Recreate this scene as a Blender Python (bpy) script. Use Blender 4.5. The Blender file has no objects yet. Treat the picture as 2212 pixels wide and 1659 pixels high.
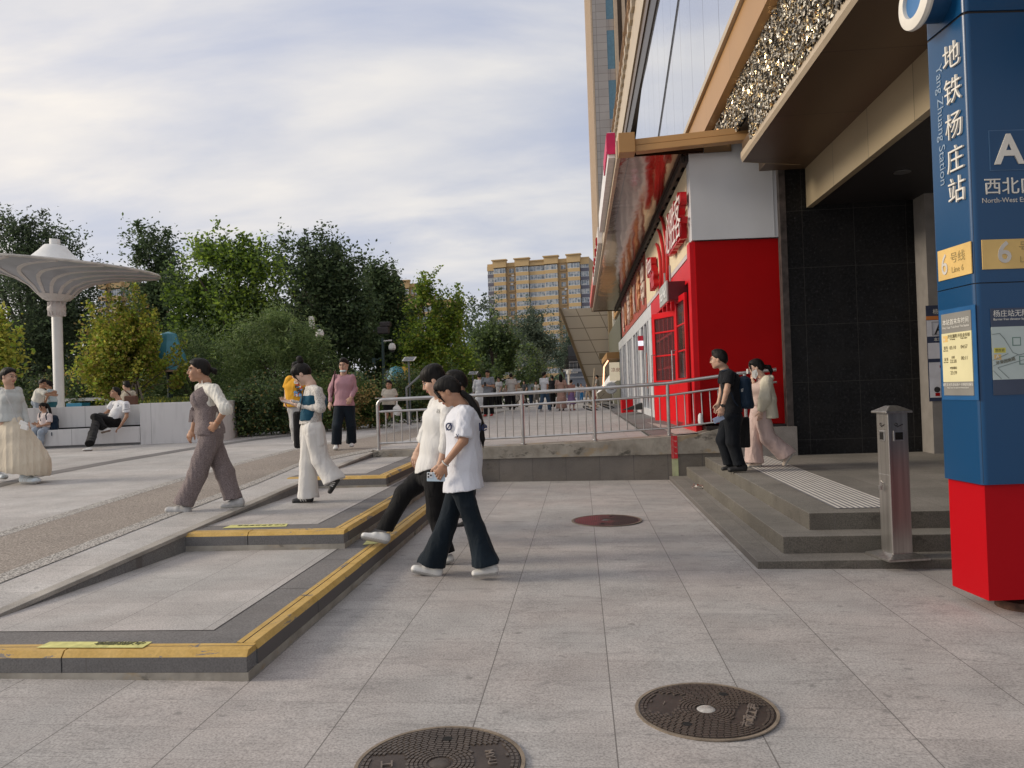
import bpy, math, random
import numpy as np
from mathutils import Vector, Matrix
random.seed(7); RNG = np.random.RandomState(11)
SC = bpy.context.scene; COL = SC.collection

# ---------------------------------------------------------------- camera
YAW = math.radians(5.0); PIT = 0.01067; ROL = 0.034; HC = 1.5; FD = 1674.0
F0 = np.array([-math.sin(YAW), math.cos(YAW), 0]); R0 = np.array([math.cos(YAW), math.sin(YAW), 0]); ZZ = np.array([0, 0, 1.0])
CF = F0*math.cos(PIT)+ZZ*math.sin(PIT); U0 = -F0*math.sin(PIT)+ZZ*math.cos(PIT)
CR = R0*math.cos(ROL)-U0*math.sin(ROL); CU = U0*math.cos(ROL)+R0*math.sin(ROL)
CC = np.array([0, 0, HC])
cd = bpy.data.cameras.new('camera'); cam = bpy.data.objects.new('camera', cd); COL.objects.link(cam)
M = Matrix.Identity(4)
for i in range(3):
    M[i][0] = CR[i]; M[i][1] = CU[i]; M[i][2] = -CF[i]; M[i][3] = CC[i]
cam.matrix_world = M
cd.sensor_width = 36; cd.lens = 36*FD/2212; cd.clip_start = 0.05; cd.clip_end = 3000
SC.camera = cam

def P(x, y, d=None, z=None, X=None, Y=None, pl=None):
    """a survey point: the spot of the place seen in direction (x, y) that lies on a known plane or at a known distance"""
    v = CF+CR*(x-1106)/FD+CU*(829.5-y)/FD
    if d is not None: t = d
    elif z is not None: t = (z-HC)/v[2]
    elif X is not None: t = X/v[0]
    elif Y is not None: t = Y/v[1]
    else: t = (pl[0]-HC)/(v[2]-pl[1]*v[0]-pl[2]*v[1])
    return Vector(CC+v*t)

# ---------------------------------------------------------------- world, sun, exposure
SUN_EL = math.radians(24); SUN_AZ = math.radians(-95)    # azimuth from +Y towards +X
w = bpy.data.worlds.new('World'); SC.world = w; w.use_nodes = True
nt = w.node_tree; nt.nodes.clear()
def wn(t, **k):
    n = nt.nodes.new(t)
    for a, b in k.items(): setattr(n, a, b)
    return n
L = nt.links.new
out = wn('ShaderNodeOutputWorld'); bg = wn('ShaderNodeBackground'); sky = wn('ShaderNodeTexSky')
sky.sky_type = 'NISHITA'; sky.sun_disc = False; sky.sun_elevation = SUN_EL; sky.sun_rotation = SUN_AZ
sky.air_density = 1.3; sky.dust_density = 2.5; sky.ozone_density = 2.0
tc = wn('ShaderNodeTexCoord'); sep = wn('ShaderNodeSeparateXYZ'); L(tc.outputs['Generated'], sep.inputs[0])
mx = wn('ShaderNodeMath', operation='MAXIMUM'); L(sep.outputs['Z'], mx.inputs[0]); mx.inputs[1].default_value = 0.0
ad = wn('ShaderNodeMath', operation='ADD'); L(mx.outputs[0], ad.inputs[0]); ad.inputs[1].default_value = 0.22
dx = wn('ShaderNodeMath', operation='DIVIDE'); L(sep.outputs['X'], dx.inputs[0]); L(ad.outputs[0], dx.inputs[1])
dy = wn('ShaderNodeMath', operation='DIVIDE'); L(sep.outputs['Y'], dy.inputs[0]); L(ad.outputs[0], dy.inputs[1])
cb = wn('ShaderNodeCombineXYZ'); L(dx.outputs[0], cb.inputs[0]); L(dy.outputs[0], cb.inputs[1])
mp = wn('ShaderNodeMapping'); L(cb.outputs[0], mp.inputs[0]); mp.inputs['Rotation'].default_value = (0, 0, math.radians(35)); mp.inputs['Scale'].default_value = (0.75, 1.5, 1); mp.inputs['Location'].default_value = (3.1, 0.4, 0)
n1 = wn('ShaderNodeTexNoise'); L(mp.outputs[0], n1.inputs['Vector']); n1.inputs['Scale'].default_value = 1.3; n1.inputs['Detail'].default_value = 9; n1.inputs['Roughness'].default_value = 0.55; n1.inputs['Distortion'].default_value = 0.35
cr = wn('ShaderNodeValToRGB'); L(n1.outputs['Fac'], cr.inputs[0])
e = cr.color_ramp.elements; e[0].position = 0.30; e[0].color = (0, 0, 0, 1); e[1].position = 0.56; e[1].color = (1, 1, 1, 1)
# cloud brightness: a second, broader noise so that the deck is mottled
n2 = wn('ShaderNodeTexNoise'); L(mp.outputs[0], n2.inputs['Vector']); n2.inputs['Scale'].default_value = 2.6; n2.inputs['Detail'].default_value = 6
cc = wn('ShaderNodeValToRGB'); L(n2.outputs['Fac'], cc.inputs[0])
e = cc.color_ramp.elements; e[0].position = 0.35; e[0].color = (0.60, 0.625, 0.70, 1); e[1].position = 0.70; e[1].color = (0.80, 0.785, 0.775, 1)
vs = wn('ShaderNodeVectorMath', operation='SCALE'); L(cc.outputs[0], vs.inputs[0]); vs.inputs['Scale'].default_value = 10.0
# thin veil: the gaps are Nishita blue under haze
sk = wn('ShaderNodeMixRGB', blend_type='MIX'); sk.inputs[0].default_value = 0.8; L(sky.outputs[0], sk.inputs[1]); sk.inputs[2].default_value = (5.1, 5.6, 7.3, 1)
mxc = wn('ShaderNodeMixRGB', blend_type='MIX'); L(cr.outputs[0], mxc.inputs[0]); L(sk.outputs[0], mxc.inputs[1]); L(vs.outputs[0], mxc.inputs[2])
# the cloud deck is brighter around the low sun than opposite it
geo_ = wn('ShaderNodeVectorMath', operation='DOT_PRODUCT'); L(tc.outputs['Generated'], geo_.inputs[0]); geo_.inputs[1].default_value = (math.sin(SUN_AZ), math.cos(SUN_AZ), 0.25)
mr = wn('ShaderNodeMapRange'); L(geo_.outputs['Value'], mr.inputs[0]); mr.inputs[1].default_value = -1; mr.inputs[2].default_value = 1; mr.inputs[3].default_value = 0.80; mr.inputs[4].default_value = 1.38
wc = wn('ShaderNodeMixRGB', blend_type='MIX'); L(geo_.outputs['Value'], wc.inputs[0]); wc.inputs[1].default_value = (1, 1, 1, 1); wc.inputs[2].default_value = (1.06, 0.99, 0.90, 1)
vm = wn('ShaderNodeVectorMath', operation='MULTIPLY'); L(mxc.outputs[0], vm.inputs[0]); L(wc.outputs[0], vm.inputs[1])
vk = wn('ShaderNodeVectorMath', operation='SCALE'); L(vm.outputs[0], vk.inputs[0]); L(mr.outputs[0], vk.inputs['Scale'])
L(vk.outputs[0], bg.inputs['Color']); bg.inputs['Strength'].default_value = 0.070
L(bg.outputs[0], out.inputs[0])

sl = bpy.data.lights.new('sun', 'SUN'); so = bpy.data.objects.new('sun', sl); COL.objects.link(so)
sl.energy = 1.9; sl.angle = math.radians(16); sl.color = (1.0, 0.87, 0.70)
sd = Vector((math.sin(SUN_AZ)*math.cos(SUN_EL), math.cos(SUN_AZ)*math.cos(SUN_EL), math.sin(SUN_EL)))
so.rotation_euler = sd.to_track_quat('Z', 'Y').to_euler(); so.location = (-20, -10, 30)
vset = SC.view_settings; vset.view_transform = 'Standard'; vset.look = 'None'; vset.exposure = 0.40; vset.gamma = 1.0; vset.use_curve_mapping = False
SC.cycles.max_bounces = 8; SC.cycles.transparent_max_bounces = 12

# ---------------------------------------------------------------- material kit
MATS = {}
class NT:
    def __init__(s, name, rough=0.6, metal=0.0, spec=0.4):
        s.m = bpy.data.materials.new(name); s.m.use_nodes = True; s.t = s.m.node_tree; s.b = s.t.nodes['Principled BSDF']
        s.b.inputs['Roughness'].default_value = rough; s.b.inputs['Metallic'].default_value = metal; s.b.inputs['Specular IOR Level'].default_value = spec
        s.co = s.n('ShaderNodeTexCoord').outputs['Object']
    def n(s, t, **k):
        n = s.t.nodes.new(t)
        for a, b in k.items(): setattr(n, a, b)
        return n
    def l(s, a, b): s.t.links.new(a, b)
    def val(s, sock, v):
        if hasattr(v, 'default_value'): s.l(v, sock)
        elif isinstance(v, (tuple, list)) and len(v) == 3 and sock.type == 'RGBA': sock.default_value = (*v, 1)
        else: sock.default_value = v
    def map(s, scale=(1, 1, 1), rot=(0, 0, 0), loc=(0, 0, 0), src=None):
        n = s.n('ShaderNodeMapping'); s.l(src or s.co, n.inputs[0]); n.inputs['Scale'].default_value = scale; n.inputs['Rotation'].default_value = rot; n.inputs['Location'].default_value = loc
        return n.outputs[0]
    def noise(s, scale, detail=3, rough=0.5, vec=None, dist=0):
        n = s.n('ShaderNodeTexNoise'); s.l(vec or s.co, n.inputs['Vector']); n.inputs['Scale'].default_value = scale; n.inputs['Detail'].default_value = detail; n.inputs['Roughness'].default_value = rough; n.inputs['Distortion'].default_value = dist
        return n.outputs['Fac']
    def voro(s, scale, vec=None, feature='F1', out='Distance', rand=1.0):
        n = s.n('ShaderNodeTexVoronoi', feature=feature); s.l(vec or s.co, n.inputs['Vector']); n.inputs['Scale'].default_value = scale; n.inputs['Randomness'].default_value = rand
        return n.outputs[out]
    def ramp(s, fac, *st, interp='LINEAR'):
        n = s.n('ShaderNodeValToRGB'); s.l(fac, n.inputs[0]); n.color_ramp.interpolation = interp; el = n.color_ramp.elements
        while len(el) < len(st): el.new(0.5)
        for i, (p, c) in enumerate(st):
            el[i].position = p; el[i].color = (c, c, c, 1) if not isinstance(c, (tuple, list)) else (*c, 1)
        return n.outputs[0]
    def mix(s, f, a, b, mode='MIX'):
        n = s.n('ShaderNodeMixRGB', blend_type=mode); s.val(n.inputs[0], f); s.val(n.inputs[1], a); s.val(n.inputs[2], b); return n.outputs[0]
    def math(s, op, a, b=0.0, c=None):
        n = s.n('ShaderNodeMath', operation=op); s.val(n.inputs[0], a); s.val(n.inputs[1], b)
        if c is not None: s.val(n.inputs[2], c)
        return n.outputs[0]
    def xyz(s, src=None):
        n = s.n('ShaderNodeSeparateXYZ'); s.l(src or s.co, n.inputs[0]); return n.outputs
    def col(s, c): s.val(s.b.inputs['Base Color'], c)
    def bump(s, h, strength=0.3, dist=0.01):
        n = s.n('ShaderNodeBump'); n.inputs['Strength'].default_value = strength; n.inputs['Distance'].default_value = dist; s.l(h, n.inputs['Height']); s.l(n.outputs[0], s.b.inputs['Normal'])
    def joints(s, axes, sizes, width, offs=(0, 0)):
        """1 on the joint lines of a grid; axes e.g. (0,1)"""
        o = s.xyz(); r = None
        for ax, sz, of in zip(axes, sizes, offs):
            f = s.math('FRACT', s.math('DIVIDE', s.math('ADD', o[ax], 1000*sz-of), sz))
            d = s.math('MULTIPLY', s.math('ABSOLUTE', s.math('SUBTRACT', f, 0.5)), 2.0)     # 1 at the joint
            k = s.math('GREATER_THAN', d, 1-width/sz)
            r = k if r is None else s.math('MAXIMUM', r, k)
        return r

def M_(name, col, rough=0.6, metal=0.0, spec=0.4, var=0.12, vscale=6.0, bump=None, fine=0.0, fscale=300, emit=None):
    """plain painted / cloth / metal surface with slight unevenness"""
    if name in MATS: return MATS[name]
    t = NT(name, rough, metal, spec)
    a = tuple(c*(1-var) for c in col); b = tuple(min(1, c*(1+var)) for c in col)
    c = t.ramp(t.noise(vscale, 4), (0.3, a), (0.7, b))
    if fine: c = t.mix(fine, c, t.ramp(t.noise(fscale, 2), (0.35, 0.0), (0.65, 1.0)), 'OVERLAY')
    t.col(c)
    if bump: t.bump(t.noise(bump[0], 3), bump[1], bump[2] if len(bump) > 2 else 0.01)
    if emit: t.b.inputs['Emission Color'].default_value = (*emit[:3], 1); t.b.inputs['Emission Strength'].default_value = emit[3]
    MATS[name] = t.m; return t.m

def granite(name, base, pink, jx=None, jw=0.006, offs=(0, 0), stain=0.5, axes=(0, 1), jcol=(0.13, 0.12, 0.115), bumpy=0.25, tilevar=0.5):
    t = NT(name, 0.75, 0, 0.3)
    c = t.mix(t.ramp(t.noise(0.9, 4), (0.4, 0.0), (0.62, 1.0)), base, pink)
    sp = t.ramp(t.noise(95, 2, 0.7), (0.30, 0.52), (0.5, 1.0), (0.70, 1.40)); c = t.mix(0.75, c, sp, 'MULTIPLY')
    big = t.ramp(t.noise(2.1, 5, 0.6), (0.3, 0.80), (0.7, 1.12)); c = t.mix(0.8, c, big, 'MULTIPLY')
    st = t.noise(5.5, 6, 0.65, vec=t.map((0.55, 1.6, 1)), dist=0.6)
    c = t.mix(t.math('MULTIPLY', t.ramp(st, (0.53, 0.0), (0.71, 0.55)), stain), c, tuple(x*0.42 for x in base))
    spot = t.voro(3.1); c = t.mix(t.math('MULTIPLY', t.ramp(t.noise(11, 5, 0.75, vec=t.map((0.45, 1.5, 1), loc=(3, 7, 0)), dist=0.4), (0.61, 0.0), (0.66, 0.9)), stain), c, tuple(x*0.5 for x in base))
    c = t.mix(t.math('MULTIPLY', t.ramp(spot, (0.03, 1.0), (0.09, 0.0)), 0.7*stain), c, tuple(x*0.3 for x in base))
    h = t.noise(160, 2)
    if jx:
        o = t.xyz(); ix = t.math('FLOOR', t.math('DIVIDE', t.math('SUBTRACT', o[axes[0]], offs[0]), jx[0])); iy = t.math('FLOOR', t.math('DIVIDE', t.math('SUBTRACT', o[axes[1]], offs[1]), jx[1]))
        cb = t.n('ShaderNodeCombineXYZ'); t.l(ix, cb.inputs[0]); t.l(iy, cb.inputs[1]); wnn = t.n('ShaderNodeTexWhiteNoise'); t.l(cb.outputs[0], wnn.inputs['Vector'])
        c = t.mix(tilevar, c, t.ramp(wnn.outputs['Value'], (0, 0.86), (1, 1.10)), 'MULTIPLY')
        j1 = t.joints((axes[0],), (jx[0],), jw, (offs[0]-jx[0]/2+jx[0]/2,)); j2 = t.joints((axes[1],), (jx[1],), jw*0.6, (offs[1],))
        # joints() peaks half-way, shift so that they fall on the tile borders
        c = t.mix(t.math('MULTIPLY', j1, 0.85), c, jcol); c = t.mix(t.math('MULTIPLY', j2, 0.45), c, jcol)
        h = t.math('SUBTRACT', h, t.math('MULTIPLY', t.math('MAXIMUM', j1, j2), 2.0))
    t.col(c); t.bump(h, bumpy, 0.002); return t.m

# ---------------------------------------------------------------- object kit
WL = {}
def link(name, data, par=None, origin=None):
    o = bpy.data.objects.new(name, data); COL.objects.link(o)
    if par is not None:
        o.parent = par; WL[o.name] = WL[par.name]; o.location = (0, 0, 0)
    else:
        o.location = origin or (0, 0, 0); WL[o.name] = Vector(origin or (0, 0, 0))
    return o
def thing(name, label, cat, loc=(0, 0, 0), group=None):
    o = link(name, None, None, Vector(loc)); o.empty_display_size = 0.1; return tag(o, label, cat, group)
def tag(o, label=None, cat=None, group=None, kind=None):
    if label: o['label'] = label
    if cat: o['category'] = cat
    if group: o['group'] = group
    if kind: o['kind'] = kind
    return o
def mesh_np(name, V, Fq, mats, par=None, origin=None, smooth=False, mi=None):
    """quads or tris as numpy arrays"""
    org = np.array(WL[par.name] if par is not None else (origin or (0, 0, 0)), dtype=np.float64)
    me = bpy.data.meshes.new(name); V = np.asarray(V, dtype=np.float64)-org; Fq = np.asarray(Fq, dtype=np.int32); k = Fq.shape[1]
    me.vertices.add(len(V)); me.vertices.foreach_set('co', V.astype(np.float32).ravel())
    me.loops.add(Fq.size); me.loops.foreach_set('vertex_index', Fq.ravel())
    me.polygons.add(len(Fq)); me.polygons.foreach_set('loop_start', np.arange(0, Fq.size, k, dtype=np.int32))
    try: me.polygons.foreach_set('loop_total', np.full(len(Fq), k, dtype=np.int32))
    except Exception: pass
    if mi is not None: me.polygons.foreach_set('material_index', np.asarray(mi, dtype=np.int32))
    me.update(calc_edges=True); me.validate()
    if smooth: me.polygons.foreach_set('use_smooth', np.ones(len(me.polygons), dtype=bool))
    for m in mats: me.materials.append(m)
    return link(name, me, par, None if par is not None else (Vector(origin) if origin is not None else None))

class B:
    def __init__(s): s.v = []; s.f = []; s.m = []
    def poly(s, pts, m=0):
        k = len(s.v); s.v += [tuple(p) for p in pts]; s.f.append(tuple(range(k, k+len(pts)))); s.m.append(m); return s
    def hexa(s, p, m=0):
        k = len(s.v); s.v += [tuple(q) for q in p]
        for f in ((0, 3, 2, 1), (4, 5, 6, 7), (0, 1, 5, 4), (1, 2, 6, 5), (2, 3, 7, 6), (3, 0, 4, 7)): s.f.append(tuple(k+i for i in f)); s.m.append(m)
        return s
    def box(s, x0, x1, y0, y1, z0, z1, m=0):
        return s.hexa([(x0, y0, z0), (x1, y0, z0), (x1, y1, z0), (x0, y1, z0), (x0, y0, z1), (x1, y0, z1), (x1, y1, z1), (x0, y1, z1)], m)
    def ob(s, o, u, v, w, m=0):
        o, u, v, w = map(Vector, (o, u, v, w)); return s.hexa([o, o+u, o+u+v, o+v, o+w, o+u+w, o+u+v+w, o+v+w], m)
    def prism(s, pts, d, m=0):
        pts = [Vector(p) for p in pts]; d = Vector(d); k = len(s.v); n = len(pts)
        s.v += [tuple(p) for p in pts]+[tuple(p+d) for p in pts]
        s.f.append(tuple(range(k+n-1, k-1, -1))); s.f.append(tuple(range(k+n, k+2*n))); s.m += [m, m]
        for i in range(n): j = (i+1) % n; s.f.append((k+i, k+j, k+n+j, k+n+i)); s.m.append(m)
        return s
    def tube(s, pts, r, seg=8, m=0, closed=False, cap=True):
        pts = [Vector(p) for p in pts]; n = len(pts); k = len(s.v); rs = r if isinstance(r, (list, tuple)) else [r]*n
        prev = None
        for i, p in enumerate(pts):
            if closed: t = pts[(i+1) % n]-pts[i-1]
            else: t = pts[min(i+1, n-1)]-pts[max(i-1, 0)]
            t.normalize()
            if prev is None:
                a = Vector((0, 0, 1)) if abs(t.z) < 0.9 else Vector((1, 0, 0)); u = t.cross(a).normalized()
            else: u = (prev-t*prev.dot(t)).normalized()
            prev = u; w_ = t.cross(u)
            for q in range(seg):
                an = 2*math.pi*q/seg; s.v.append(tuple(p+(u*math.cos(an)+w_*math.sin(an))*rs[i]))
        for i in range(n if closed else n-1):
            a, b = k+i*seg, k+((i+1) % n)*seg
            for q in range(seg): q2 = (q+1) % seg; s.f.append((a+q, b+q, b+q2, a+q2)); s.m.append(m)
        if cap and not closed:
            s.f.append(tuple(range(k, k+seg))); s.f.append(tuple(range(k+(n-1)*seg+seg-1, k+(n-1)*seg-1, -1))); s.m += [m, m]
        return s
    def lathe(s, prof, c, seg=24, m=0, ax=None):
        c = Vector(c); k = len(s.v); n = len(prof)
        if ax is None: U, V_, W = Vector((1, 0, 0)), Vector((0, 1, 0)), Vector((0, 0, 1))
        else:
            W = Vector(ax).normalized(); U = W.orthogonal().normalized(); V_ = W.cross(U)
        for r, z in prof:
            for q in range(seg): an = 2*math.pi*q/seg; s.v.append(tuple(c+U*(r*math.cos(an))+V_*(r*math.sin(an))+W*z))
        for i in range(n-1):
            for q in range(seg): q2 = (q+1) % seg; a, b = k+i*seg, k+(i+1)*seg; s.f.append((a+q, a+q2, b+q2, b+q)); s.m.append(m)
        if prof[0][0] > 1e-4 and not (abs(prof[0][1]-prof[1][1]) < 1e-6 and prof[1][0] < prof[0][0]): s.f.append(tuple(range(k+seg-1, k-1, -1))); s.m.append(m)
        if prof[-1][0] > 1e-4 and not (abs(prof[-1][1]-prof[-2][1]) < 1e-6 and prof[-2][0] < prof[-1][0]): s.f.append(tuple(range(k+(n-1)*seg, k+n*seg))); s.m.append(m)
        return s
    def out(s, name, mats, par=None, smooth=False, bevel=0, origin=None, sharp=35):
        org = WL[par.name] if par is not None else Vector(origin or (0, 0, 0))
        me = bpy.data.meshes.new(name); me.from_pydata([tuple(Vector(v)-org) for v in s.v], [], s.f)
        me.polygons.foreach_set('material_index', s.m); me.update()
        if not isinstance(mats, (list, tuple)): mats = [mats]
        for m in mats: me.materials.append(m)
        o = link(name, me, par, None if par is not None else origin)
        if smooth:
            me.polygons.foreach_set('use_smooth', [True]*len(me.polygons))
            try: me.set_sharp_from_angle(angle=math.radians(sharp))
            except Exception: pass
        if bevel:
            md = o.modifiers.new('bevel', 'BEVEL'); md.width = bevel; md.segments = 2; md.limit_method = 'ANGLE'; md.angle_limit = math.radians(35)
        return o

def text(body, org, right, up, size, mat, par, name='lettering', ext=0.001, align='LEFT', lean=0.0, sx=1.0, bold=0.0):
    """raised lettering: glyph outlines turned into one mesh; org = baseline start"""
    cu = bpy.data.curves.new('txt', 'FONT'); cu.body = body; cu.size = size; cu.extrude = ext; cu.align_x = align; cu.shear = lean; cu.offset = bold; cu.resolution_u = 3
    o = bpy.data.objects.new('txt', cu); COL.objects.link(o); dg = bpy.context.evaluated_depsgraph_get()
    dg.update(); me = bpy.data.meshes.new_from_object(o.evaluated_get(dg)); bpy.data.objects.remove(o)
    R = Vector(right).normalized(); U = Vector(up).normalized(); N = R.cross(U).normalized(); org = Vector(org)-WL[par.name]
    for v in me.vertices: c = v.co; v.co = org+R*c.x*sx+U*c.y+N*(c.z+ext)
    me.name = name; me.materials.clear(); me.materials.append(mat); me.update()
    return link(name, me, par)
# ---------------------------------------------------------------- surfaces
STONE = granite('paving_stone', (0.39, 0.378, 0.370), (0.408, 0.378, 0.364), (0.63, 0.305), offs=(0.10, 3.105), stain=0.75, tilevar=0.55, jw=0.006)
STONE2 = granite('plaza_paving', (0.45, 0.44, 0.43), (0.44, 0.42, 0.405), (60, 0.62), jw=0.012, offs=(0.2, 0.1), stain=0.5, tilevar=0.8)
STONE3 = granite('terrace_paving', (0.41, 0.40, 0.39), (0.42, 0.395, 0.38), (0.63, 0.305), offs=(0.2, 4.03), stain=0.45, jw=0.004)
DARK = granite('dark_granite', (0.17, 0.165, 0.165), (0.185, 0.175, 0.17), (0.9, 0.9), jw=0.004, stain=0.3, tilevar=0.6)
STEPT = granite('step_granite', (0.225, 0.21, 0.19), (0.20, 0.19, 0.172), (0.8, 0.62), jw=0.006, stain=0.55, tilevar=0.8, offs=(0.2, 0.2))
RISER = granite('riser_granite', (0.19, 0.192, 0.197), (0.20, 0.195, 0.185), (0.9, 0.9), jw=0.008, stain=0.6, tilevar=0.6)
WALLG = granite('rough_wall_granite', (0.185, 0.17, 0.155), (0.2, 0.18, 0.155), (0.555, 9), axes=(0, 2), jw=0.013, offs=(0.28, -2), stain=0.5, bumpy=0.9)
def _pebble():
    t = NT('pebble_strip', 0.8, 0, 0.3)
    c = t.ramp(t.noise(70, 3, 0.6), (0.28, (0.10, 0.085, 0.075)), (0.5, (0.27, 0.235, 0.205)), (0.72, (0.46, 0.42, 0.37)))
    c = t.mix(0.6, c, t.ramp(t.noise(1.1, 4), (0.3, 0.8), (0.7, 1.15)), 'MULTIPLY')
    t.col(c); t.bump(t.noise(110, 2), 0.5, 0.004); return t.m
PEB = _pebble()
def _wpebble():
    t = NT('white_pebble_edge', 0.8, 0, 0.3)
    c = t.ramp(t.voro(60), (0.1, (0.62, 0.6, 0.56)), (0.45, (0.42, 0.4, 0.37)), (0.6, (0.2, 0.19, 0.18))); t.col(c); t.bump(t.noise(110, 2), 0.5, 0.004); return t.m
WPEB = _wpebble()
def _yellow(name, amt):
    t = NT(name, 0.65, 0, 0.3)
    y = t.ramp(t.noise(7, 4), (0.3, (0.50, 0.32, 0.085)), (0.7, (0.61, 0.41, 0.135)))
    y = t.mix(0.7, y, t.ramp(t.noise(60, 3), (0.3, 0.8), (0.7, 1.1)), 'MULTIPLY')
    wear = t.ramp(t.noise(4.5, 8, 0.72, vec=t.map((0.8, 0.8, 2.5)), dist=1.2), (amt, 0.0), (amt+0.025, 1.0), interp='CONSTANT')
    c = t.mix(wear, y, (0.2, 0.185, 0.175))
    c = t.mix(t.ramp(t.noise(1.6, 5), (0.5, 0.0), (0.75, 0.5)), c, (0.36, 0.25, 0.12))
    t.col(c); t.bump(t.noise(40, 4), 0.3, 0.004); return t.m
YEL = _yellow('worn_yellow_paint', 0.575)
YEL2 = _yellow('faint_yellow_paint', 0.5)
def _mort():
    t = NT('old_cement', 0.85, 0, 0.2)
    c = t.ramp(t.noise(3.0, 6, 0.6), (0.3, (0.22, 0.20, 0.17)), (0.55, (0.36, 0.335, 0.29)), (0.75, (0.43, 0.40, 0.35)))
    c = t.mix(t.ramp(t.noise(2.2, 6, 0.7, vec=t.map((1, 1, 2), loc=(5, 1, 0))), (0.57, 0.0), (0.64, 0.8)), c, (0.075, 0.07, 0.06))
    c = t.mix(t.ramp(t.noise(2.9, 4, 0.6, vec=t.map((1, 1, 1.5), loc=(9, 3, 2))), (0.57, 0.0), (0.66, 0.6)), c, (0.36, 0.26, 0.14))
    t.col(c); t.bump(t.noise(18, 6), 0.6, 0.01); return t.m
CEM = _mort()

def LG(x, y=0): return -0.012*x
PROF = [(-30, 0.03), (2.9, 0.05), (4.2, 0.17), (4.63, 0.195), (6.48, 0.34), (8.9, 0.44), (13.4, 0.58), (20, 0.585), (60, 0.60), (400, 0.60)]
def PZ(y):
    for (a, za), (b, zb) in zip(PROF, PROF[1:]):
        if y <= b: return za+(zb-za)*(y-a)/(b-a)
    return PROF[-1][1]
def onplaza(x, y, lift=0.0):
    z = 0.5
    for _ in range(12): p = P(x, y, z=z); z = PZ(p.y)+lift
    return Vector((p.x, p.y, z))

def WX(y): return float(np.interp(y, [2.9, 4.63, 6.48, 8.9, 13.4], [-3.98, -3.81, -3.62, -3.60, -3.60]))
# the ground reaches the horizon as one sheet well below everything
b = B(); b.poly([(-900, -200, -0.75), (900, -200, -0.75), (900, 1500, -0.75), (-900, 1500, -0.75)])
tag(b.out('ground', M_('earth', (0.16, 0.15, 0.13), 0.9, var=0.2)), kind='structure')
# lower forecourt, the level the camera stands on
b = B(); N_ = 30
xs = [-40+80*i/N_ for i in range(N_+1)]
for i in range(N_):
    for (y0, y1) in ((-30, 3.0), (3.0, 13.2)):
        x0, x1 = xs[i], xs[i+1]
        if y0 == 3.0:
            if x1 <= -3.9: continue
            x0 = max(x0, -3.9)
        b.poly([(x0, y0, LG(x0)), (x1, y0, LG(x1)), (x1, y1, LG(x1)), (x0, y1, LG(x0))])
tag(b.out('forecourt', STONE), kind='structure')
# sloping plaza on the left and far plaza behind the retaining wall
b = B()
ys = [2.9, 4.2, 4.63, 6.48, 8.9, 13.4, 20, 60, 400]
for y0, y1 in zip(ys, ys[1:]):
    x1 = WX(y1) if y1 <= 13.4 else (14 if y1 <= 20 else 250); x0 = WX(y0) if y1 <= 13.4 else x1
    b.poly([(-250, y0, PZ(y0)), (x0, y0, PZ(y0)), (x1, y1, PZ(y1)), (-250, y1, PZ(y1))])
b.poly([(-3.6, 13.0, 0.585), (2.4, 13.0, 0.585), (2.4, 13.4, 0.585), (-3.6, 13.4, 0.585)])
tag(b.out('plaza', STONE2), kind='structure')
b = B(); b.poly([(-3.6, 13.0, 0.592), (1.2, 13.0, 0.625), (1.2, 60, 0.625), (-3.6, 60, 0.604)])
tag(b.out('terrace', STONE3), kind='structure')
def ribbon(up, lo, name, m, lift, kind='structure', sub=60):
    def dense(a):
        o = []
        for p, q in zip(a, a[1:]):
            for i in range(sub): o.append((p[0]+(q[0]-p[0])*i/sub, p[1]+(q[1]-p[1])*i/sub))
        return o+[a[-1]]
    A = [onplaza(*p, lift) for p in dense(up)]; C = [onplaza(*p, lift) for p in dense(lo)]
    b = B(); nn = 6
    def G(i, k): q = C[i]+(A[i]-C[i])*k/nn; return Vector((q.x, q.y, PZ(q.y)+lift))
    for i in range(min(len(A), len(C))-1):
        for k in range(nn): b.poly([G(i, k), G(i+1, k), G(i+1, k+1), G(i, k+1)])
    o = b.out(name, m); tag(o, kind=kind); return A, C
UP = [(-260, 1238), (0, 1157), (405, 1033), (540, 996), (645, 969), (772, 948), (917, 921), (1088, 887.5), (1157, 877)]
LO = [(-260, 1352), (0, 1245), (355, 1111), (553, 1039), (645, 1001), (805, 970), (912, 944), (1048, 901), (1157, 881)]
ribbon(UP, LO, 'pebble_path', PEB, 0.0045)
def off(a, k): return [(x, y+k*(y-860)/150) for x, y in a]
ribbon(off(UP, -4.5), off(UP, 1.5), 'path_edge', WPEB, 0.006)
ribbon(off(LO, -2), off(LO, 5.5), 'path_edge', WPEB, 0.006)
ST = [(-200, 1104), (0, 1043), (75, 1024), (250, 993), (422, 965), (553, 947), (640, 938)]
ST2 = [(-200, 1116), (0, 1052), (75, 1032), (250, 999), (422, 970), (553, 951), (640, 941)]
ribbon(ST, ST2, 'dark_paving_band', DARK, 0.004)

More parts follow.
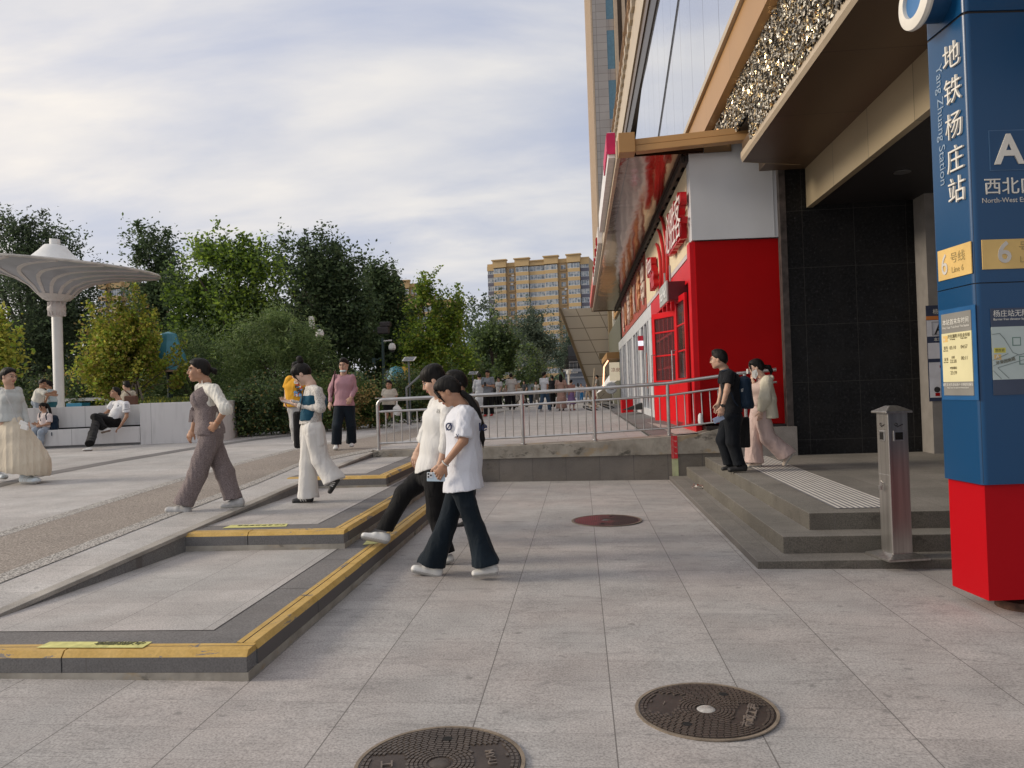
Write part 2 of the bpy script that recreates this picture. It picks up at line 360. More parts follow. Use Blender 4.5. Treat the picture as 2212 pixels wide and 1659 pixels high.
# ---------------------------------------------------------------- stepped kerbs (tiers)
X1, YK1, Z1 = -1.80, 3.97, 0.18
X2, YK2, Z2 = -2.10, 6.64, 0.34
X3, YK3, Z3 = -2.52, 9.80, 0.48
YW = 12.86                                   # face of the retaining wall
def tier(name, z, zb, xr, yf, xl, yb, label, plinth=0.03, text_at=None):
    """flat step: paving, dark border, painted nosing stones on the front and right side"""
    t = thing(name, label, 'step', (xr, yf, zb))
    bd = 0.36                                 # dark border width
    b = B(); b.poly([(xl, yf+bd, z), (xr-bd, yf+bd, z), (xr-bd, yb, z), (xl, yb, z)]); b.out('paving', STONE3, t)
    b = B(); b.poly([(xl, yf+0.12, z+0.002), (xr-0.12, yf+0.12, z+0.002), (xr-bd, yf+bd, z+0.002), (xl, yf+bd, z+0.002)])
    b.poly([(xr-0.12, yf+0.12, z+0.002), (xr-0.12, yb, z+0.002), (xr-bd, yb, z+0.002), (xr-bd, yf+bd, z+0.002)])
    b.out('stone_border', DARK, t)
    b = B(); jn = 0.008; zj = z+0.004; b.poly([(xl, yf+bd-jn, zj), (xr-bd, yf+bd-jn, zj), (xr-bd, yf+bd, zj), (xl, yf+bd, zj)]); b.poly([(xr-bd, yf+bd-jn, zj), (xr-bd+jn, yf+bd-jn, zj), (xr-bd+jn, yb, zj), (xr-bd, yb, zj)])
    for k in range(1, 9): b.poly([(xr-bd, yf+bd+k*0.93, zj), (xr-0.13, yf+bd+k*0.93, zj), (xr-0.13, yf+bd+k*0.93+0.005, zj), (xr-bd, yf+bd+k*0.93+0.005, zj)]) if yf+bd+k*0.93 < yb else None
    b.out('joint_line', M_('joint_black', (0.045, 0.042, 0.04), 0.9), t)
    # nosing: chamfered kerb stones, cut into lengths
    hs = 0.112; front = B(); side = B(); yel = B()
    def run(bm, ym, p0, p1, inn):
        p0, p1, inn = Vector(p0), Vector(p1), Vector(inn); Lg = (p1-p0).length; n = max(1, round(Lg/0.98)); d = (p1-p0)/n
        for i in range(n):
            a = p0+d*i+d.normalized()*0.004; e_ = p0+d*(i+1)-d.normalized()*0.004
            jx = random.uniform(-0.003, 0.003); a = a+inn*jx; e_ = e_+inn*jx
            up = Vector((0, 0, 1)); lo = z-hs
            A = lambda q, o_, zz: Vector((q.x, q.y, 0))+inn*o_+up*zz
            # stone body below the chamfer
            bm.hexa([A(a, 0, lo), A(e_, 0, lo), A(e_, 0.12, lo), A(a, 0.12, lo), A(a, 0, z-0.032), A(e_, 0, z-0.032), A(e_, 0.12, z-0.032), A(a, 0.12, z-0.032)])
            # painted cap: chamfer + flat + groove + strip
            ym.poly([A(a, 0, z-0.0315), A(e_, 0, z-0.0315), A(e_, 0.025, z), A(a, 0.025, z)])
            ym.poly([A(a, 0.025, z), A(e_, 0.025, z), A(e_, 0.082, z+0.001), A(a, 0.082, z+0.001)])
            ym.poly([A(a, 0.082, z+0.001), A(e_, 0.082, z+0.001), A(e_, 0.086, z-0.006), A(a, 0.086, z-0.006)], 1)
            ym.poly([A(a, 0.086, z-0.006), A(e_, 0.086, z-0.006), A(e_, 0.090, z+0.001), A(a, 0.090, z+0.001)], 1)
            ym.poly([A(a, 0.090, z+0.001), A(e_, 0.090, z+0.001), A(e_, 0.122, z+0.0035), A(a, 0.122, z+0.0035)])
            ym.poly([A(a, 0, z-0.032), A(a, 0.025, z), A(a, 0.12, z), A(a, 0.12, z-0.032)]); ym.poly([A(e_, 0, z-0.032), A(e_, 0.12, z-0.032), A(e_, 0.12, z), A(e_, 0.025, z)])
    run(front, yel, (xr, yf, 0), (xl, yf, 0), (0, 1, 0))
    run(side, yel, (xr, yf+0.13, 0), (xr, yb, 0), (-1, 0, 0))
    front.out('kerb_stone', RISER, t); side.out('kerb_stone', RISER, t); yel.out('painted_nosing', [YEL, M_('groove_grey', (0.08, 0.07, 0.06))], t)
    if z-hs-zb > 0.005:
        b = B(); b.box(xl, xr+0.004, yf-0.004, yb, zb-0.12, z-hs-0.001); b.out('cement_plinth', CEM, t)
    return t
LIME = M_('faded_lime_decal', (0.62, 0.60, 0.22), 0.6, var=0.2, vscale=20)
DKT = M_('dark_lettering', (0.12, 0.12, 0.06), 0.7)
tr1 = tier('plaza_step', Z1, 0.0, X1, YK1, -7.0, YW, 'lowest wide paved step with yellow painted edge in the left foreground')
b = B(); q = [P(78, 1399, z=Z1+0.006), P(308, 1399, z=Z1+0.006), P(329, 1386, z=Z1+0.006), P(108, 1386, z=Z1+0.006)]; b.poly(q); b.out('safety_decal', LIME, tr1)
for i in range(9):
    a = q[1]+(q[0]-q[1])*(0.04+i*0.055); text('小心台阶注意安全!'[i], a+Vector((0, 0.09, 0.001)), (-1, 0, 0), (0, -1, 0), 0.058, DKT, tr1)
tr2 = tier('plaza_step', Z2, Z1, X2, YK2, -3.85, YW, 'middle paved step with yellow painted edge, below the white trousers woman')
b = B(); q = [P(480, 1141, z=Z2+0.006), P(618, 1137, z=Z2+0.006), P(622, 1131, z=Z2+0.006), P(500, 1134, z=Z2+0.006)]; b.poly(q); b.out('safety_decal', LIME, tr2)
for i in range(8): text('小心台阶注意安全'[i], q[1]+Vector((-0.04-i*0.058, 0.10, 0.001)), (-1, 0, 0), (0, -1, 0), 0.055, DKT, tr2)
tr3 = tier('plaza_step', Z3, Z2, X3, YK3, -3.85, YW, 'highest small paved step with yellow painted edge against the retaining wall')
# decal under the raised white shoe on the lowest step
b = B(); q = [P(783, 1177, z=Z1+0.006), P(815, 1174, z=Z1+0.006), P(826, 1160, z=Z1+0.006), P(800, 1160, z=Z1+0.006)]; b.poly(q); b.out('safety_decal', LIME, tr1)
# low flank wall between steps and plaza
b = B(); bc = B()
pts = [(3.7, 0.125), (4.2, 0.172), (4.63, 0.195), (6.48, 0.34), (8.9, 0.44), (12.95, 0.565)]
for (y0, a), (y1, c) in zip(pts, pts[1:]):
    p, q = WX(y0)+0.07, WX(y1)+0.07; b.hexa([(p-.13, y0, -0.1), (p, y0, -0.1), (q, y1, -0.1), (q-.13, y1, -0.1), (p-.13, y0, a-0.03), (p, y0, a-0.03), (q, y1, c-0.03), (q-.13, y1, c-0.03)])
    bc.hexa([(p-.09, y0, a-0.028), (p+.01, y0, a-0.028), (q+.01, y1, c-0.028), (q-.09, y1, c-0.028), (p-.09, y0, a+0.004), (p+.01, y0, a+0.004), (q+.01, y1, c+0.004), (q-.09, y1, c+0.004)])
fw = thing('flank_wall', 'low dark stone wall tapering between the sloping plaza and the steps', 'wall', (-3.6, 4.6, 0)); b.out('wall_body', RISER, fw); bc.out('coping', M_('wall_coping', (0.33, 0.31, 0.28), 0.8, var=0.25, vscale=4, fine=0.3), fw, bevel=0.004)

# ---------------------------------------------------------------- retaining wall
rw = thing('retaining_wall', 'grey stone retaining wall under the metal railing with patchy cement top', 'wall', (0, YW, 0))
b = B(); b.box(-2.2, 3.3, YW, YW+0.25, -0.1, 0.40); b.out('stone_facing', WALLG, rw)
b = B()
cp = [(-3.52, 0.585), (-1.6, 0.60), (0.2, 0.635), (1.5, 0.69), (1.9, 0.715), (2.25, 0.80), (2.6, 0.82)]
for (x0, a), (x1, c) in zip(cp, cp[1:]):
    n = 6
    for i in range(n):
        u0, u1 = x0+(x1-x0)*i/n, x0+(x1-x0)*(i+1)/n; z0, z1 = a+(c-a)*i/n, a+(c-a)*(i+1)/n
        lo = 0.402 if u0 > -2.19 else 0.30
        b.hexa([(u0, YW-0.025, lo), (u1, YW-0.025, lo), (u1, YW+0.50, lo), (u0, YW+0.50, lo), (u0, YW-0.025, z0), (u1, YW-0.025, z1), (u1, YW+0.50, z1+0.004), (u0, YW+0.50, z0+0.004)])
b.out('cement_coping', CEM, rw)
# height gauge painted on the wall
gm = [M_('gauge_red', (0.60, 0.02, 0.03), 0.5, var=0.15), M_('gauge_lime', (0.52, 0.57, 0.33), 0.6, var=0.15), M_('gauge_ink', (0.6, 0.35, 0.3), 0.6)]
gz = thing('depth_gauge', 'narrow red and pale green measuring strip on the retaining wall', 'gauge', (1.55, YW-0.03, 0))
b = B(); b.box(1.45, 1.55, YW-0.034, YW-0.028, 0.33, 0.70, 0); b.out('red_half', gm[0], gz)
b = B(); b.box(1.455, 1.555, YW-0.010, YW-0.003, 0.0, 0.328, 0); b.out('pale_half', gm[1], gz)
b = B()
for i in range(34):
    zz = 0.02+i*0.02; l = 0.05 if i % 5 == 0 else 0.028
    y = YW-0.0125 if zz < 0.33 else YW-0.0365
    b.box(1.46, 1.46+l, y, y+0.002, zz, zz+0.0035)
b.out('tick_marks', M_('gauge_pale', (0.55, 0.45, 0.4), 0.6), gz)
for i, tx in enumerate(('40', '50', '60')): text(tx, (1.505, YW-0.0365, 0.40+i*0.1), (1, 0, 0), (0, 0, 1), 0.034, M_('gauge_pale', (0.55, 0.45, 0.4)), gz)

# ---------------------------------------------------------------- entrance steps on the right
es = thing('entrance_steps', 'dark granite steps up to the black wall of the entrance on the right', 'steps', (1.4, 6.5, 0))
def slab(nm, poly, z0, z1, mt, mr):
    b = B(); pts = [Vector((x, y, z0)) for x, y in poly]; b.prism(pts, (0, 0, z1-z0), 1)
    b.m[1] = 0; b.out(nm, [mt, mr], es, bevel=0.006)
RISL = granite('pale_riser', (0.145, 0.135, 0.115), (0.12, 0.11, 0.095), (0.8, 0.9), jw=0.006, stain=0.8)
slab('tread', [(1.40, 6.52), (9, 6.46), (9, 12.84), (1.40, 12.84)], -0.12, 0.045, STEPT, RISL)
slab('tread', [(1.68, 6.80), (9, 6.74), (9, 12.83), (1.68, 12.83)], 0.03, 0.19, STEPT, RISL)
slab('tread', [(1.98, 7.08), (9, 7.02), (9, 12.82), (1.98, 12.82)], 0.17, 0.34, STEPT, RISL)
b = B()
for i in range(11):                                   # ribbed tactile strip
    o = i*0.053; b.poly([(2.30+o, 7.30, 0.3455), (2.329+o, 7.30, 0.3455), (2.389+o, 12.75, 0.3455), (2.36+o, 12.75, 0.3455)])
b.out('tactile_strip', M_('tactile_white', (0.72, 0.69, 0.64), 0.5, var=0.1), es)
b = B(); b.poly([(2.28, 7.29, 0.343), (2.87, 7.29, 0.343), (2.93, 12.76, 0.343), (2.34, 12.76, 0.343)]); b.out('tactile_base', M_('tactile_grey', (0.20, 0.20, 0.22), 0.6), es)

# ---------------------------------------------------------------- manhole covers
def manhole(cx, cy, r, label, red=False, text_=None, ang=0, seal=0):
    z = LG(cx); t = thing('manhole_cover', label, 'manhole cover', (cx, cy, z))
    iron = MATS.get('mh_iron')
    if not iron:
        k = NT('mh_iron', 0.5, 0.35, 0.4); k.col(k.ramp(k.noise(9, 5), (0.3, (0.052, 0.040, 0.034)), (0.7, (0.085, 0.066, 0.056)))); k.bump(k.noise(60, 3), 0.3, 0.003); iron = MATS['mh_iron'] = k.m
    rib = M_('mh_rib', (0.115, 0.094, 0.08), 0.45, 0.4, var=0.2, vscale=20)
    b = B(); b.lathe([(r, 0.003), (r, 0.009), (r*0.955, 0.009), (r*0.955, 0.003)], (cx, cy, z), 64); b.out('frame_ring', M_('mh_ring', (0.21, 0.17, 0.13), 0.8, var=0.3, vscale=10, bump=(40, 0.5)), t, smooth=True)
    m0 = iron if not red else None
    if red:
        k = NT('mh_red', 0.6, 0.1, 0.3); o = k.xyz(); f = k.ramp(k.math('ADD', k.math('MULTIPLY', o[0], -1.2), k.math('MULTIPLY', k.noise(5, 4), 0.9)), (0.35, 0.0), (0.62, 0.85))
        k.col(k.mix(f, (0.085, 0.06, 0.055), (0.36, 0.10, 0.105))); m0 = rib = k.m
    b = B(); b.lathe([(0.0001, 0.006), (r*0.945, 0.006)], (cx, cy, z), 64); b.out('cover_plate', iron if not red else M_('mh_red_dark', (0.10, 0.04, 0.04), 0.6), t)
    b = B(); ca, sa = math.cos(ang), math.sin(ang)
    def keep(x, y):
        u = x*ca+y*sa; v = -x*sa+y*ca
        return not ((0.40*r < abs(u) < 0.80*r) and abs(v) < 0.36*r) if text_ else True
    if not red:
        for i in range(15):
            r0 = r*(0.16+0.052*i); r1 = r0+r*0.034; ns = max(24, int(2*math.pi*r0/0.030))
            for k in range(ns):
                a0, a1 = 2*math.pi*(k+0.10)/ns, 2*math.pi*(k+0.90)/ns; am = (a0+a1)/2; rm = (r0+r1)/2
                if not keep(rm*math.cos(am), rm*math.sin(am)): continue
                q = [(cx+rr*math.cos(aa), cy+rr*math.sin(aa), z+0.0062) for rr, aa in ((r0, a0), (r1, a0), (r1, a1), (r0, a1))]; b.prism(q, (0, 0, 0.0045))
    else:
        n = 18
        for i in range(-n, n):
            for k in range(-n, n):
                x, y = (i+0.5)*r/n, (k+0.5)*r/n
                if x*x+y*y > (0.90*r)**2 or x*x+y*y < (0.16*r)**2: continue
                h = r/n; L_, W_ = (h*0.42, h*0.16)
                if (i+k) % 2: L_, W_ = W_, L_
                b.box(cx+x-L_, cx+x+L_, cy+y-W_, cy+y+W_, z+0.006, z+0.011)
    b.out('raised_ribs', rib, t)
    b = B(); b.lathe([(0.0001, 0.013), (r*0.10, 0.013), (r*0.13, 0.007)], (cx, cy, z), 28); b.out('centre_boss', M_('mh_boss%d' % seal, ((0.085, 0.07, 0.06), (0.50, 0.48, 0.45))[seal], 0.45, 0.3, var=0.3, vscale=30), t, smooth=True)
    if text_:
        U = Vector((-sa, ca, 0)); R = Vector((ca, sa, 0)); c = Vector((cx, cy, z+0.0065)); tl, tr = text_
        lm = M_('mh_letter', (0.17, 0.14, 0.12), 0.5, 0.0)
        n = len(tl)
        for i, ch in enumerate(tl):
            p = c-R*0.68*r-U*((i-(n-1)/2)*0.20*r)
            text(ch, p, -U, R, 0.18*r, lm, t, ext=0.003, align='CENTER', bold=0.001)
        text(tr, c+R*0.55*r, U*(-1), R, 0.15*r, lm, t, ext=0.003, align='CENTER')
    b = B()
    for s_ in (1, -1): b.lathe([(0.0001, 0.0115), (0.022, 0.0115)], (cx+s_*0.62*r*math.cos(ang+1.35), cy+s_*0.62*r*math.sin(ang+1.35), z), 12)
    b.out('lifting_hole', M_('mh_hole', (0.01, 0.01, 0.01), 0.9), t)
    return t
manhole(-0.615, 3.10, 0.345, 'round cast iron manhole cover cut by the bottom edge of the photo', text_=('工通', 'MY-U'), ang=0.25)
manhole(0.53, 3.67, 0.325, 'round cast iron manhole cover with a pale silver centre in the right foreground', text_=('市政工程', '···'), ang=math.pi-0.35, seal=1)
manhole(0.25, 8.92, 0.40, 'reddish stained manhole cover in front of the retaining wall', red=True)
# ---------------------------------------------------------------- building materials
def _panel(name, col, size, jw=0.02, axes=(0, 2), offs=(0, 0), jc=0.35, rough=0.5, metal=0.0, tv=0.6, lo=0.85, hi=1.12, stain=0.0):
    t = NT(name, rough, metal, 0.4); o = t.xyz()
    ix = t.math('FLOOR', t.math('DIVIDE', t.math('SUBTRACT', o[axes[0]], offs[0]), size[0])); iy = t.math('FLOOR', t.math('DIVIDE', t.math('SUBTRACT', o[axes[1]], offs[1]), size[1]))
    cb = t.n('ShaderNodeCombineXYZ'); t.l(ix, cb.inputs[0]); t.l(iy, cb.inputs[1]); wv = t.n('ShaderNodeTexWhiteNoise'); t.l(cb.outputs[0], wv.inputs['Vector'])
    c = t.mix(tv, col, t.ramp(wv.outputs['Value'], (0, lo), (1, hi)), 'MULTIPLY')
    c = t.mix(0.5, c, t.ramp(t.noise(0.7, 5), (0.3, 0.85), (0.7, 1.1)), 'MULTIPLY')
    if stain: c = t.mix(t.ramp(t.noise(3, 6, vec=t.map((3, 3, 0.5))), (0.5, 0), (0.75, stain)), c, tuple(x*0.4 for x in col))
    c = t.mix(t.joints(axes, size, jw, offs), c, tuple(x*jc for x in col)); t.col(c); return t.m
def _black():
    t = NT('black_granite', 0.5, 0, 0.16); o = t.xyz()
    c = t.ramp(t.noise(24, 8, 0.75), (0.42, (0.005, 0.005, 0.0055)), (0.58, (0.014, 0.014, 0.015)), (0.72, (0.075, 0.075, 0.08)))
    c = t.mix(t.ramp(t.noise(1.7, 4), (0.45, 0), (0.8, 0.6)), c, (0.022, 0.02, 0.019))
    c = t.mix(t.joints((0, 2), (0.80, 0.92), 0.006, (3.45, 0.24)), c, (0.05, 0.048, 0.045)); t.col(c)
    t.val(t.b.inputs['Roughness'], t.ramp(t.noise(6, 5), (0.3, 0.3), (0.7, 0.55))); t.bump(t.noise(80, 3), 0.15, 0.002); return t.m
BLACK = _black()
GOLD = M_('gold_cladding', (0.42, 0.235, 0.09), 0.42, 0.15, var=0.1, vscale=1.2)
GOLDL = M_('pale_gold_cladding', (0.50, 0.41, 0.30), 0.5, 0.1, var=0.08, vscale=1.5)
BRNZ = M_('bronze_soffit', (0.125, 0.08, 0.045), 0.4, 0.25, var=0.15, vscale=0.8)
BEIGE = M_('beige_beam', (0.44, 0.37, 0.25), 0.28, 0.35, var=0.2, vscale=0.7)
REDP = M_('red_panel', (0.34, 0.0008, 0.002), 0.5, 0.0, 0.12, var=0.08, vscale=1.0)  # darker than the frame red: shade on the side panel put into its colour
REDF = M_('red_frame', (0.58, 0.004, 0.010), 0.4, 0.0, 0.25, var=0.06, vscale=3)
WHP = M_('white_panel', (0.56, 0.58, 0.61), 0.5, var=0.07, vscale=0.8, bump=(3, 0.1, 0.01))
CREAM = M_('cream_fascia', (0.70, 0.60, 0.42), 0.7, var=0.06, vscale=2, bump=(120, 0.4, 0.004))
WHITE = M_('white_paint', (0.72, 0.73, 0.74), 0.5, var=0.06)
DKM = M_('dark_metal', (0.035, 0.03, 0.03), 0.5, 0.3)
def _glass(name, tint, rough=0.04, alpha=None):
    t = NT(name, rough, 0, 0.8); t.col(tint); t.b.inputs['Coat Weight'].default_value = 0.3; t.bump(t.noise(0.8, 2), 0.05, 0.05); return t.m
GLS = _glass('shop_glass', (0.035, 0.04, 0.045))
def _mirror():
    t = NT('curtain_glass', 0.05, 0.75, 0.8)
    c = t.ramp(t.noise(0.15, 3), (0.3, (0.56, 0.60, 0.68)), (0.7, (0.64, 0.68, 0.76))); c = t.mix(t.joints((1,), (1.55,), 0.035), c, (0.12, 0.12, 0.13)); t.col(c)
    t.bump(t.noise(0.25, 2), 0.12, 0.2); return t.m
MIR = _mirror()
def _soffit():
    t = NT('polished_bronze_soffit', 0.10, 0.85, 0.7)
    c = t.mix(t.joints((0, 1), (0.66, 1.2), 0.012, (0.80, 0.3)), (0.24, 0.12, 0.075), (0.05, 0.03, 0.02)); t.col(c)
    t.bump(t.noise(0.8, 3, 0.5, vec=t.map((1.6, 0.8, 1)), dist=1.0), 0.25, 0.05); return t.m
SOF = _soffit()

# ---------------------------------------------------------------- metro entrance: black wall, deep soffit
me_ = thing('metro_entrance', 'black granite metro entrance with a deep bronze canopy on the right', 'building', (3.4, 12.8, 0.34))
b = B(); b.box(3.40, 5.52, 12.8, 14.2, 0.30, 5.10); b.out('black_wall', BLACK, me_)
b = B(); b.box(3.30, 3.398, 12.78, 13.0, 0.34, 5.10); b.out('stone_edge', M_('worn_edge', (0.055, 0.045, 0.042), 0.6, var=0.5, vscale=9), me_)
b = B(); pass
b = B(); b.box(5.37, 6.1, 12.4, 14.0, 0.34, 5.2); b.out('grey_pillar', M_('grey_pillar', (0.22, 0.205, 0.19), 0.55, var=0.1), me_)
b = B(); b.box(5.9, 14, 13.9, 14.2, 0.3, 5.2); b.box(13.9, 14.2, 3, 14, 0.3, 5.2); b.out('inner_wall', BLACK, me_)
zs = 4.93
b = B()                                   # soffit slab with a folded pale edge
b.hexa([(2.62, 3.0, zs), (3.72, 3.0, zs), (3.72, 12.62, zs), (2.62, 12.2, zs), (2.62, 3.0, zs+0.3), (3.72, 3.0, zs+0.3), (3.72, 12.62, zs+0.3), (2.62, 12.2, zs+0.3)])
b.hexa([(3.0, 12.32, zs+0.001), (3.72, 12.32, zs+0.001), (3.72, 12.79, zs+0.001), (3.0, 12.79, zs+0.001), (3.0, 12.3, zs+0.25), (3.72, 12.3, zs+0.25), (3.72, 12.79, zs+0.25), (3.0, 12.79, zs+0.25)])
b.out('soffit', _panel('bronze_soffit_panel', (0.115, 0.075, 0.045), (4.0, 1.9), 0.012, (0, 1), (2.6, 1.2), jc=0.3, rough=0.42, metal=0.1), me_)
b = B(); b.hexa([(2.585, 3.0, zs+0.04), (2.618, 3.0, zs-0.004), (2.618, 12.2, zs-0.004), (2.585, 12.15, zs+0.04), (2.585, 3.0, zs+0.13), (2.618, 3.0, zs+0.13), (2.618, 12.2, zs+0.13), (2.585, 12.15, zs+0.13)])
b.out('soffit_edge', GOLDL, me_)
b = B(); b.hexa([(2.585, 12.152, zs+0.04), (2.62, 12.203, zs-0.003), (3.6, 12.55, zs-0.003), (3.6, 12.50, zs+0.04), (2.585, 12.152, zs+0.13), (2.62, 12.203, zs+0.13), (3.6, 12.60, zs+0.13), (3.6, 12.50, zs+0.13)]); b.out('soffit_edge', BEIGE, me_)
b = B(); b.box(3.722, 3.82, 3.0, 12.79, 4.30, 5.3); b.out('bulkhead', _panel('bulkhead_panel', (0.50, 0.41, 0.27), (1.35, 9), 0.012, (1, 2), (0, 0), rough=0.3, metal=0.35), me_)
b = B(); b.box(3.822, 13.9, 3.0, 13.9, 4.34, 4.6); b.out('dark_ceiling', M_('dark_ceiling', (0.022, 0.02, 0.021), 0.5), me_)
dl = P(1949, 371, z=4.335); dlm = M_('downlight_lens', (0.6, 0.58, 0.55), 0.3, emit=(1, 0.95, 0.85, 0.35)); b = B(); b.lathe([(0.11, 0), (0.11, -0.012), (0.09, -0.012)], dl, 24); b.out('downlight_ring', M_('downlight_ring', (0.3, 0.3, 0.3), 0.3, 0.8), me_); b = B(); b.lathe([(0.0001, -0.008), (0.075, -0.008)], dl, 20); b.out('downlight', dlm, me_)
b = B(); b.box(2.95, 14, 2.0, 12.4, 5.25, 16); b.box(3.83, 14, 12.71, 13.8, 4.65, 16); b.out('upper_mass', M_('upper_mass', (0.2, 0.19, 0.18), 0.7), me_)

# ---------------------------------------------------------------- mall facade above the shops
XF = 2.60
ml = thing('shopping_mall', 'tall mall facade of mirrored glass, gold band and glittering shingles above the red shop', 'building', (XF, 12, 0))
b = B(); b.box(XF+0.3, 14, 14.3, 54, 0.3, 16.2); b.out('mall_body', M_('mall_body', (0.3, 0.28, 0.26), 0.8), ml)
b = B(); b.box(XF+0.02, XF+0.3, 2, 11.5, zs+0.1, 6.15); b.box(XF+0.02, XF+0.3, 11.501, 54, 5.47, 6.15); b.out('shingle_backing', M_('shingle_dark', (0.035, 0.038, 0.04), 0.35), ml)
# the glittering wall: thousands of small tilted metal flakes (one part)
n = 46000; yy = RNG.uniform(2.5, 30, n); yy = np.where(RNG.rand(n) < 0.75, RNG.uniform(3, 13, n), yy); zz_ = RNG.uniform(zs+0.13, 6.14, n); zz_ = np.where((yy > 11.45) & (zz_ < 5.49), RNG.uniform(5.49, 6.14, n), zz_)
s1 = RNG.uniform(0.011, 0.024, n); s2 = RNG.uniform(0.019, 0.042, n); an = RNG.uniform(-0.35, 0.35, n); tx = RNG.uniform(-0.9, 0.9, n); ty = RNG.normal(0.0, 0.5, n)
c_ = np.stack([np.full(n, XF-0.01)-RNG.uniform(0, 0.02, n), yy, zz_], 1)
u_ = np.stack([np.sin(tx), np.cos(tx)*np.cos(an), np.cos(tx)*np.sin(an)], 1); v_ = np.stack([np.sin(ty), -np.sin(an)*np.cos(ty), np.cos(an)*np.cos(ty)], 1)
V = np.concatenate([c_-u_*s1[:, None]-v_*s2[:, None], c_+u_*s1[:, None]-v_*s2[:, None], c_+u_*s1[:, None]+v_*s2[:, None]*0.7, c_-u_*s1[:, None]+v_*s2[:, None]], 1).reshape(-1, 3)
FL = [M_('flake_silver', (0.74, 0.68, 0.58), 0.25, 0.8, var=0.1), M_('flake_gold', (0.80, 0.60, 0.32), 0.2, 0.9, var=0.1), M_('flake_dark', (0.13, 0.12, 0.105), 0.35, 0.4), M_('flake_pale', (0.74, 0.70, 0.60), 0.5, 0.0)]
mesh_np('shingle_flakes', V, np.arange(4*n).reshape(-1, 4), FL, ml, mi=RNG.choice(4, n, p=[0.12, 0.17, 0.55, 0.16]))
b = B(); b.hexa([(XF-0.16, 2, 6.18), (XF+0.2, 2, 6.12), (XF+0.2, 54, 6.12), (XF-0.16, 54, 6.18), (XF-0.16, 2, 6.84), (XF+0.2, 2, 6.84), (XF+0.2, 54, 6.84), (XF-0.16, 54, 6.84)]); b.out('gold_band', _panel('gold_band_panel', (0.44, 0.245, 0.09), (2.2, 9), 0.012, (1, 2), rough=0.42, metal=0.2, jc=0.6), ml)
b = B(); b.box(XF-0.22, XF-0.162, 2, 54, 6.80, 6.9); b.out('gold_lip', GOLDL, ml)
# glass field with a slanting far edge
b = B(); gl = [(XF, 2, 6.85), (XF, 33.6, 6.85), (XF, 33.6, 11.2), (XF, 22.2, 13.6), (XF, 2, 13.6)]; b.prism([Vector(p) for p in gl], (0.05, 0, 0)); b.out('curtain_glass', MIR, ml)
b = B()
a0, a1 = Vector((XF-0.015, 30.2, 7.0)), Vector((XF-0.015, 7.5, 13.6)); b.tube([a0, a1], 0.014, 4); b.out('diagonal_joint', M_('joint_grey', (0.12, 0.12, 0.13), 0.5), ml)
b = B()
for zlo, zhi, x0, x1, mi in ((11.2, 12.0, XF-0.05, XF+0.3, 0), (12.0, 12.5, XF-0.10, XF+0.3, 1), (12.5, 13.9, XF-0.16, XF+0.3, 2)):
    b.box(x0, x1, 2, 54, zlo+ (1.3 if mi == 0 else 1.3), zhi+1.3, mi)
b.box(XF-0.06, XF+0.25, 33.7, 54, 6.9, 12.4, 0)
b.out('upper_fascias', [M_('dark_frame', (0.055, 0.045, 0.038), 0.4, 0.3), BRNZ, GOLDL], ml)
b = B()
for k in range(52):
    y = 3+k; b.box(XF-0.28, XF+0.1, y, y+0.5, 15.2, 15.6, 0)
for z in (15.7, 15.95, 16.2, 16.45): b.box(XF-0.26, XF-0.2, 3, 54, z, z+0.05, 1)
for k in range(18): b.box(XF-0.27, XF-0.18, 3+3*k, 3.12+3*k, 15.6, 16.6, 1)
b.box(XF-0.1, XF+0.1, 3, 54, 15.6, 16.5, 2); b.out('roof_louvres', [GOLDL, GOLD, DKM], ml)

# ---------------------------------------------------------------- shop canopy (brown reflective soffit)
cy0, cy1 = 12.9, 38.0
sc_ = thing('shop_canopy', 'long brown canopy with glossy bronze underside over the shop fronts', 'canopy', (0.8, 12.6, 5.3))
b = B(); b.hexa([(0.80, cy0, 5.32), (2.15, cy0, 5.32), (2.15, cy1, 5.32), (0.80, cy1, 5.32), (0.80, cy0, 5.45), (2.15, cy0, 5.45), (2.15, cy1, 5.45), (0.80, cy1, 5.45)]); b.out('soffit', SOF, sc_)
b = B(); b.box(0.74, 0.798, cy0, cy1, 5.30, 5.60); b.out('edge_trim', M_('pale_edge', (0.45, 0.36, 0.26), 0.5), sc_)
b = B(); b.box(0.70, 2.15, cy1+0.002, cy1+0.15, 5.30, 5.6); b.out('end_trim', BRNZ, sc_)
b = B(); b.box(2.16, XF, 12.9, cy1, 5.32, 5.5); b.out('roof_deck', BRNZ, sc_)
b = B(); ub, vb = Vector((1.79, -0.30, 0)), Vector((0.03, 0.18, 0)); b.ob((1.02, 12.64, 5.43), ub, vb, (0, 0, 0.10)); b.ob((1.02, 12.62, 5.32), ub, vb, (0, 0, 0.10)); b.ob((1.03, 12.66, 5.418), ub*0.995, vb*0.8, (0, 0, 0.014), 1); b.out('gold_beam', [GOLD, DKM], sc_, bevel=0.004)
b = B(); b.box(0.76, 1.018, 12.56, 12.88, 5.30, 5.62); b.out('beam_end_box', GOLD, sc_, bevel=0.004)
b = B()
for k in range(40): b.box(1.86, 1.93, 13.0+k*0.62, 13.35+k*0.62, 5.22, 5.318, 0)
b.box(1.80, 1.85, 13, cy1, 5.20, 5.31, 0); b.out('cable_tray', DKM, sc_)
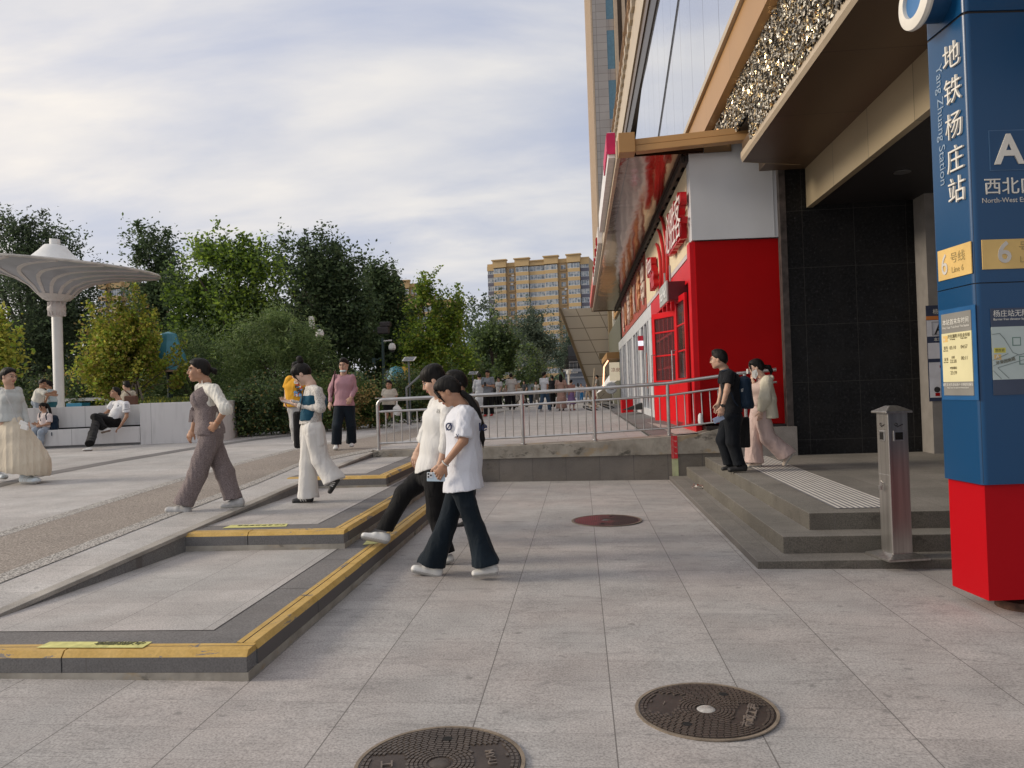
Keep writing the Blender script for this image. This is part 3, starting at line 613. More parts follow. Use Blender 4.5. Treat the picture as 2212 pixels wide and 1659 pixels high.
# sign boards standing on the canopy edge
for k, (y0, y1, h, c) in enumerate(((13.3, 19.6, 0.44, (0.72, 0.70, 0.70)), (21.0, 29.5, 0.44, (0.70, 0.66, 0.62)), (29.6, 37.5, 0.40, (0.6, 0.12, 0.09)))):
    sg = thing('roof_sign', ('white roof sign with a crimson end panel on the canopy edge', 'pale roof sign with upright red strokes farther along the canopy edge', 'red roof sign at the far end of the canopy edge')[k], 'sign', (0.7, y0, 5.6))
    b = B(); b.box(0.62, 0.735, y0, y1, 5.44, 5.44+h); b.out('board', M_('roof_board%d' % k, c, 0.5), sg)
    if k == 0: b = B(); b.box(0.60, 0.745, y0-0.03, y0-0.003, 5.50, 5.86); b.box(0.595, 0.618, y0, y0+1.6, 5.58, 5.84); b.out('crimson_panel', M_('crimson', (0.55, 0.01, 0.09), 0.5), sg)
    if k == 1:
        b = B()
        for i in range(8): b.box(0.595, 0.617, y0+0.5+i*0.85, y0+0.75+i*0.85, 5.5, 5.7+0.14*(i%2))
        b.out('red_lettering', REDP, sg)

# ---------------------------------------------------------------- red corner shop
XS = 1.97; YS = 12.98
rs = thing('red_shop', 'red pizza restaurant front with cream fascia, red lettering and open glazed doors', 'shop', (XS, YS, 0.83))
b = B(); b.hexa([(XS, YS, 0.88), (3.42, YS-0.03, 0.84), (3.42, 14.2, 0.84), (XS, 13.3, 0.86), (XS, YS, 3.88), (3.42, YS-0.03, 3.86), (3.42, 14.2, 3.86), (XS, 13.3, 3.88)]); b.out('red_side_panel', REDP, rs)
b = B(); b.hexa([(XS-0.05, YS-0.03, 3.90), (3.42, YS-0.06, 3.88), (3.42, 14.2, 3.88), (XS-0.05, 13.3, 3.90), (XS-0.05, YS-0.03, 5.50), (3.42, YS-0.06, 5.50), (3.42, 14.2, 5.50), (XS-0.05, 13.3, 5.50)]); b.out('white_side_panel', WHP, rs)
b = B(); b.box(3.24, 3.246, YS-0.064, YS-0.05, 3.9, 5.4); b.out('panel_seam', M_('seam', (0.3, 0.31, 0.33), 0.5), rs)
b = B(); b.box(2.30, 3.42, 12.70, 12.855, 0.3, 0.80); b.out('stone_plinth', M_('plinth_stone', (0.27, 0.25, 0.235), 0.8, var=0.12, bump=(60, 0.3), fine=0.4), rs)
b = B(); b.box(2.03, 3.41, 12.86, 13.25, 0.78, 0.838); b.out('black_skirting', DKM, rs)
# cream fascia with its raking underside
b = B(); b.box(XS-0.06, XS+0.3, 13.302, 21.5, 3.78, 5.2); b.out('cream_fascia', CREAM, rs)
b = B(); b.box(XS-0.058, XS+0.5, 13.302, 21.5, 3.70, 3.778); b.out('fascia_underside', M_('pink_white', (0.55, 0.50, 0.50), 0.5), rs)
RDL = M_('sign_letter_face', (0.80, 0.70, 0.68), 0.4, var=0.04); RDB = M_('sign_letter_red', (0.52, 0.015, 0.02), 0.35)
for i, ch in enumerate('必胜客'):
    yb = 15.35-i*0.72
    text(ch, (XS-0.09, yb, 4.08), (0, -1, 0), (0, 0, 1), 0.86, RDB, rs, name='red_letter', ext=0.05, bold=0.02)
    text(ch, (XS-0.20, yb, 4.10), (0, -1, 0), (0, 0, 1), 0.82, RDL, rs, name='letter_face', ext=0.004, bold=-0.004)
text('Pizza', (XS-0.09, 19.5, 4.25), (0, -1, 0.0), (0, 0, 1), 0.62, RDB, rs, name='red_letter', ext=0.06, bold=0.03)
text('Hut', (XS-0.09, 18.9, 3.85), (0, -1, 0.0), (0, 0, 1), 0.62, RDB, rs, name='red_letter', ext=0.06, bold=0.03)
text('Pizza', (XS-0.22, 19.5, 4.26), (0, -1, 0.0), (0, 0, 1), 0.6, RDL, rs, name='letter_face', ext=0.003)
b = B()
for cyy, rr in ((18.6, 1.25), (18.4, 1.7), (18.2, 2.15)):
    pts = [(XS-0.10, cyy-rr*math.cos(a), 4.1+rr*0.62*math.sin(a)) for a in [math.radians(q) for q in range(-35, 72, 9)]]; b.tube(pts, 0.035, 6)
b.out('neon_arc', RDB, rs, smooth=True)
# glazed shop front
b = B(); b.box(XS+0.03, XS+0.10, 13.4, 20.6, 0.66, 3.69); b.m = [0]*len(b.m); b.out('shop_window', GLS, rs)
b = B(); f0, f1 = XS-0.04, XS+0.06
for y in (13.31, 14.5, 15.3, 16.2, 16.95, 17.8, 18.7, 19.6, 20.5): b.box(f0, f1, y, y+0.09, 0.64, 3.4)
b.box(f0-0.002, f1+0.002, 13.303, 20.6, 3.30, 3.695); b.box(f0-0.002, f1+0.002, 13.303, 20.6, 0.64, 1.05)
for z in (1.9, 2.6): b.box(f0+0.01, f1-0.01, 16.2, 20.5, z, z+0.05)
b.box(f0-0.05, f1, 13.0, 13.30, 0.86, 3.88); b.out('red_frame', REDF, rs, bevel=0.006)
def leaf_door(hy, hx, ang, wdt, z0=0.70, h=2.28, label=None):
    R = Vector((math.sin(ang), math.cos(ang), 0)); Nn = Vector((-R.y, R.x, 0)); O = Vector((hx, hy, z0)); Z = Vector((0, 0, 1))
    d = B(); s = 0.09; th = Nn*0.05
    d.ob(O, R*s, th, Z*h); d.ob(O+R*(wdt-s), R*s, th, Z*h); d.ob(O+R*s+Z*(h-0.11), R*(wdt-2*s), th, Z*0.11); d.ob(O+R*s, R*(wdt-2*s), th, Z*0.70); d.ob(O+R*s+Z*0.70, R*(wdt-2*s), th, Z*0.09)
    for z in (1.26, 1.72): d.ob(O+R*s+Z*z+Nn*0.01, R*(wdt-2*s), Nn*0.03, Z*0.03)
    dr = d.out('door', REDF, rs, bevel=0.006)
    g = B(); g.ob(O+R*s+Z*0.79+Nn*0.02, R*(wdt-2*s), Nn*0.008, Z*(h-0.9)); g.out('pane', _glass_door(), dr)
    g = B()
    for side in (-0.05, 0.10):
        a = O+R*(wdt-0.10)+Nn*side+Z*1.30; e_ = O+R*(wdt-0.10)+Nn*side+Z*0.72; k = Nn*(0.05 if side > 0 else -0.05)
        g.tube([a-k*0.6, a+k, e_+k-R*0.0, e_-k*0.6], 0.012, 8)
    g.out('handle', M_('steel_bar', (0.7, 0.7, 0.7), 0.25, 0.9), dr, smooth=True)
    return dr
_gd = []
def _glass_door():
    if not _gd:
        t = NT('door_glass', 0.05, 0, 0.7); t.col((0.05, 0.05, 0.055))
        tr = t.n('ShaderNodeBsdfTransparent'); mxs = t.n('ShaderNodeMixShader'); mxs.inputs[0].default_value = 0.45
        o = [n for n in t.t.nodes if n.type == 'OUTPUT_MATERIAL'][0]; t.l(tr.outputs[0], mxs.inputs[1]); t.l(t.b.outputs[0], mxs.inputs[2]); t.l(mxs.outputs[0], o.inputs[0]); _gd.append(t.m)
    return _gd[0]
leaf_door(14.95, XS-0.06, math.radians(-27), 0.86, 0.84, 2.12)
leaf_door(13.46, XS-0.09, math.radians(-3), 0.95, 0.86, 2.25)
b = B(); b.box(XS-0.34, XS+0.0, 14.0, 14.28, 3.05, 3.38); b.out('hanging_box_sign', M_('dark_red_box', (0.10, 0.008, 0.012), 0.3), rs, bevel=0.005)
b = B(); b.box(XS-0.375, XS-0.345, 14.0, 15.2, 3.03, 3.40); b.box(XS-0.34, XS+0.0, 14.285, 15.2, 3.35, 3.40); b.box(XS-0.3, XS-0.27, 14.1, 14.13, 3.4, 3.68); b.box(XS-0.3, XS-0.27, 15.0, 15.03, 3.4, 3.68); b.out('glass_box_sign', M_('frosted_box', (0.42, 0.43, 0.42), 0.3), rs, bevel=0.004)
text('Pizza Hut', (XS-0.378, 15.15, 3.12), (0, -1, 0), (0, 0, 1), 0.27, WHITE, rs, ext=0.004, lean=0.3, bold=0.006)
text('美味新体验', (XS-0.13, 13.60, 2.55), (0, 0, -1), (0, -1, 0), 0.09, WHITE, rs, ext=0.002) 
b = B(); b.lathe([(0.035, 0), (0.042, 0.06), (0.035, 0.15), (0.015, 0.18)], (XS-0.02, 12.94, 0.87), 12); b.out('white_canister', WHITE, rs, smooth=True)
# pavement at the shop doors
b = B(); b.poly([(1.2, 12.9, 0.668), (1.95, 12.9, 0.72), (1.95, 54, 0.66), (1.2, 54, 0.632)]); tag(b.out('shop_pavement', DARK), kind='structure')
b = B(); b.poly([(1.55, 12.95, 0.712), (2.4, 12.95, 0.755), (2.4, 21, 0.70), (1.55, 21, 0.672)]); tag(b.out('door_sill', M_('sill_concrete', (0.42, 0.40, 0.37), 0.8, fine=0.3)), kind='structure')

# ---------------------------------------------------------------- second shop: brick-red sign, silver doors
s2 = thing('noodle_shop', 'shop with a brick red sign board and silver glazed doors beyond the red shop', 'shop', (XS, 21.6, 0.65))
b = B(); b.box(XS-0.06, XS+0.3, 21.6, 34, 3.72, 5.25); b.out('sign_board', M_('brick_sign', (0.36, 0.075, 0.05), 0.6), s2)
for i, ch in enumerate('QO韩烤K炸串'): text(ch, (XS-0.075, 32.6-i*1.62, 3.98), (0, -1, 0), (0, 0, 1), 1.25, M_('sign_peach%d' % (i % 2), ((0.62, 0.5, 0.42), (0.60, 0.30, 0.14))[i % 2], 0.5), s2, ext=0.02, bold=0.02)
b = B(); b.box(XS+0.05, XS+0.2, 20.7, 37.8, 0.6, 3.7); b.out('shop_window', GLS, s2)
b = B()
for k in range(15): y = 20.9+k*1.15; b.box(XS-0.03, XS+0.04, y, y+(0.16 if k % 3 else 0.75), 0.62, 3.35)
b.box(XS-0.035, XS+0.045, 20.7, 37.8, 3.352, 3.72); b.box(XS-0.035, XS+0.045, 20.7, 37.8, 0.60, 0.9); b.out('silver_frame', M_('silver_frame', (0.70, 0.72, 0.75), 0.35, 0.15), s2, bevel=0.005)
b = B(); b.box(XS-0.20, XS-0.05, 23.3, 23.36, 2.62, 3.05); b.out('blade_sign', M_('blade_red', (0.6, 0.03, 0.06), 0.5), s2); b = B(); b.box(XS-0.205, XS-0.045, 23.285, 23.298, 2.75, 2.90); b.out('blade_sign_screen', M_('lit_white', (0.8, 0.8, 0.9), 0.5, emit=(0.9, 0.9, 1, 0.5)), s2)
for k, z in enumerate((1.75, 2.0, 2.25, 1.5)): text('特价优惠'[k], (XS-0.04, 22.55, z), (0, -1, 0), (0, 0, 1), 0.3, M_('poster_red', (0.7, 0.13, 0.05), 0.5), s2)
# lit kiosk entrance farther along
s3 = thing('snack_kiosk', 'small snack kiosk with glowing light tubes under a curved gold hood', 'kiosk', (XS, 39, 0.6))
b = B(); b.box(XS+0.1, XS+0.7, 38.2, 53.5, 0.6, 5.2); b.out('kiosk_wall', M_('kiosk_wall', (0.10, 0.10, 0.07), 0.6), s3)
b = B(); b.box(XS-0.6, XS+0.1, 38.3, 47, 3.0, 3.3); b.out('gold_hood', GOLD, s3)
b = B(); b.tube([(XS-0.55, 38.4, 2.9), (XS-0.75, 38.6, 2.6), (XS-0.8, 38.7, 1.9), (XS-0.8, 38.7, 1.5)], 0.035, 6); b.out('light_tube', M_('warm_tube', (1, 0.6, 0.4), 0.5, emit=(1, 0.45, 0.25, 2.0)), s3)
b = B(); b.box(XS-0.5, XS+0.0, 38.34, 38.4, 1.9, 2.8); b.out('menu_board', M_('menu_board', (0.45, 0.4, 0.33), 0.5, emit=(1, 0.85, 0.6, 0.3)), s3)
b = B(); b.box(XS+0.0, XS+0.1, 38.0, 38.1, 1.7, 3.3); b.out('green_sign', M_('green_sign', (0.03, 0.09, 0.05), 0.5), s3); text('凉皮', (XS-0.42, 38.32, 2.35), (1, 0, 0), (0, 0, 1), 0.22, M_('deep_red', (0.3, 0.02, 0.02), 0.5), s3)
b = B(); b.lathe([(0.26, 0), (0.30, 0.03), (0.26, 0.06)], (XS-0.45, 38.2, 1.55), 16, ax=(0, -1, 0)); b.out('round_sign', WHITE, s3); text('饺', (XS-0.58, 38.12, 1.46), (1, 0, 0), (0, 0, 1), 0.26, DKM, s3)

# ---------------------------------------------------------------- leaning beige wedge and gold portal
wg = thing('leaning_portal', 'beige tiled wedge leaning over the far end of the mall', 'building', (1.2, 55, 0.6))
TILE = _panel('beige_tile', (0.50, 0.43, 0.33), (1.15, 0.78), 0.045, (0, 2), (0.3, 0.2), jc=0.4, rough=0.5, tv=0.5, lo=0.9)
def _tile2():
    t = NT('beige_tile', 0.5, 0, 0.4); o = t.xyz()
    s = t.math('ADD', o[0], t.math('MULTIPLY', o[2], 0.42)); cb = t.n('ShaderNodeCombineXYZ'); t.l(s, cb.inputs[0]); t.l(o[2], cb.inputs[2]); t.co = cb.outputs[0]
    c = t.ramp(t.noise(0.4, 3), (0.3, (0.42, 0.36, 0.275)), (0.7, (0.47, 0.405, 0.31)))
    c = t.mix(t.joints((0, 2), (1.5, 0.86), 0.06, (0, 0.1)), c, (0.2, 0.165, 0.115)); t.col(c); return t.m
TILE = _tile2()
A_, B_, C_, D_ = P(1212, 668, Y=55), P(1345, 664, Y=55), P(1330, 872, Y=55), P(1289, 872, Y=55)
b = B(); b.hexa([(D_.x, 55, 0.5), (C_.x+0.6, 55, 0.5), (C_.x+0.6, 60, 0.5), (D_.x+1, 60, 0.5), (A_.x, 55, 7.27), (B_.x, 55, 7.27), (B_.x, 60, 7.27), (A_.x+1.4, 60, 7.27)]); b.out('tiled_wedge', TILE, wg)
b = B(); b.hexa([(D_.x-0.22, 54.7, 0.5), (D_.x, 54.9, 0.5), (D_.x, 55.0, 0.5), (D_.x-0.22, 55.3, 0.5), (A_.x-0.16, 54.7, 7.3), (A_.x+0.02, 54.9, 7.3), (A_.x+0.02, 55.0, 7.3), (A_.x-0.16, 55.3, 7.3)]); b.out('gold_edge', M_('dull_gold', (0.20, 0.15, 0.085), 0.45, 0.2), wg)
b = B(); b.box(2.10, 2.35, 53.0, 54.6, 0.5, 7.3); b.box(1.4, 2.6, 53.9, 54.5, 3.6, 4.0); b.out('gold_jamb', M_('dull_gold', (0.20, 0.15, 0.085), 0.45, 0.2), wg)
b = B(); b.box(2.36, 2.62, 52.4, 53.5, 4.0, 7.3); b.out('shingle_strip', M_('flake_pale', (0.5, 0.5, 0.45), 0.4), wg)

# ---------------------------------------------------------------- tower behind the mall
tw = thing('office_tower', 'tall tan ribbed high-rise rising behind the mall facade', 'building', (2.3, 62, 0))
GT = _panel('grey_tile_facade', (0.36, 0.33, 0.31), (1.0, 0.62), 0.03, (0, 2), jc=0.5, tv=0.5)
b = B(); b.box(2.02, 3.1, 62, 62.2, 0, 64); b.out('tiled_facade', GT, tw)
b = B(); b.box(2.0, 20, 62.21, 82, 0, 64.2); b.out('tower_core', M_('tan_wall', (0.40, 0.31, 0.225), 0.7), tw)
b = B()
for k in range(20): b.box(1.86, 2.0, 62.0+k, 62.45+k, 0, 64)
for k in range(14): b.box(3.72+k*0.62, 3.98+k*0.62, 61.6, 62.2, 0, 64)
b.out('ribs', M_('tan_rib', (0.50, 0.385, 0.275), 0.7, var=0.08), tw)
b = B()
for k in range(16): b.box(3.1, 3.7, 62.06, 62.2, 3+k*4.0, 6.1+k*4.0, 0); b.box(3.1, 3.7, 62.05, 62.2, 6.1+k*4, 7+k*4, 1)
b.out('window_strip', [M_('blue_glass', (0.10, 0.20, 0.27), 0.15, 0.2), GT], tw)
b = B(); b.box(3.72, 12.4, 62.15, 62.24, 0, 64); b.out('rib_backing', M_('rib_back', (0.17, 0.13, 0.10), 0.8), tw)

# ---------------------------------------------------------------- far apartment blocks
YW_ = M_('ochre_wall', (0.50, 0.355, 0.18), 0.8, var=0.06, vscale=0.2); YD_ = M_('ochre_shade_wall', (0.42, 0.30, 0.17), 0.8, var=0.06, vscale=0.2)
GRB = M_('slate_balcony', (0.13, 0.13, 0.165), 0.8); FRM = M_('window_white', (0.62, 0.64, 0.66), 0.5)
def _aptglass():
    t = NT('flat_window_glass', 0.2, 0, 0.6); t.col(t.ramp(t.noise(0.9, 2), (0.35, (0.09, 0.11, 0.14)), (0.5, (0.20, 0.25, 0.30)), (0.65, (0.42, 0.42, 0.40)))); return t.m
AGL = _aptglass()
def apartments(label, O, U, bays, floors, fh, ztop, depth=16):
    """bays: (width, projection, kind) from left to right; kind w=wide glazed balcony, n=plain window, g=slate side balcony"""
    t = thing('apartment_block', label, 'building', (O.x, O.y, 0)); U = U.normalized(); N = Vector((U.y, -U.x, 0)); Z = Vector((0, 0, 1)); x = 0; W = sum(b_[0] for b_ in bays)
    wall = B(); wall.ob(O-N*depth-Z*O.z, U*W, N*depth, Z*ztop); wall.out('wall', YD_, t)
    rf = B(); cnt = 0; rf.ob(O+Z*(ztop-1.3)-U*0.1, U*(W+0.2), N*0.35, Z*1.35)
    for wdt, pr, kd in bays:
        A = O+U*x; A.z = 0
        if kd == 'w' or kd == 'm':
            h_ = ztop+(1.2 if kd == 'w' else 0.2); rf.ob(A+Z*(ztop-1.6)-U*0.2, U*(wdt+0.4), N*(pr+0.2), Z*(h_-ztop+1.2)); rf.ob(A+Z*(h_-0.4)-U*0.5, U*(wdt+1.0), N*(pr+0.7), Z*0.35)
        if kd == 'g': rf.ob(A+Z*(ztop-2.4), U*wdt, N*(pr+0.3), Z*1.6)
        sp = B(); gl_ = B(); fr = B()
        for f in range(floors):
            z = ztop-1.9-(f+1)*fh
            if z < 2: break
            if kd in 'wmg':
                sp.ob(A+Z*z+U*0.05, U*(wdt-0.1), N*pr, Z*(fh*0.42)); sp.ob(A+Z*(z-fh*0.6)+U*0.05, U*0.12, N*(pr-0.12), Z*(fh*1.1)); gl_.ob(A+Z*(z+fh*0.42)+U*0.15, U*(wdt-0.3), N*(pr-0.1), Z*(fh*0.58-0.02))
                k = 5 if kd != 'g' else 4
                for i in range(k): fr.ob(A+Z*(z+fh*0.42)+U*(0.12+i*(wdt-0.35)/(k-1))+N*(pr-0.1), U*0.10, N*0.06, Z*(fh*0.56))
                fr.ob(A+Z*(z+fh*0.98-0.08)+U*0.1+N*(pr-0.1), U*(wdt-0.2), N*0.07, Z*0.09); fr.ob(A+Z*(z+fh*0.42)+U*0.1+N*(pr-0.1), U*(wdt-0.2), N*0.075, Z*0.09); fr.ob(A+Z*(z+fh*0.8)+U*0.1+N*(pr-0.1), U*(wdt-0.2), N*0.05, Z*0.06)
            else:
                gl_.ob(A+Z*(z+fh*0.45)+U*(wdt*0.27), U*(wdt*0.46), N*0.06, Z*(fh*0.5)); fr.ob(A+Z*(z+fh*0.45)+U*(wdt*0.49), U*0.12, N*0.10, Z*(fh*0.5)); sp.ob(A+Z*(z+fh*0.24)+U*(wdt*0.2), U*(wdt*0.6), N*0.5, Z*(fh*0.16))
                if random.random() < 0.35: fr.ob(A+Z*(z+fh*0.05)+U*(wdt*random.uniform(0.1, 0.6)), U*0.9, N*0.4, Z*0.6)
        if kd != 'n': sp.out('balcony', GRB if kd == 'g' else YW_, t)
        else: sp.out('sill', YD_, t)
        gl_.out('glazing', AGL, t); fr.out('window_frame', FRM, t); x += wdt
    rf.out('parapet', YW_, t); return t
O = P(1058, 700, Y=268); O.z = 0; U = P(1275, 700, Y=262)-P(1058, 700, Y=268); U.z = 0; s = U.length/35.0
apartments('big ochre apartment block with a slate side, straight behind the plaza', O, U, [(2.4*s, 0.8, 'g'), (4.3*s, 1.6, 'w'), (3.5*s, 0, 'n'), (4.6*s, 1.6, 'w'), (5.6*s, 0.8, 'm'), (4.4*s, 1.6, 'w'), (3.4*s, 0, 'n'), (4.2*s, 1.6, 'w'), (2.9*s, 0.6, 'g')], 15, 2.93, 46.2)
O = P(1279, 700, Y=300); O.z = 0
apartments('ochre block half hidden beside the big one, at the canopy edge', O, Vector((1, 0, 0)), [(3, 0.8, 'g'), (4, 1.4, 'w'), (4, 1.4, 'w')], 14, 2.93, 43)
for (xa, xb, yt, Y, lb) in ((862, 978, 652, 235, 'ochre apartment block seen over the light green tree'), (845, 905, 615, 255, 'ochre apartment block peeking above the dark trees in the middle'), (216, 292, 612, 190, 'ochre apartment block behind the white funnel canopy')):
    A = P(xa, yt, Y=Y); Bq = P(xb, yt, Y=Y); O = Vector((A.x, Y, 0)); Wd = Bq.x-A.x; k = Wd/16
    apartments(lb, O, Vector((1, 0, 0)), [(3.6*k, 1.2, 'w'), (3.2*k, 0, 'n'), (3.8*k, 1.2, 'w'), (3.2*k, 0, 'n'), (2.2*k, 0.8, 'g')], 6, 2.93, A.z)

# blue-grey low building with a lattice railing
bb = thing('low_building', 'blue grey two storey building with a dark lattice roof railing', 'building', tuple(P(1225, 860, Y=92)))
A = P(1222, 838, Y=92); Bq = P(1300, 838, Y=92); zt = P(1250, 801, Y=92).z; zb = 0.5
b = B(); b.box(A.x, Bq.x+4, 92, 100, zb, zt); b.out('wall', M_('blue_grey_wall', (0.17, 0.20, 0.26), 0.8), bb)
b = B(); b.box(A.x-0.2, Bq.x+4, 91.7, 92, zt-0.1, zt+0.25); b.box(A.x, Bq.x+4, 91.9, 92.0, 2.9, 3.1); b.out('cornice', M_('grey_cornice', (0.3, 0.33, 0.38), 0.8), bb)
b = B()
for i in range(6):
    x0 = A.x+0.5+i*1.0*1.0
    if i % 2 == 0: b.box(x0, x0+1.0, 91.86, 91.95, 3.5, 4.9, 0); b.box(x0+0.1, x0+0.45, 91.84, 91.88, 3.6, 4.8, 1); b.box(x0+0.55, x0+0.9, 91.84, 91.88, 3.6, 4.8, 1)
b.out('window', [WHITE, AGL], bb)
b = B()
for i in range(60): b.box(A.x+i*0.14, A.x+i*0.14+0.05, 91.8, 91.85, zt+0.25, zt+1.7)
for z in (0.4, 0.9, 1.3, 1.65): b.box(A.x, Bq.x+4, 91.78, 91.86, zt+z, zt+z+0.08)
b.out('lattice_railing', DKM, bb); b = B(); b.box(A.x+0.4, Bq.x+4, 93, 98, zt+0.2, zt+3.2); b.out('dark_roof', M_('slate_roof', (0.05, 0.055, 0.065), 0.7), bb)
# ---------------------------------------------------------------- vegetation
def leafmat(name, lo, hi, trans=0.42):
    t = NT(name, 0.55, 0, 0.25)
    g = t.n('ShaderNodeNewGeometry'); rnd = g.outputs['Random Per Island']
    c = t.mix(rnd, lo, hi); c = t.mix(0.6, c, t.ramp(t.noise(0.9, 4), (0.38, 0.50), (0.62, 1.45)), 'MULTIPLY'); t.col(c)
    tr = t.n('ShaderNodeBsdfTranslucent'); t.l(c, tr.inputs[0]); ms = t.n('ShaderNodeMixShader'); ms.inputs[0].default_value = trans
    o = [n for n in t.t.nodes if n.type == 'OUTPUT_MATERIAL'][0]; t.l(t.b.outputs[0], ms.inputs[1]); t.l(tr.outputs[0], ms.inputs[2]); t.l(ms.outputs[0], o.inputs[0]); return t.m
LM = {'dark': leafmat('leaf_dark', (0.049, 0.084, 0.045), (0.147, 0.209, 0.094)), 'pine': leafmat('leaf_blackish', (0.039, 0.059, 0.039), (0.110, 0.151, 0.079)),
      'mid': leafmat('leaf_mid', (0.068, 0.118, 0.036), (0.196, 0.274, 0.088)), 'light': leafmat('leaf_light', (0.138, 0.235, 0.036), (0.392, 0.530, 0.078)),
      'yel': leafmat('leaf_yellow', (0.216, 0.235, 0.036), (0.549, 0.530, 0.099)), 'will': leafmat('leaf_willow', (0.078, 0.128, 0.047), (0.235, 0.314, 0.128)),
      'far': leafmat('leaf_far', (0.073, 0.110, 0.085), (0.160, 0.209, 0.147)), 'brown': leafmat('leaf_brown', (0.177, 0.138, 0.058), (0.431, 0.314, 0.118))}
BARK = M_('bark', (0.075, 0.058, 0.045), 0.9, var=0.4, vscale=14, bump=(25, 0.8, 0.02))
def leaves(C, ll, lw, up=0.0, droop=0.0, rng=RNG):
    n = len(C); d = rng.normal(size=(n, 3)); d[:, 2] = d[:, 2]*0.7+up-droop; d /= np.linalg.norm(d, axis=1)[:, None]
    s = rng.normal(size=(n, 3)); s -= d*(s*d).sum(1)[:, None]; s /= np.linalg.norm(s, axis=1)[:, None]; k = rng.uniform(0.7, 1.35, n)[:, None]
    l = d*ll*k; w_ = s*lw*k; nn = np.cross(d, s)*lw*0.35
    return np.stack([C, C+l*0.45+w_+nn, C+l, C+l*0.45-w_+nn], 1).reshape(-1, 3)
def tree(name, label, blobs, Y, trunk, n, ll=0.16, lw=0.045, kinds=('dark',), mix=(1,), r=(0.25, 0.55), fill=0.25, droop=0.0, up=0.0, zb=0.58, tr=0.13, cat='tree', group=None, deep=0.8, seed=0, edge=0.72, limbs=14):
    n = int(n*1.6); ll *= 0.80; lw *= 0.80
    rng = np.random.RandomState(100+seed+int(Y*7)+len(label)); px, py0 = trunk; base = P(px, py0, Y=Y); base.z = zb
    t = thing(name, label, cat, base, group); blobs = [(q[0], q[1]+(q[3]*0.10 if cat == 'tree' else 0), q[2]*0.86, q[3]*0.84) for q in blobs]; A = np.array([b_[2]*b_[3] for b_ in blobs], float); A /= A.sum(); cl = []
    nc = max(30, n//48)
    for _ in range(nc):
        bx, by, rx, ry = blobs[rng.choice(len(blobs), p=A)]; v = rng.normal(size=3); v /= np.linalg.norm(v); q = rng.uniform(edge, 1.0) if rng.rand() > fill else rng.uniform(0.1, 0.75)
        c = P(bx+v[0]*rx*q, by+v[2]*ry*q, Y=Y); sc = Y/FD; c.y += v[1]*rx*sc*q*deep; cl.append((c, rng.uniform(*r)))
    pts = []; m = n//nc
    for c, rr in cl:
        bb_ = min(blobs, key=lambda q: ((P(q[0], q[1], Y=Y)-c).length)/max(q[2], q[3])); o_ = np.array(c-P(bb_[0], bb_[1], Y=Y)); o_ /= (np.linalg.norm(o_)+1e-6)
        tw = o_*0.8+rng.normal(size=3)*0.5+np.array([0, 0, 0.55+up-droop*1.2]); tw /= np.linalg.norm(tw); ln = rr*rng.uniform(1.1, 2.6); a_ = rng.uniform(-0.6, 1.0, m)[:, None]
        g = tw[None, :]*a_*ln+rng.normal(size=(m, 3))*(0.10+0.26*rr*(1-np.abs(a_)*0.75)); pts.append(np.array(c)+g)
    if cat == 'tree' and ll > 0.05:
        for _ in range(16 if deep else 0):                       # leading shoots that break the outline
            bx, by, rx, ry = blobs[rng.choice(len(blobs), p=A)]; uu = rng.uniform(-0.9, 0.9); c = P(bx+uu*rx, by-ry*math.sqrt(1-uu*uu)*0.92, Y=Y); c.y += rng.uniform(-0.5, 0.5)*rx*Y/FD; hh = rng.uniform(0.5, 1.1)*max(0.8, Y/32); q = rng.rand(110, 1); lean = rng.normal(size=3)*0.18
            pts.append(np.array(c)[None, :]+q*hh*np.array([[lean[0]+uu*0.35, lean[1], 1.0]])+rng.normal(size=(110, 3))*(0.17*(1-q)+0.03)*max(0.8, Y/32))
    C = np.concatenate(pts); C = C[C[:, 2] > zb+0.05]
    if n > 3500:
        fq = 1.5*30/Y*rng.uniform(0.8, 1.2); N3 = sum(np.sin(C@(rng.normal(size=3)*fq*(1+0.5*i))+rng.uniform(0, 6))/(1+0.3*i) for i in range(6)); C = C[N3 > -0.75]
    V = leaves(C, ll, lw, up, droop, rng); nf = len(C)
    mesh_np('foliage' if cat == 'shrub' else 'crown', V, np.arange(nf*4).reshape(-1, 4), [LM[k] for k in kinds], t, mi=rng.choice(len(kinds), nf, p=np.array(mix)/sum(mix)))
    b = B(); zs_ = sorted(c.z for c, _ in cl); top = zs_[int(len(zs_)*0.8)]; cx = sum(c.x for c, _ in cl)/len(cl)
    T = [Vector((base.x+(cx-base.x)*u*0.8+rng.normal()*0.05*u, base.y+rng.normal()*0.05, zb-0.1+(top-zb)*u)) for u in (0, 0.25, 0.5, 0.75, 1)]
    b.tube(T, [tr*q for q in (1.15, 0.9, 0.7, 0.45, 0.15)], 7)
    for i in range(limbs):
        c, rr = cl[rng.randint(len(cl))]; u = min(0.92, max(0.15, (c.z-zb)/(top-zb)*rng.uniform(0.45, 0.75))); k = int(u*4); f = u*4-k; s = T[k]*(1-f)+T[min(k+1, 4)]*f
        mid = (s+c)/2+Vector((0, 0, 0.15*(c-s).length*rng.uniform(0.2, 1))); b.tube([s, mid, c], [tr*0.38, tr*0.25, tr*0.08], 5)
    b.out('trunk' if cat == 'tree' else 'stem', BARK, t, smooth=True); return t

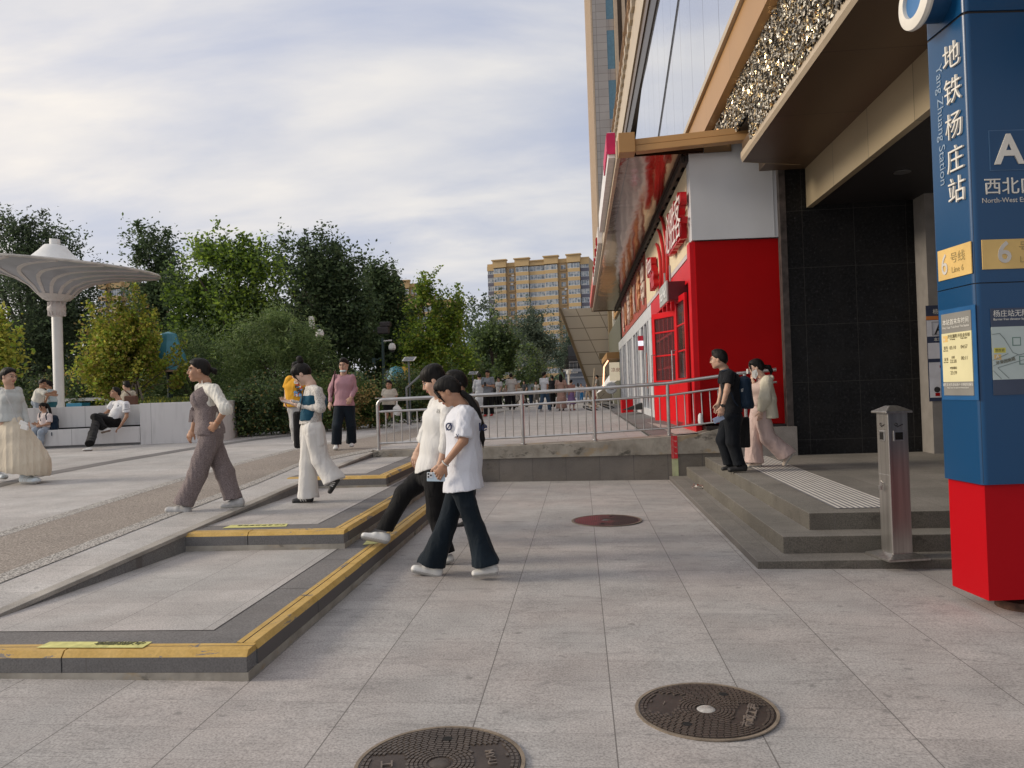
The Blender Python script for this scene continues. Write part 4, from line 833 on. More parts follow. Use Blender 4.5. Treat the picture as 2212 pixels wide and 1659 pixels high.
tree('conifer_tree', 'huge dark evergreen tree behind the funnel canopy pole, far left', [(20, 560, 70, 85), (10, 500, 28, 40), (90, 560, 55, 60), (88, 512, 16, 26), (118, 512, 16, 26), (150, 545, 30, 30), (70, 690, 150, 110), (150, 660, 80, 80), (170, 580, 14, 18), (205, 575, 12, 15), (30, 800, 120, 70)], 27, (60, 880), 30000, 0.17, 0.035, ('pine', 'dark'), (3, 1), up=0.5, tr=0.25, seed=1, r=(0.3, 0.6))
tree('slender_tree', 'tall thin dark tree with sky showing through, right of the funnel canopy', [(318, 560, 42, 58), (300, 530, 18, 28), (345, 545, 22, 30), (330, 640, 52, 60), (370, 600, 22, 40), (320, 735, 60, 60)], 31, (325, 890), 11500, 0.19, 0.045, ('dark',), (1,), tr=0.10, seed=2, r=(0.3, 0.6), edge=0.4)
tree('ash_tree', 'tall bright green tree with airy top left of centre', [(470, 560, 45, 52), (430, 610, 40, 55), (520, 560, 35, 40), (560, 575, 28, 38), (490, 650, 85, 80), (400, 680, 42, 60), (540, 680, 60, 80), (480, 770, 110, 85), (610, 600, 12, 20)], 28, (500, 905), 26000, 0.17, 0.06, ('light', 'mid', 'dark'), (5, 4, 2), tr=0.13, seed=3, r=(0.25, 0.5))
tree('broad_tree', 'dense dark broad tree behind the willowy bushes', [(650, 590, 55, 60), (700, 580, 45, 55), (735, 600, 30, 45), (650, 690, 80, 90), (740, 700, 60, 100), (620, 570, 20, 30)], 33, (680, 900), 24000, 0.20, 0.06, ('dark', 'pine'), (3, 1), tr=0.2, seed=4, r=(0.35, 0.65))
tree('broad_tree', 'dark round tree behind the camera pole', [(800, 640, 50, 60), (840, 620, 25, 35), (860, 690, 50, 60), (790, 730, 65, 80), (870, 780, 60, 70), (780, 600, 22, 25), (930, 720, 25, 45)], 36, (820, 895), 22000, 0.20, 0.06, ('dark',), (1,), tr=0.2, seed=5, r=(0.35, 0.65))
tree('ash_tree', 'lime green tree right of the camera pole', [(930, 660, 30, 48), (905, 630, 18, 20), (965, 700, 30, 45), (925, 740, 60, 70), (975, 780, 42, 60), (910, 820, 70, 50), (985, 665, 10, 12)], 34, (930, 895), 17000, 0.17, 0.055, ('light', 'mid', 'yel'), (5, 2, 1), tr=0.11, seed=6, r=(0.25, 0.5))
tree('willow_shrub', 'large feathery willowy bush left of the pink blouse woman', [(560, 760, 85, 70), (640, 760, 60, 65), (620, 850, 90, 70), (520, 850, 60, 75), (690, 830, 40, 80), (600, 700, 30, 30)], 23.5, (600, 925), 24000, 0.17, 0.018, ('will', 'mid'), (3, 1), cat='shrub', droop=0.3, up=0.4, tr=0.06, seed=7, r=(0.2, 0.45))
tree('willow_shrub', 'feathery green bush behind the seated man and grey vest woman', [(410, 800, 75, 75), (450, 860, 80, 50), (350, 840, 50, 50)], 24.5, (430, 915), 14000, 0.16, 0.02, ('will', 'dark'), (2, 2), cat='shrub', up=0.4, tr=0.06, seed=8, r=(0.2, 0.45))
tree('young_tree', 'small yellow green tree with staked trunk in the white planter', [(275, 735, 70, 60), (230, 790, 62, 55), (330, 770, 66, 68), (290, 690, 28, 30), (370, 820, 40, 40), (215, 730, 22, 40), (255, 840, 65, 22), (395, 780, 18, 22)], 21.5, (297, 882), 12500, 0.115, 0.042, ('yel', 'light', 'brown'), (6, 3, 1), tr=0.05, seed=9, r=(0.16, 0.34), zb=1.3, edge=0.5, fill=0.35)
tree('young_tree', 'yellow green twigs at the left edge of the photo behind the glasses woman', [(0, 790, 26, 30), (-30, 760, 40, 50)], 16, (-30, 890), 1500, 0.11, 0.04, ('yel', 'light'), (3, 1), tr=0.04, seed=10, r=(0.15, 0.3))
for i, (bl, Y, tk, nn, kd, lb) in enumerate((
    ([(1040, 705, 34, 42), (1075, 700, 30, 35), (1045, 770, 45, 60)], 66, (1050, 868), 9000, ('far', 'dark'), 'dark far tree left of the ochre block'),
    ([(1060, 770, 48, 50), (1040, 830, 50, 35), (1095, 800, 34, 50), (1065, 735, 15, 20)], 52, (1070, 875), 12000, ('mid', 'dark'), 'green far tree above the man in grey polo shirt'),
    ([(1150, 715, 35, 35), (1180, 725, 32, 38), (1150, 760, 45, 50)], 84, (1160, 866), 9000, ('far',), 'blackish far tree in front of the ochre block'),
    ([(1150, 800, 26, 30), (1140, 825, 28, 25)], 72, (1150, 868), 5000, ('far', 'mid'), 'greyish rounded far tree above the man in white tee'),
    ([(1225, 765, 38, 42), (1200, 790, 30, 45), (1260, 760, 30, 45)], 100, (1225, 862), 7000, ('far',), 'dark far tree behind the leaning beige wedge'),
    ([(1000, 800, 30, 45), (1010, 850, 45, 28)], 44, (1005, 885), 7000, ('dark', 'mid'), 'dark green tree above the walking couple'))):
    tree('far_tree', lb, bl, Y, tk, nn, 0.26, 0.09, kd, [1]*len(kd), tr=0.2, seed=20+i, r=(0.5, 1.0), zb=0.6, group=None)
SH = [(30, 26, 'dark'), (105, 25, 'pine'), (175, 24.5, 'dark'), (240, 25, 'dark'), (540, 19.5, 'dark'), (610, 20.3, 'dark'), (680, 21, 'mid'), (745, 21.8, 'brown'), (800, 22.6, 'mid'), (860, 26, 'dark'), (905, 26.5, 'mid'), (955, 31, 'dark'), (1000, 36, 'mid')]
SL = ['dark low bush behind the glasses woman', 'dark low bush beside the two boys', 'dark low bush right of the funnel canopy pole', 'dark low bush behind the lounging man', 'dark hedge bush at the end of the white planter', 'dark hedge bush behind the yellow tee person', 'green hedge bush left of the pink blouse woman', 'brownish flowering bush right of the pink blouse woman', 'green bush beside the man with the plastic bag', 'dark bush behind the end of the railing', 'green bush behind the boy in white tee', 'dark bush behind the girl with the ponytail', 'far green bush beside the path']
for i, ((px, Y, kd), lb) in enumerate(zip(SH, SL)):
    s = Y/20; yb = 925-(Y-20)*5.5; yb = min(yb, 930)
    if px < 300: yb = 895
    tree('shrub', lb, [(px, yb-28/s, 46, 34/s+8), (px+12, yb-62/s, 36, 26)], Y, (px, yb), 6500, 0.10, 0.028, (kd, 'mid', 'brown'), (6, 2, 0.6), cat='shrub', tr=0.03, seed=40+i, r=(0.16, 0.34), limbs=8)
# undergrowth strip and planter grass: nobody could count it
def ground_cover(name, quad, n, h, kinds, mix, lab):
    u = RNG.rand(n, 1); v = RNG.rand(n, 1); q = [np.array(p) for p in quad]; C = (q[0]*(1-u)+q[1]*u)*(1-v)+(q[3]*(1-u)+q[2]*u)*v
    V = leaves(C, h, h*0.10, up=1.6); o = mesh_np(name, V, np.arange(4*n).reshape(-1, 4), [LM[k] for k in kinds], mi=RNG.choice(len(kinds), n, p=np.array(mix)/sum(mix))); tag(o, lab, None, None, 'stuff')
ground_cover('grass', [P(505, 938, z=0.6), P(830, 914, z=0.6), P(880, 890, z=0.6), P(500, 900, z=0.6)], 26000, 0.28, ('dark', 'mid', 'brown'), (3, 3, 1), 'low mixed undergrowth along the plaza edge')
ground_cover('planter_grass', [P(262, 876, Y=21)-Vector((0, 0.6, 0.02)), P(500, 872, Y=21.2)-Vector((0, 0.3, 0.02)), P(500, 868, Y=23.5), P(240, 868, Y=23.5)], 12000, 0.16, ('mid', 'yel', 'dark'), (3, 2, 2), 'short grass in the white planter')
b = B(); b.poly([P(500, 936, z=0.588), P(705, 927, z=0.588), P(830, 912, z=0.588), P(915, 899, z=0.588), P(1040, 878, z=0.60), P(600, 876, z=0.60), P(430, 900, z=0.59)]); tag(b.out('planting_bed', M_('soil', (0.05, 0.04, 0.03), 0.95, var=0.3)), kind='structure')
# far wood closing the horizon
n = 60000; yy = RNG.uniform(110, 150, n); xx = RNG.uniform(-190, 12, n); hh = 3.4+1.0*np.sin(xx*0.13)+0.8*np.sin(xx*0.31+1); zz_ = 0.5+RNG.rand(n)**0.7*hh
V = leaves(np.stack([xx, yy, zz_], 1), 1.0, 0.45); tag(mesh_np('far_wood', V, np.arange(4*n).reshape(-1, 4), [LM['far'], LM['dark']], mi=RNG.choice(2, n)), 'far dark wood closing the horizon behind the plaza trees', None, None, 'stuff')
n = 30000; C = np.stack([RNG.uniform(-60, -12, n), RNG.uniform(33, 42, n), 0.5+RNG.rand(n)**0.8*5.2], 1)
V = leaves(C, 0.34, 0.14); tag(mesh_np('thicket', V, np.arange(4*n).reshape(-1, 4), [LM['pine'], LM['dark']], mi=RNG.choice(2, n)), 'dark thicket between the trunks behind the bench', None, None, 'stuff')
# ---------------------------------------------------------------- white bench / planter
BW = _panel('white_bench_stone', (0.66, 0.655, 0.65), (1.6, 9), 0.010, (0, 2), (0.3, 0), jc=0.5, rough=0.55, tv=0.4, lo=0.95, hi=1.03, stain=0.25)
pb = thing('bench', 'long white bench with a solid planter block at its right end', 'bench', P(303, 961, z=0.57))
zg = 0.575
a = P(60, 972, z=zg); c = P(303, 961, z=zg); d = P(482, 953.6, z=zg); u1 = (c-a).normalized(); nb = Vector((-u1.y, u1.x, 0)); u2 = (d-c); u2.z = 0
a2 = a-u1*3.0; Hs, Hb = 0.40+0.0, 0.0
hs = P(303, 921.4, d=(c-Vector(CC)).dot(Vector(CF))).z-zg; hb = P(303, 873.5, d=(c-Vector(CC)).dot(Vector(CF))).z-zg
Lb = (c-a2); Z = Vector((0, 0, 1))
b = B(); b.ob(a2+Z*0.06, Lb, nb*0.47, Z*(hs-0.06)); b.out('seat', BW, pb, bevel=0.008)
b = B(); b.ob(a2-Z*0.02+nb*0.06, Lb, nb*0.3, Z*0.079); b.out('recessed_plinth', M_('bench_plinth', (0.25, 0.25, 0.25), 0.8), pb)
b = B(); b.ob(a2+nb*0.46+Z*(hs+0.001), Lb, nb*0.03, Z*0.03); b.out('shadow_gap', M_('black_gap', (0.01, 0.01, 0.01), 0.9), pb)
b = B(); b.ob(a2+nb*0.475+Z*0.0, Lb, nb*0.24, Z*hb); b.out('backrest', BW, pb, bevel=0.008)
dd = P(506, 947, z=zg); dd = Vector((dd.x, dd.y, zg)); back = (dd-d).normalized()
b = B(); q = [c+u1*0.006, d, d+(dd-d)*3.0, c+u1*0.006+(dd-d).normalized()*3.4]; q = [Vector((p.x, p.y, zg-0.05)) for p in q]; b.prism(q, (0, 0, hb+0.06+0.012)); b.out('planter_block', BW, pb, bevel=0.01)

BC, BN = c.copy(), nb.copy()
def on_bench(x, y, off):
    v = P(x, y, d=1.0)-Vector(CC); t = (BC-Vector(CC)+BN*off).dot(BN)/v.dot(BN); return (Vector(CC)+v*t).y
# ---------------------------------------------------------------- funnel canopy
fx, fy = -13.46, 19.0; c0 = Vector((fx, fy, 0))
fc = thing('funnel_canopy', 'white mushroom shaped canopy on a single pole with swirling ribs', 'canopy', (fx, fy, 0.58))
FW = M_('canopy_white', (0.72, 0.73, 0.72), 0.45, var=0.05); RBM = M_('rib_pinkish_white', (0.62, 0.58, 0.56), 0.5, var=0.05)
b = B(); b.lathe([(0.125, 0), (0.125, 3.35), (0.118, 3.36)], (fx, fy, 0.55), 24); b.out('pole', FW, fc, smooth=True)
b = B(); b.lathe([(0.125, 3.85), (0.21, 4.02), (0.22, 4.05), (0.22, 4.09), (0.15, 4.24), (0.13, 4.28)], (fx, fy, 0), 24)
for k in range(12):
    an = k*math.pi/6; dv = Vector((math.cos(an), math.sin(an), 0)); b.ob(Vector((fx, fy, 3.88))+dv*0.12-dv.cross(Z)*0.008, dv*0.09, dv.cross(Z)*0.016, Z*0.36)
b.out('collar', RBM, fc, smooth=True)
RM = 2.46; prof = [(0.24, 4.27), (0.36, 4.36), (0.58, 4.62), (0.9, 4.80), (1.35, 4.93), (1.9, 5.02), (RM, 5.10)]
# the disc leans slightly, as in the photo
def tilt(p): return Vector((p.x, p.y, p.z-0.085*(p.x-fx)+0.02*(p.y-fy)))
def lathe_t(bm, pr, seg=56, m=0):
    k = len(bm.v); bm.lathe(pr, (fx, fy, 0), seg, m)
    for i in range(k, len(bm.v)): bm.v[i] = tuple(tilt(Vector(bm.v[i])))
    if pr[0][0] > 1e-4 : pass
b = B(); lathe_t(b, [(0.10, 4.27)]+prof); b.f = [f for f in b.f if len(f) == 4]; b.m = b.m[:len(b.f)]; b.out('membrane', _fm() if False else M_('canopy_membrane', (0.36, 0.37, 0.41), 0.35, var=0.18, vscale=1.4, bump=(2.5, 0.4, 0.05)), fc, smooth=True)
b = B(); lathe_t(b, [(0.10, 4.26), (0.235, 4.262), (0.355, 4.352), (0.45, 4.44)]); b.f = [f for f in b.f if len(f) == 4]; b.m = b.m[:len(b.f)]; b.out('funnel_base', RBM, fc, smooth=True)
b = B(); k0 = len(b.v); b.tube([tilt(Vector((fx+RM*math.cos(q*math.pi/36), fy+RM*math.sin(q*math.pi/36), 5.12))) for q in range(72)], 0.035, 6, closed=True); b.out('rim', M_('rim_grey', (0.50, 0.48, 0.44), 0.5, var=0.3, vscale=3), fc, smooth=True)
for k in range(15):
    b = B(); L_ = []; R_ = []
    for i in range(15):
        s = i/14; r_ = 0.30+(RM-0.34)*s; zz = np.interp(r_, [p[0] for p in prof], [p[1] for p in prof])-0.025; a_ = k*2*math.pi/15+1.15*s**1.1; hw = 0.040+0.010*s
        e_ = Vector((math.cos(a_), math.sin(a_), 0)); tt = Vector((-e_.y, e_.x, 0)); dirv = (e_*(1)+tt*1.15*r_/(RM)).normalized(); sv = Vector((-dirv.y, dirv.x, 0)); p = Vector((fx, fy, zz))+e_*r_
        L_.append(tilt(p+sv*hw)); R_.append(tilt(p-sv*hw))
    for i in range(14): b.hexa([L_[i], R_[i], R_[i+1], L_[i+1], L_[i]+Z*0.05, R_[i]+Z*0.05, R_[i+1]+Z*0.05, L_[i+1]+Z*0.05])
    b.out('rib', RBM, fc)
b = B(); lathe_t(b, [(1.45, 5.05), (1.1, 5.12), (0.80, 5.23), (0.55, 5.39), (0.37, 5.57), (0.27, 5.69), (0.235, 5.72), (0.125, 5.725), (0.125, 5.88), (0.001, 5.88)]); b.f = [f for f in b.f if len(f) == 4]; b.m = b.m[:len(b.f)]; b.out('top_cone', FW, fc, smooth=True, sharp=50)

# ---------------------------------------------------------------- railing along the retaining wall
STL = NT('brushed_steel', 0.28, 0.9, 0.5); STL.col(STL.ramp(STL.noise(5, 4), (0.3, (0.42, 0.41, 0.40)), (0.7, (0.58, 0.57, 0.56)))); STL = STL.m
rl = thing('railing', 'stainless steel railing along the top of the retaining wall', 'railing', (-3.45, 12.96, 0.58))
yr = 12.98
px_ = [(-3.45, 0.585), (-0.98, 0.62), (0.22, 0.655), (1.44, 0.70), (2.66, 0.83), (3.15, 0.86)]
def rz(x): return float(np.interp(x, [p[0] for p in px_], [p[1] for p in px_]))
xs_ = [p[0] for p in px_]
def yR(x): return 12.98 if x < 1.44 else 12.98-0.12*(x-1.44)
b = B(); b.tube([(x, yR(x), rz(x)+0.86) for x in np.linspace(-3.36, 3.15, 24)], 0.030, 12)
b.tube([(-3.45, yr, rz(-3.45)+0.76), (-3.435, yr, rz(-3.4)+0.815), (-3.405, yr, rz(-3.4)+0.848), (-3.355, yr, rz(-3.4)+0.86)], 0.030, 12); b.out('handrail', STL, rl, smooth=True)
b = B(); b.tube([(x, yR(x), rz(x)+0.66) for x in np.linspace(-3.45, 3.15, 24)], 0.020, 10); b.out('middle_rail', STL, rl, smooth=True)
b = B(); b.tube([(x, yR(x), rz(x)+0.12) for x in np.linspace(-3.45, 3.15, 24)], 0.018, 10); b.out('bottom_rail', STL, rl, smooth=True)
for x, z in px_[:-1]:
    b = B(); b.tube([(x, yR(x), z-0.02), (x, yR(x), z+(0.84 if x > -3.4 else 0.78))], 0.030, 12); b.lathe([(0.055, 0), (0.055, 0.012), (0.035, 0.02)], (x, yR(x), z+0.0), 16); b.out('post', STL, rl, smooth=True)
x = -3.45+0.137
while x < 3.1:
    if min(abs(x-q) for q in xs_[:-1]) > 0.06: b = B(); b.tube([(x, yR(x), rz(x)+0.12), (x, yr, rz(x)+0.655)], 0.0105, 6); b.out('baluster', STL, rl, smooth=True)
    x += 0.1358

# ---------------------------------------------------------------- blue metro pylon
c1 = P(2137, 1305, z=0.05); c2 = P(2060, 1272, z=0.05); c1.z = c2.z = 0
uL = (c2-c1).normalized(); wL = 0.395; uR = Vector((uL.y, -uL.x, 0)); wR = 1.05
if uR.x < 0: uR = -uR
NL = -uR; NR = -uL
BLU = NT('pylon_blue', 0.30, 0.0, 0.5); BLU.col(BLU.mix(BLU.ramp(BLU.noise(1.2, 6, 0.6, vec=BLU.map((3, 3, 0.7))), (0.45, 0.0), (0.8, 0.35)), (0.003, 0.06, 0.17), (0.02, 0.11, 0.25))); BLU.bump(BLU.noise(0.9, 2), 0.05, 0.03)
BLU.col(BLU.mix(BLU.ramp(BLU.noise(9, 7, 0.7, vec=BLU.map((1, 1, 0.8), loc=(2, 2, 1))), (0.70, 0.0), (0.74, 0.35)), (0.002, 0.052, 0.145), (0.14, 0.22, 0.32))); BLU = BLU.m
REDB = M_('pylon_red', (0.42, 0.0008, 0.006), 0.5, 0, 0.15, var=0.05, vscale=1)
PYW = M_('raised_letter_cream', (0.72, 0.69, 0.62), 0.5, var=0.06); YPL = M_('line_plate_yellow', (0.66, 0.45, 0.16), 0.5, var=0.12, vscale=4)
py = thing('metro_sign_pylon', 'tall blue metro sign pylon with a red base and Chinese lettering on the right edge', 'sign', (c1.x, c1.y, 0))
def blk(nm, z0, z1, g, m, rr=0.0):
    """rectangular pylon block; g = outward growth; rr = corner rounding"""
    p0 = c1-uL*g-uR*g; L_ = wL+2*g; W_ = wR+2*g
    if rr <= 0: pts = [p0, p0+uR*W_, p0+uR*W_+uL*L_, p0+uL*L_]
    else:
        pts = []
        for cc_, a_, b_ in ((p0, uL, uR), (p0+uR*W_, -uR, uL), (p0+uR*W_+uL*L_, -uL, -uR), (p0+uL*L_, uR, -uL)):
            for q in range(7): th = q/6*math.pi/2; pts.append(cc_+a_*rr*(1-math.sin(th))+b_*rr*(1-math.cos(th)))
    b = B(); b.prism([Vector((p.x, p.y, z0)) for p in pts], (0, 0, z1-z0)); return b.out(nm, m, py, smooth=True, sharp=25)
zr = P(2132, 1047, d=(c1-Vector(CC)).dot(Vector(CF))).z; zb1 = P(2101, 612, d=(c1-Vector(CC)).dot(Vector(CF))).z; zt1 = P(2085, 25, d=(c1-Vector(CC)).dot(Vector(CF))).z
blk('red_base', 0.07, zr-0.004, 0.0, REDB); blk('lower_body', zr, zb1-0.004, 0.026, BLU, 0.04); blk('middle_body', zb1+0.003, zt1-0.006, 0.026, BLU, 0.04); blk('upper_body', zt1+0.012, zt1+0.9, 0.026, BLU, 0.04); blk('dark_seam', zr+0.01, zt1+0.3, 0.015, DKM)
b = B(); b.lathe([(0.16, -0.08), (0.16, 0.02), (0.05, 0.025), (0.05, 0.10)], c1+uL*0.2+uR*0.35+Z*0.0, 16); b.out('rusty_foot', M_('rusty', (0.09, 0.05, 0.035), 0.9, var=0.5, vscale=12), py)
# faces: left face frame (origin at the outer corner, running away along uL), right face along uR
OL = c1+NL*0.0265-uL*0.026; OR_ = c1+NR*0.0265-uR*0.026
def LP(u, z, o=0.0): return OL+uL*(wL+0.052-u)+Z*z+NL*o          # u measured left to right as read
def RP(u, z, o=0.0): return OR_+uR*u+Z*z+NR*o
RL = -uL
dep = (c1-Vector(CC)).dot(Vector(CF))
def zL(y, x=2075): return P(x, y, d=dep+0.1).z
ys_ = [(82, 140), (160, 215), (232, 292), (310, 365), (375, 433)]
for ch, (ya, yb_) in zip('地铁杨庄站', ys_):
    text(ch, LP(0.215, zL(yb_)+0.012, 0.001), RL, Z, 0.185, PYW, py, name='raised_character', ext=0.007, bold=-0.001, sx=1.05)
text('Yang Zhuang Station', LP(0.125, zL(112), 0.001), -Z, RL, 0.098, M_('cut_letter_blue_grey', (0.24, 0.32, 0.42), 0.4), py, name='cut_lettering', ext=0.0012, sx=1.0)
def plate(nm, A, Rv, W_, H_, m, th=0.006): b = B(); Nn = Rv.cross(Z).normalized(); b.ob(A, Rv*W_, Nn*th, Z*H_); return b.out(nm, m, py)
GRY = M_('plate_grey_letter', (0.58, 0.55, 0.50), 0.5); OLV = M_('plate_olive_letter', (0.36, 0.27, 0.11), 0.5)
zp = zL(606, 2040)
plate('line_plate', LP(0.06, zp+0.03, 0), RL, 0.37, 0.205, YPL)
text('6', LP(0.10, zp+0.065, 0.0065), RL, Z, 0.20, GRY, py, ext=0.002, sx=0.8); text('号线', LP(0.205, zp+0.135, 0.0065), RL, Z, 0.075, OLV, py, ext=0.001, sx=1.1); text('Line 6', LP(0.215, zp+0.065, 0.0065), RL, Z, 0.055, OLV, py, ext=0.001)
CHT = M_('board_grey', (0.22, 0.215, 0.20), 0.35, var=0.08); CREM = M_('timetable_cream', (0.68, 0.63, 0.38), 0.4, var=0.05); INK = M_('ink_brown', (0.12, 0.10, 0.05), 0.6); WLT = M_('print_white', (0.68, 0.67, 0.62), 0.5)
z0 = zL(855, 2068); z1 = zL(672, 2065); h = z1-z0
plate('timetable_frame', LP(0.045, z0-0.03, 0), RL, 0.40, h+0.06, M_('blue_frame', (0.02, 0.10, 0.25), 0.3), 0.004)
plate('timetable_board', LP(0.075, z0, 0), RL, 0.33, h, CHT, 0.008); plate('timetable_sheet', LP(0.075, z0+h*0.165, 0), RL, 0.33, h*0.595, CREM, 0.0095)
tw_ = lambda s, u, f, sz, m, al='LEFT', sx=1.0: text(s, LP(u, z0+h*f, 0.010), RL, Z, sz, m, py, ext=0.0006, align=al, sx=sx)
tw_('本站首末车时间', 0.24, 0.865, 0.042, WLT, 'CENTER'); tw_('First / Last Train from This Station', 0.24, 0.815, 0.021, WLT, 'CENTER')
plate('line_tag', LP(0.09, z0+h*0.655, 0), RL, 0.055, 0.042, YPL, 0.0102); tw_('6', 0.098, 0.668, 0.036, WLT)
tw_('开往潞阳', 0.20, 0.70, 0.027, INK, 'CENTER'); tw_('开往金安桥', 0.325, 0.70, 0.027, INK, 'CENTER'); tw_('To Luyang', 0.20, 0.675, 0.014, INK, 'CENTER'); tw_('To Jin anqiao', 0.325, 0.675, 0.014, INK, 'CENTER')
tw_('首车', 0.095, 0.565, 0.026, INK); tw_('First Train', 0.09, 0.54, 0.013, INK); tw_('05:10', 0.20, 0.56, 0.033, INK, 'CENTER'); tw_('04:57', 0.325, 0.56, 0.033, INK, 'CENTER')
tw_('末车', 0.095, 0.425, 0.026, INK); tw_('Last Train', 0.09, 0.40, 0.013, INK); tw_('全程', 0.20, 0.45, 0.019, INK, 'CENTER'); tw_('22:28', 0.20, 0.395, 0.033, INK, 'CENTER'); tw_('00:11', 0.325, 0.425, 0.033, INK, 'CENTER'); tw_('呼家楼站', 0.20, 0.32, 0.019, INK, 'CENTER'); tw_('23:39', 0.20, 0.255, 0.033, INK, 'CENTER')
tw_('请在末班车进站前十分钟进站乘车', 0.24, 0.115, 0.0235, WLT, 'CENTER', 0.95); tw_('Please enter the station ten minutes before', 0.24, 0.085, 0.0135, WLT, 'CENTER')
# right face
DKB = M_('board_navy', (0.045, 0.06, 0.10), 0.35, var=0.1); MAPG = M_('map_pale', (0.45, 0.52, 0.50), 0.4, var=0.04)
d2 = dep
def zR(y): return P(2165, y, d=d2).z
def uRr(x, y=500): q = P(x, y, d=d2); return max(0.0, (q-OR_).dot(uR))
ua = 0.125
plate('exit_frame', RP(ua, zR(368), 0), uR, 0.30, zR(280)-zR(368), M_('frame_bluegrey', (0.06, 0.13, 0.24), 0.4), 0.003); plate('exit_panel', RP(ua+0.006, zR(366), 0), uR, 0.288, zR(282)-zR(366), BLU, 0.0045)
text('A', RP(ua+0.035, zR(353), 0.005), uR, Z, 0.265, PYW, py, ext=0.004, bold=0.006)
text('西北口', RP(ua-0.045, zR(416), 0.001), uR, Z, 0.115, PYW, py, ext=0.003); text('North-West Exit', RP(ua-0.06, zR(437), 0.001), uR, Z, 0.045, GRY, py, ext=0.001)
plate('line_plate', RP(0.052, zR(581), 0), uR, 0.9, zR(517)-zR(581), YPL); text('6', RP(0.145, zR(567), 0.0065), uR, Z, 0.19, GRY, py, ext=0.002, bold=0.003); text('号线', RP(0.285, zR(546), 0.0065), uR, Z, 0.085, OLV, py, ext=0.001); text('Line 6', RP(0.29, zR(568), 0.0065), uR, Z, 0.055, OLV, py, ext=0.001)
plate('map_board', RP(0.09, zR(853), 0), uR, 0.8, zR(666)-zR(853), DKB, 0.006); plate('map_sheet', RP(0.09, zR(820), 0), uR, 0.8, zR(706)-zR(820), MAPG, 0.008)
text('杨庄站无障碍直梯位置图', RP(0.105, zR(683), 0.0065), uR, Z, 0.046, WLT, py, ext=0.0006); text('Barrier free elevator layout', RP(0.105, zR(692), 0.0065), uR, Z, 0.021, WLT, py, ext=0.0006)
b = B()
def ml_(pts, r=0.0022): b.tube([RP(u, zR(y), 0.0095) for u, y in pts], r, 4)
ml_([(0.09, 722), (0.14, 720), (0.17, 732), (0.22, 762), (0.26, 768), (0.45, 752)]); ml_([(0.09, 790), (0.25, 768), (0.45, 758)]); ml_([(0.09, 778), (0.19, 764)]); ml_([(0.09, 800), (0.14, 818)]); ml_([(0.12, 794), (0.19, 818)]); ml_([(0.12, 794), (0.45, 764)])
b.out('map_lines', M_('map_line', (0.2, 0.24, 0.24), 0.6), py)
plate('here_tag', RP(0.10, zR(762), 0), uR, 0.075, 0.032, M_('tag_yellow', (0.6, 0.55, 0.10), 0.5), 0.0095); text('您在此', RP(0.106, zR(759), 0.010), uR, Z, 0.021, INK, py, ext=0.0004); plate('exit_tag', RP(0.10, zR(777), 0), uR, 0.045, 0.034, YPL, 0.0095); text('A', RP(0.108, zR(774), 0.010), uR, Z, 0.036, WLT, py, ext=0.0004); text('苹果园南路', RP(0.11, zR(788), 0.010), (uR+Z*0.22), (Z-uR*0.22), 0.026, INK, py, ext=0.0004)
for (u, y) in ((0.22, 748), (0.26, 789)):
    plate('lift_symbol', RP(u, zR(y), 0), uR, 0.055, 0.055, M_('lift_green', (0.12, 0.2, 0.17), 0.5), 0.0092); plate('lift_symbol_face', RP(u+0.006, zR(y)+0.006, 0), uR, 0.043, 0.043, MAPG, 0.0097)
# round drum emblem near the top
dc = OL+uL*(wL*0.5+0.05)+NL*0.02; dc.z = P(1985, 12, d=dep-0.35).z+0.33
b = B(); b.lathe([(0.145, -0.10), (0.15, 0.13), (0.12, 0.135)], dc, 40, ax=NL); b.out('emblem_drum', M_('drum_blue', (0.01, 0.06, 0.15), 0.4), py, smooth=True)
b = B(); b.lathe([(0.112, 0.14), (0.115, 0.175), (0.145, 0.175), (0.186, 0.165), (0.192, 0.14), (0.182, 0.12)], dc, 48, ax=NL); b.out('emblem_ring', PYW, py, smooth=True)
b = B(); b.lathe([(0.0001, 0.15), (0.113, 0.15)], dc, 40, ax=NL); b.out('emblem_disc', M_('emblem_blue', (0.05, 0.16, 0.36), 0.35), py)

# ---------------------------------------------------------------- poster column on the grey pillar
ps = thing('station_poster', 'tall navy station poster with a big letter A on the grey pillar', 'poster', (5.40, 12.38, 1.5)); ox = P(2003, 760, Y=12.395).x+0.02; yq = 12.395
def pz(y): return P(2012, y, Y=12.4).z
def pp(nm, x0, x1, ya, yb_, m, o=0.0): b = B(); b.box(ox+x0, ox+x1, yq-0.006-o, yq-0.003, pz(yb_), pz(ya)); return b.out(nm, m, ps)
NV = M_('navy_board', (0.02, 0.03, 0.07), 0.4); PW = M_('poster_white', (0.66, 0.66, 0.70), 0.5); pp('board', -0.02, 0.55, 660, 867, NV)
pp('orange_band', -0.02, 0.55, 683, 691, M_('orange_band', (0.6, 0.2, 0.04), 0.5), 0.002); pp('exit_sheet', -0.015, 0.5, 692, 727, PW, 0.002); pp('info_sheet', -0.01, 0.5, 741, 775, PW, 0.002); pp('safety_sheet', -0.005, 0.5, 783, 859, PW, 0.002)
text('杨庄站', (ox+0.08, yq-0.008, pz(678)), (1, 0, 0), Z, 0.085, WLT, ps); text('A', (ox+0.09, yq-0.010, pz(723)), (1, 0, 0), Z, 0.28, DKM, ps); text('本站首末车时间', (ox+0.08, yq-0.009, pz(737)), (1, 0, 0), Z, 0.06, WLT, ps)
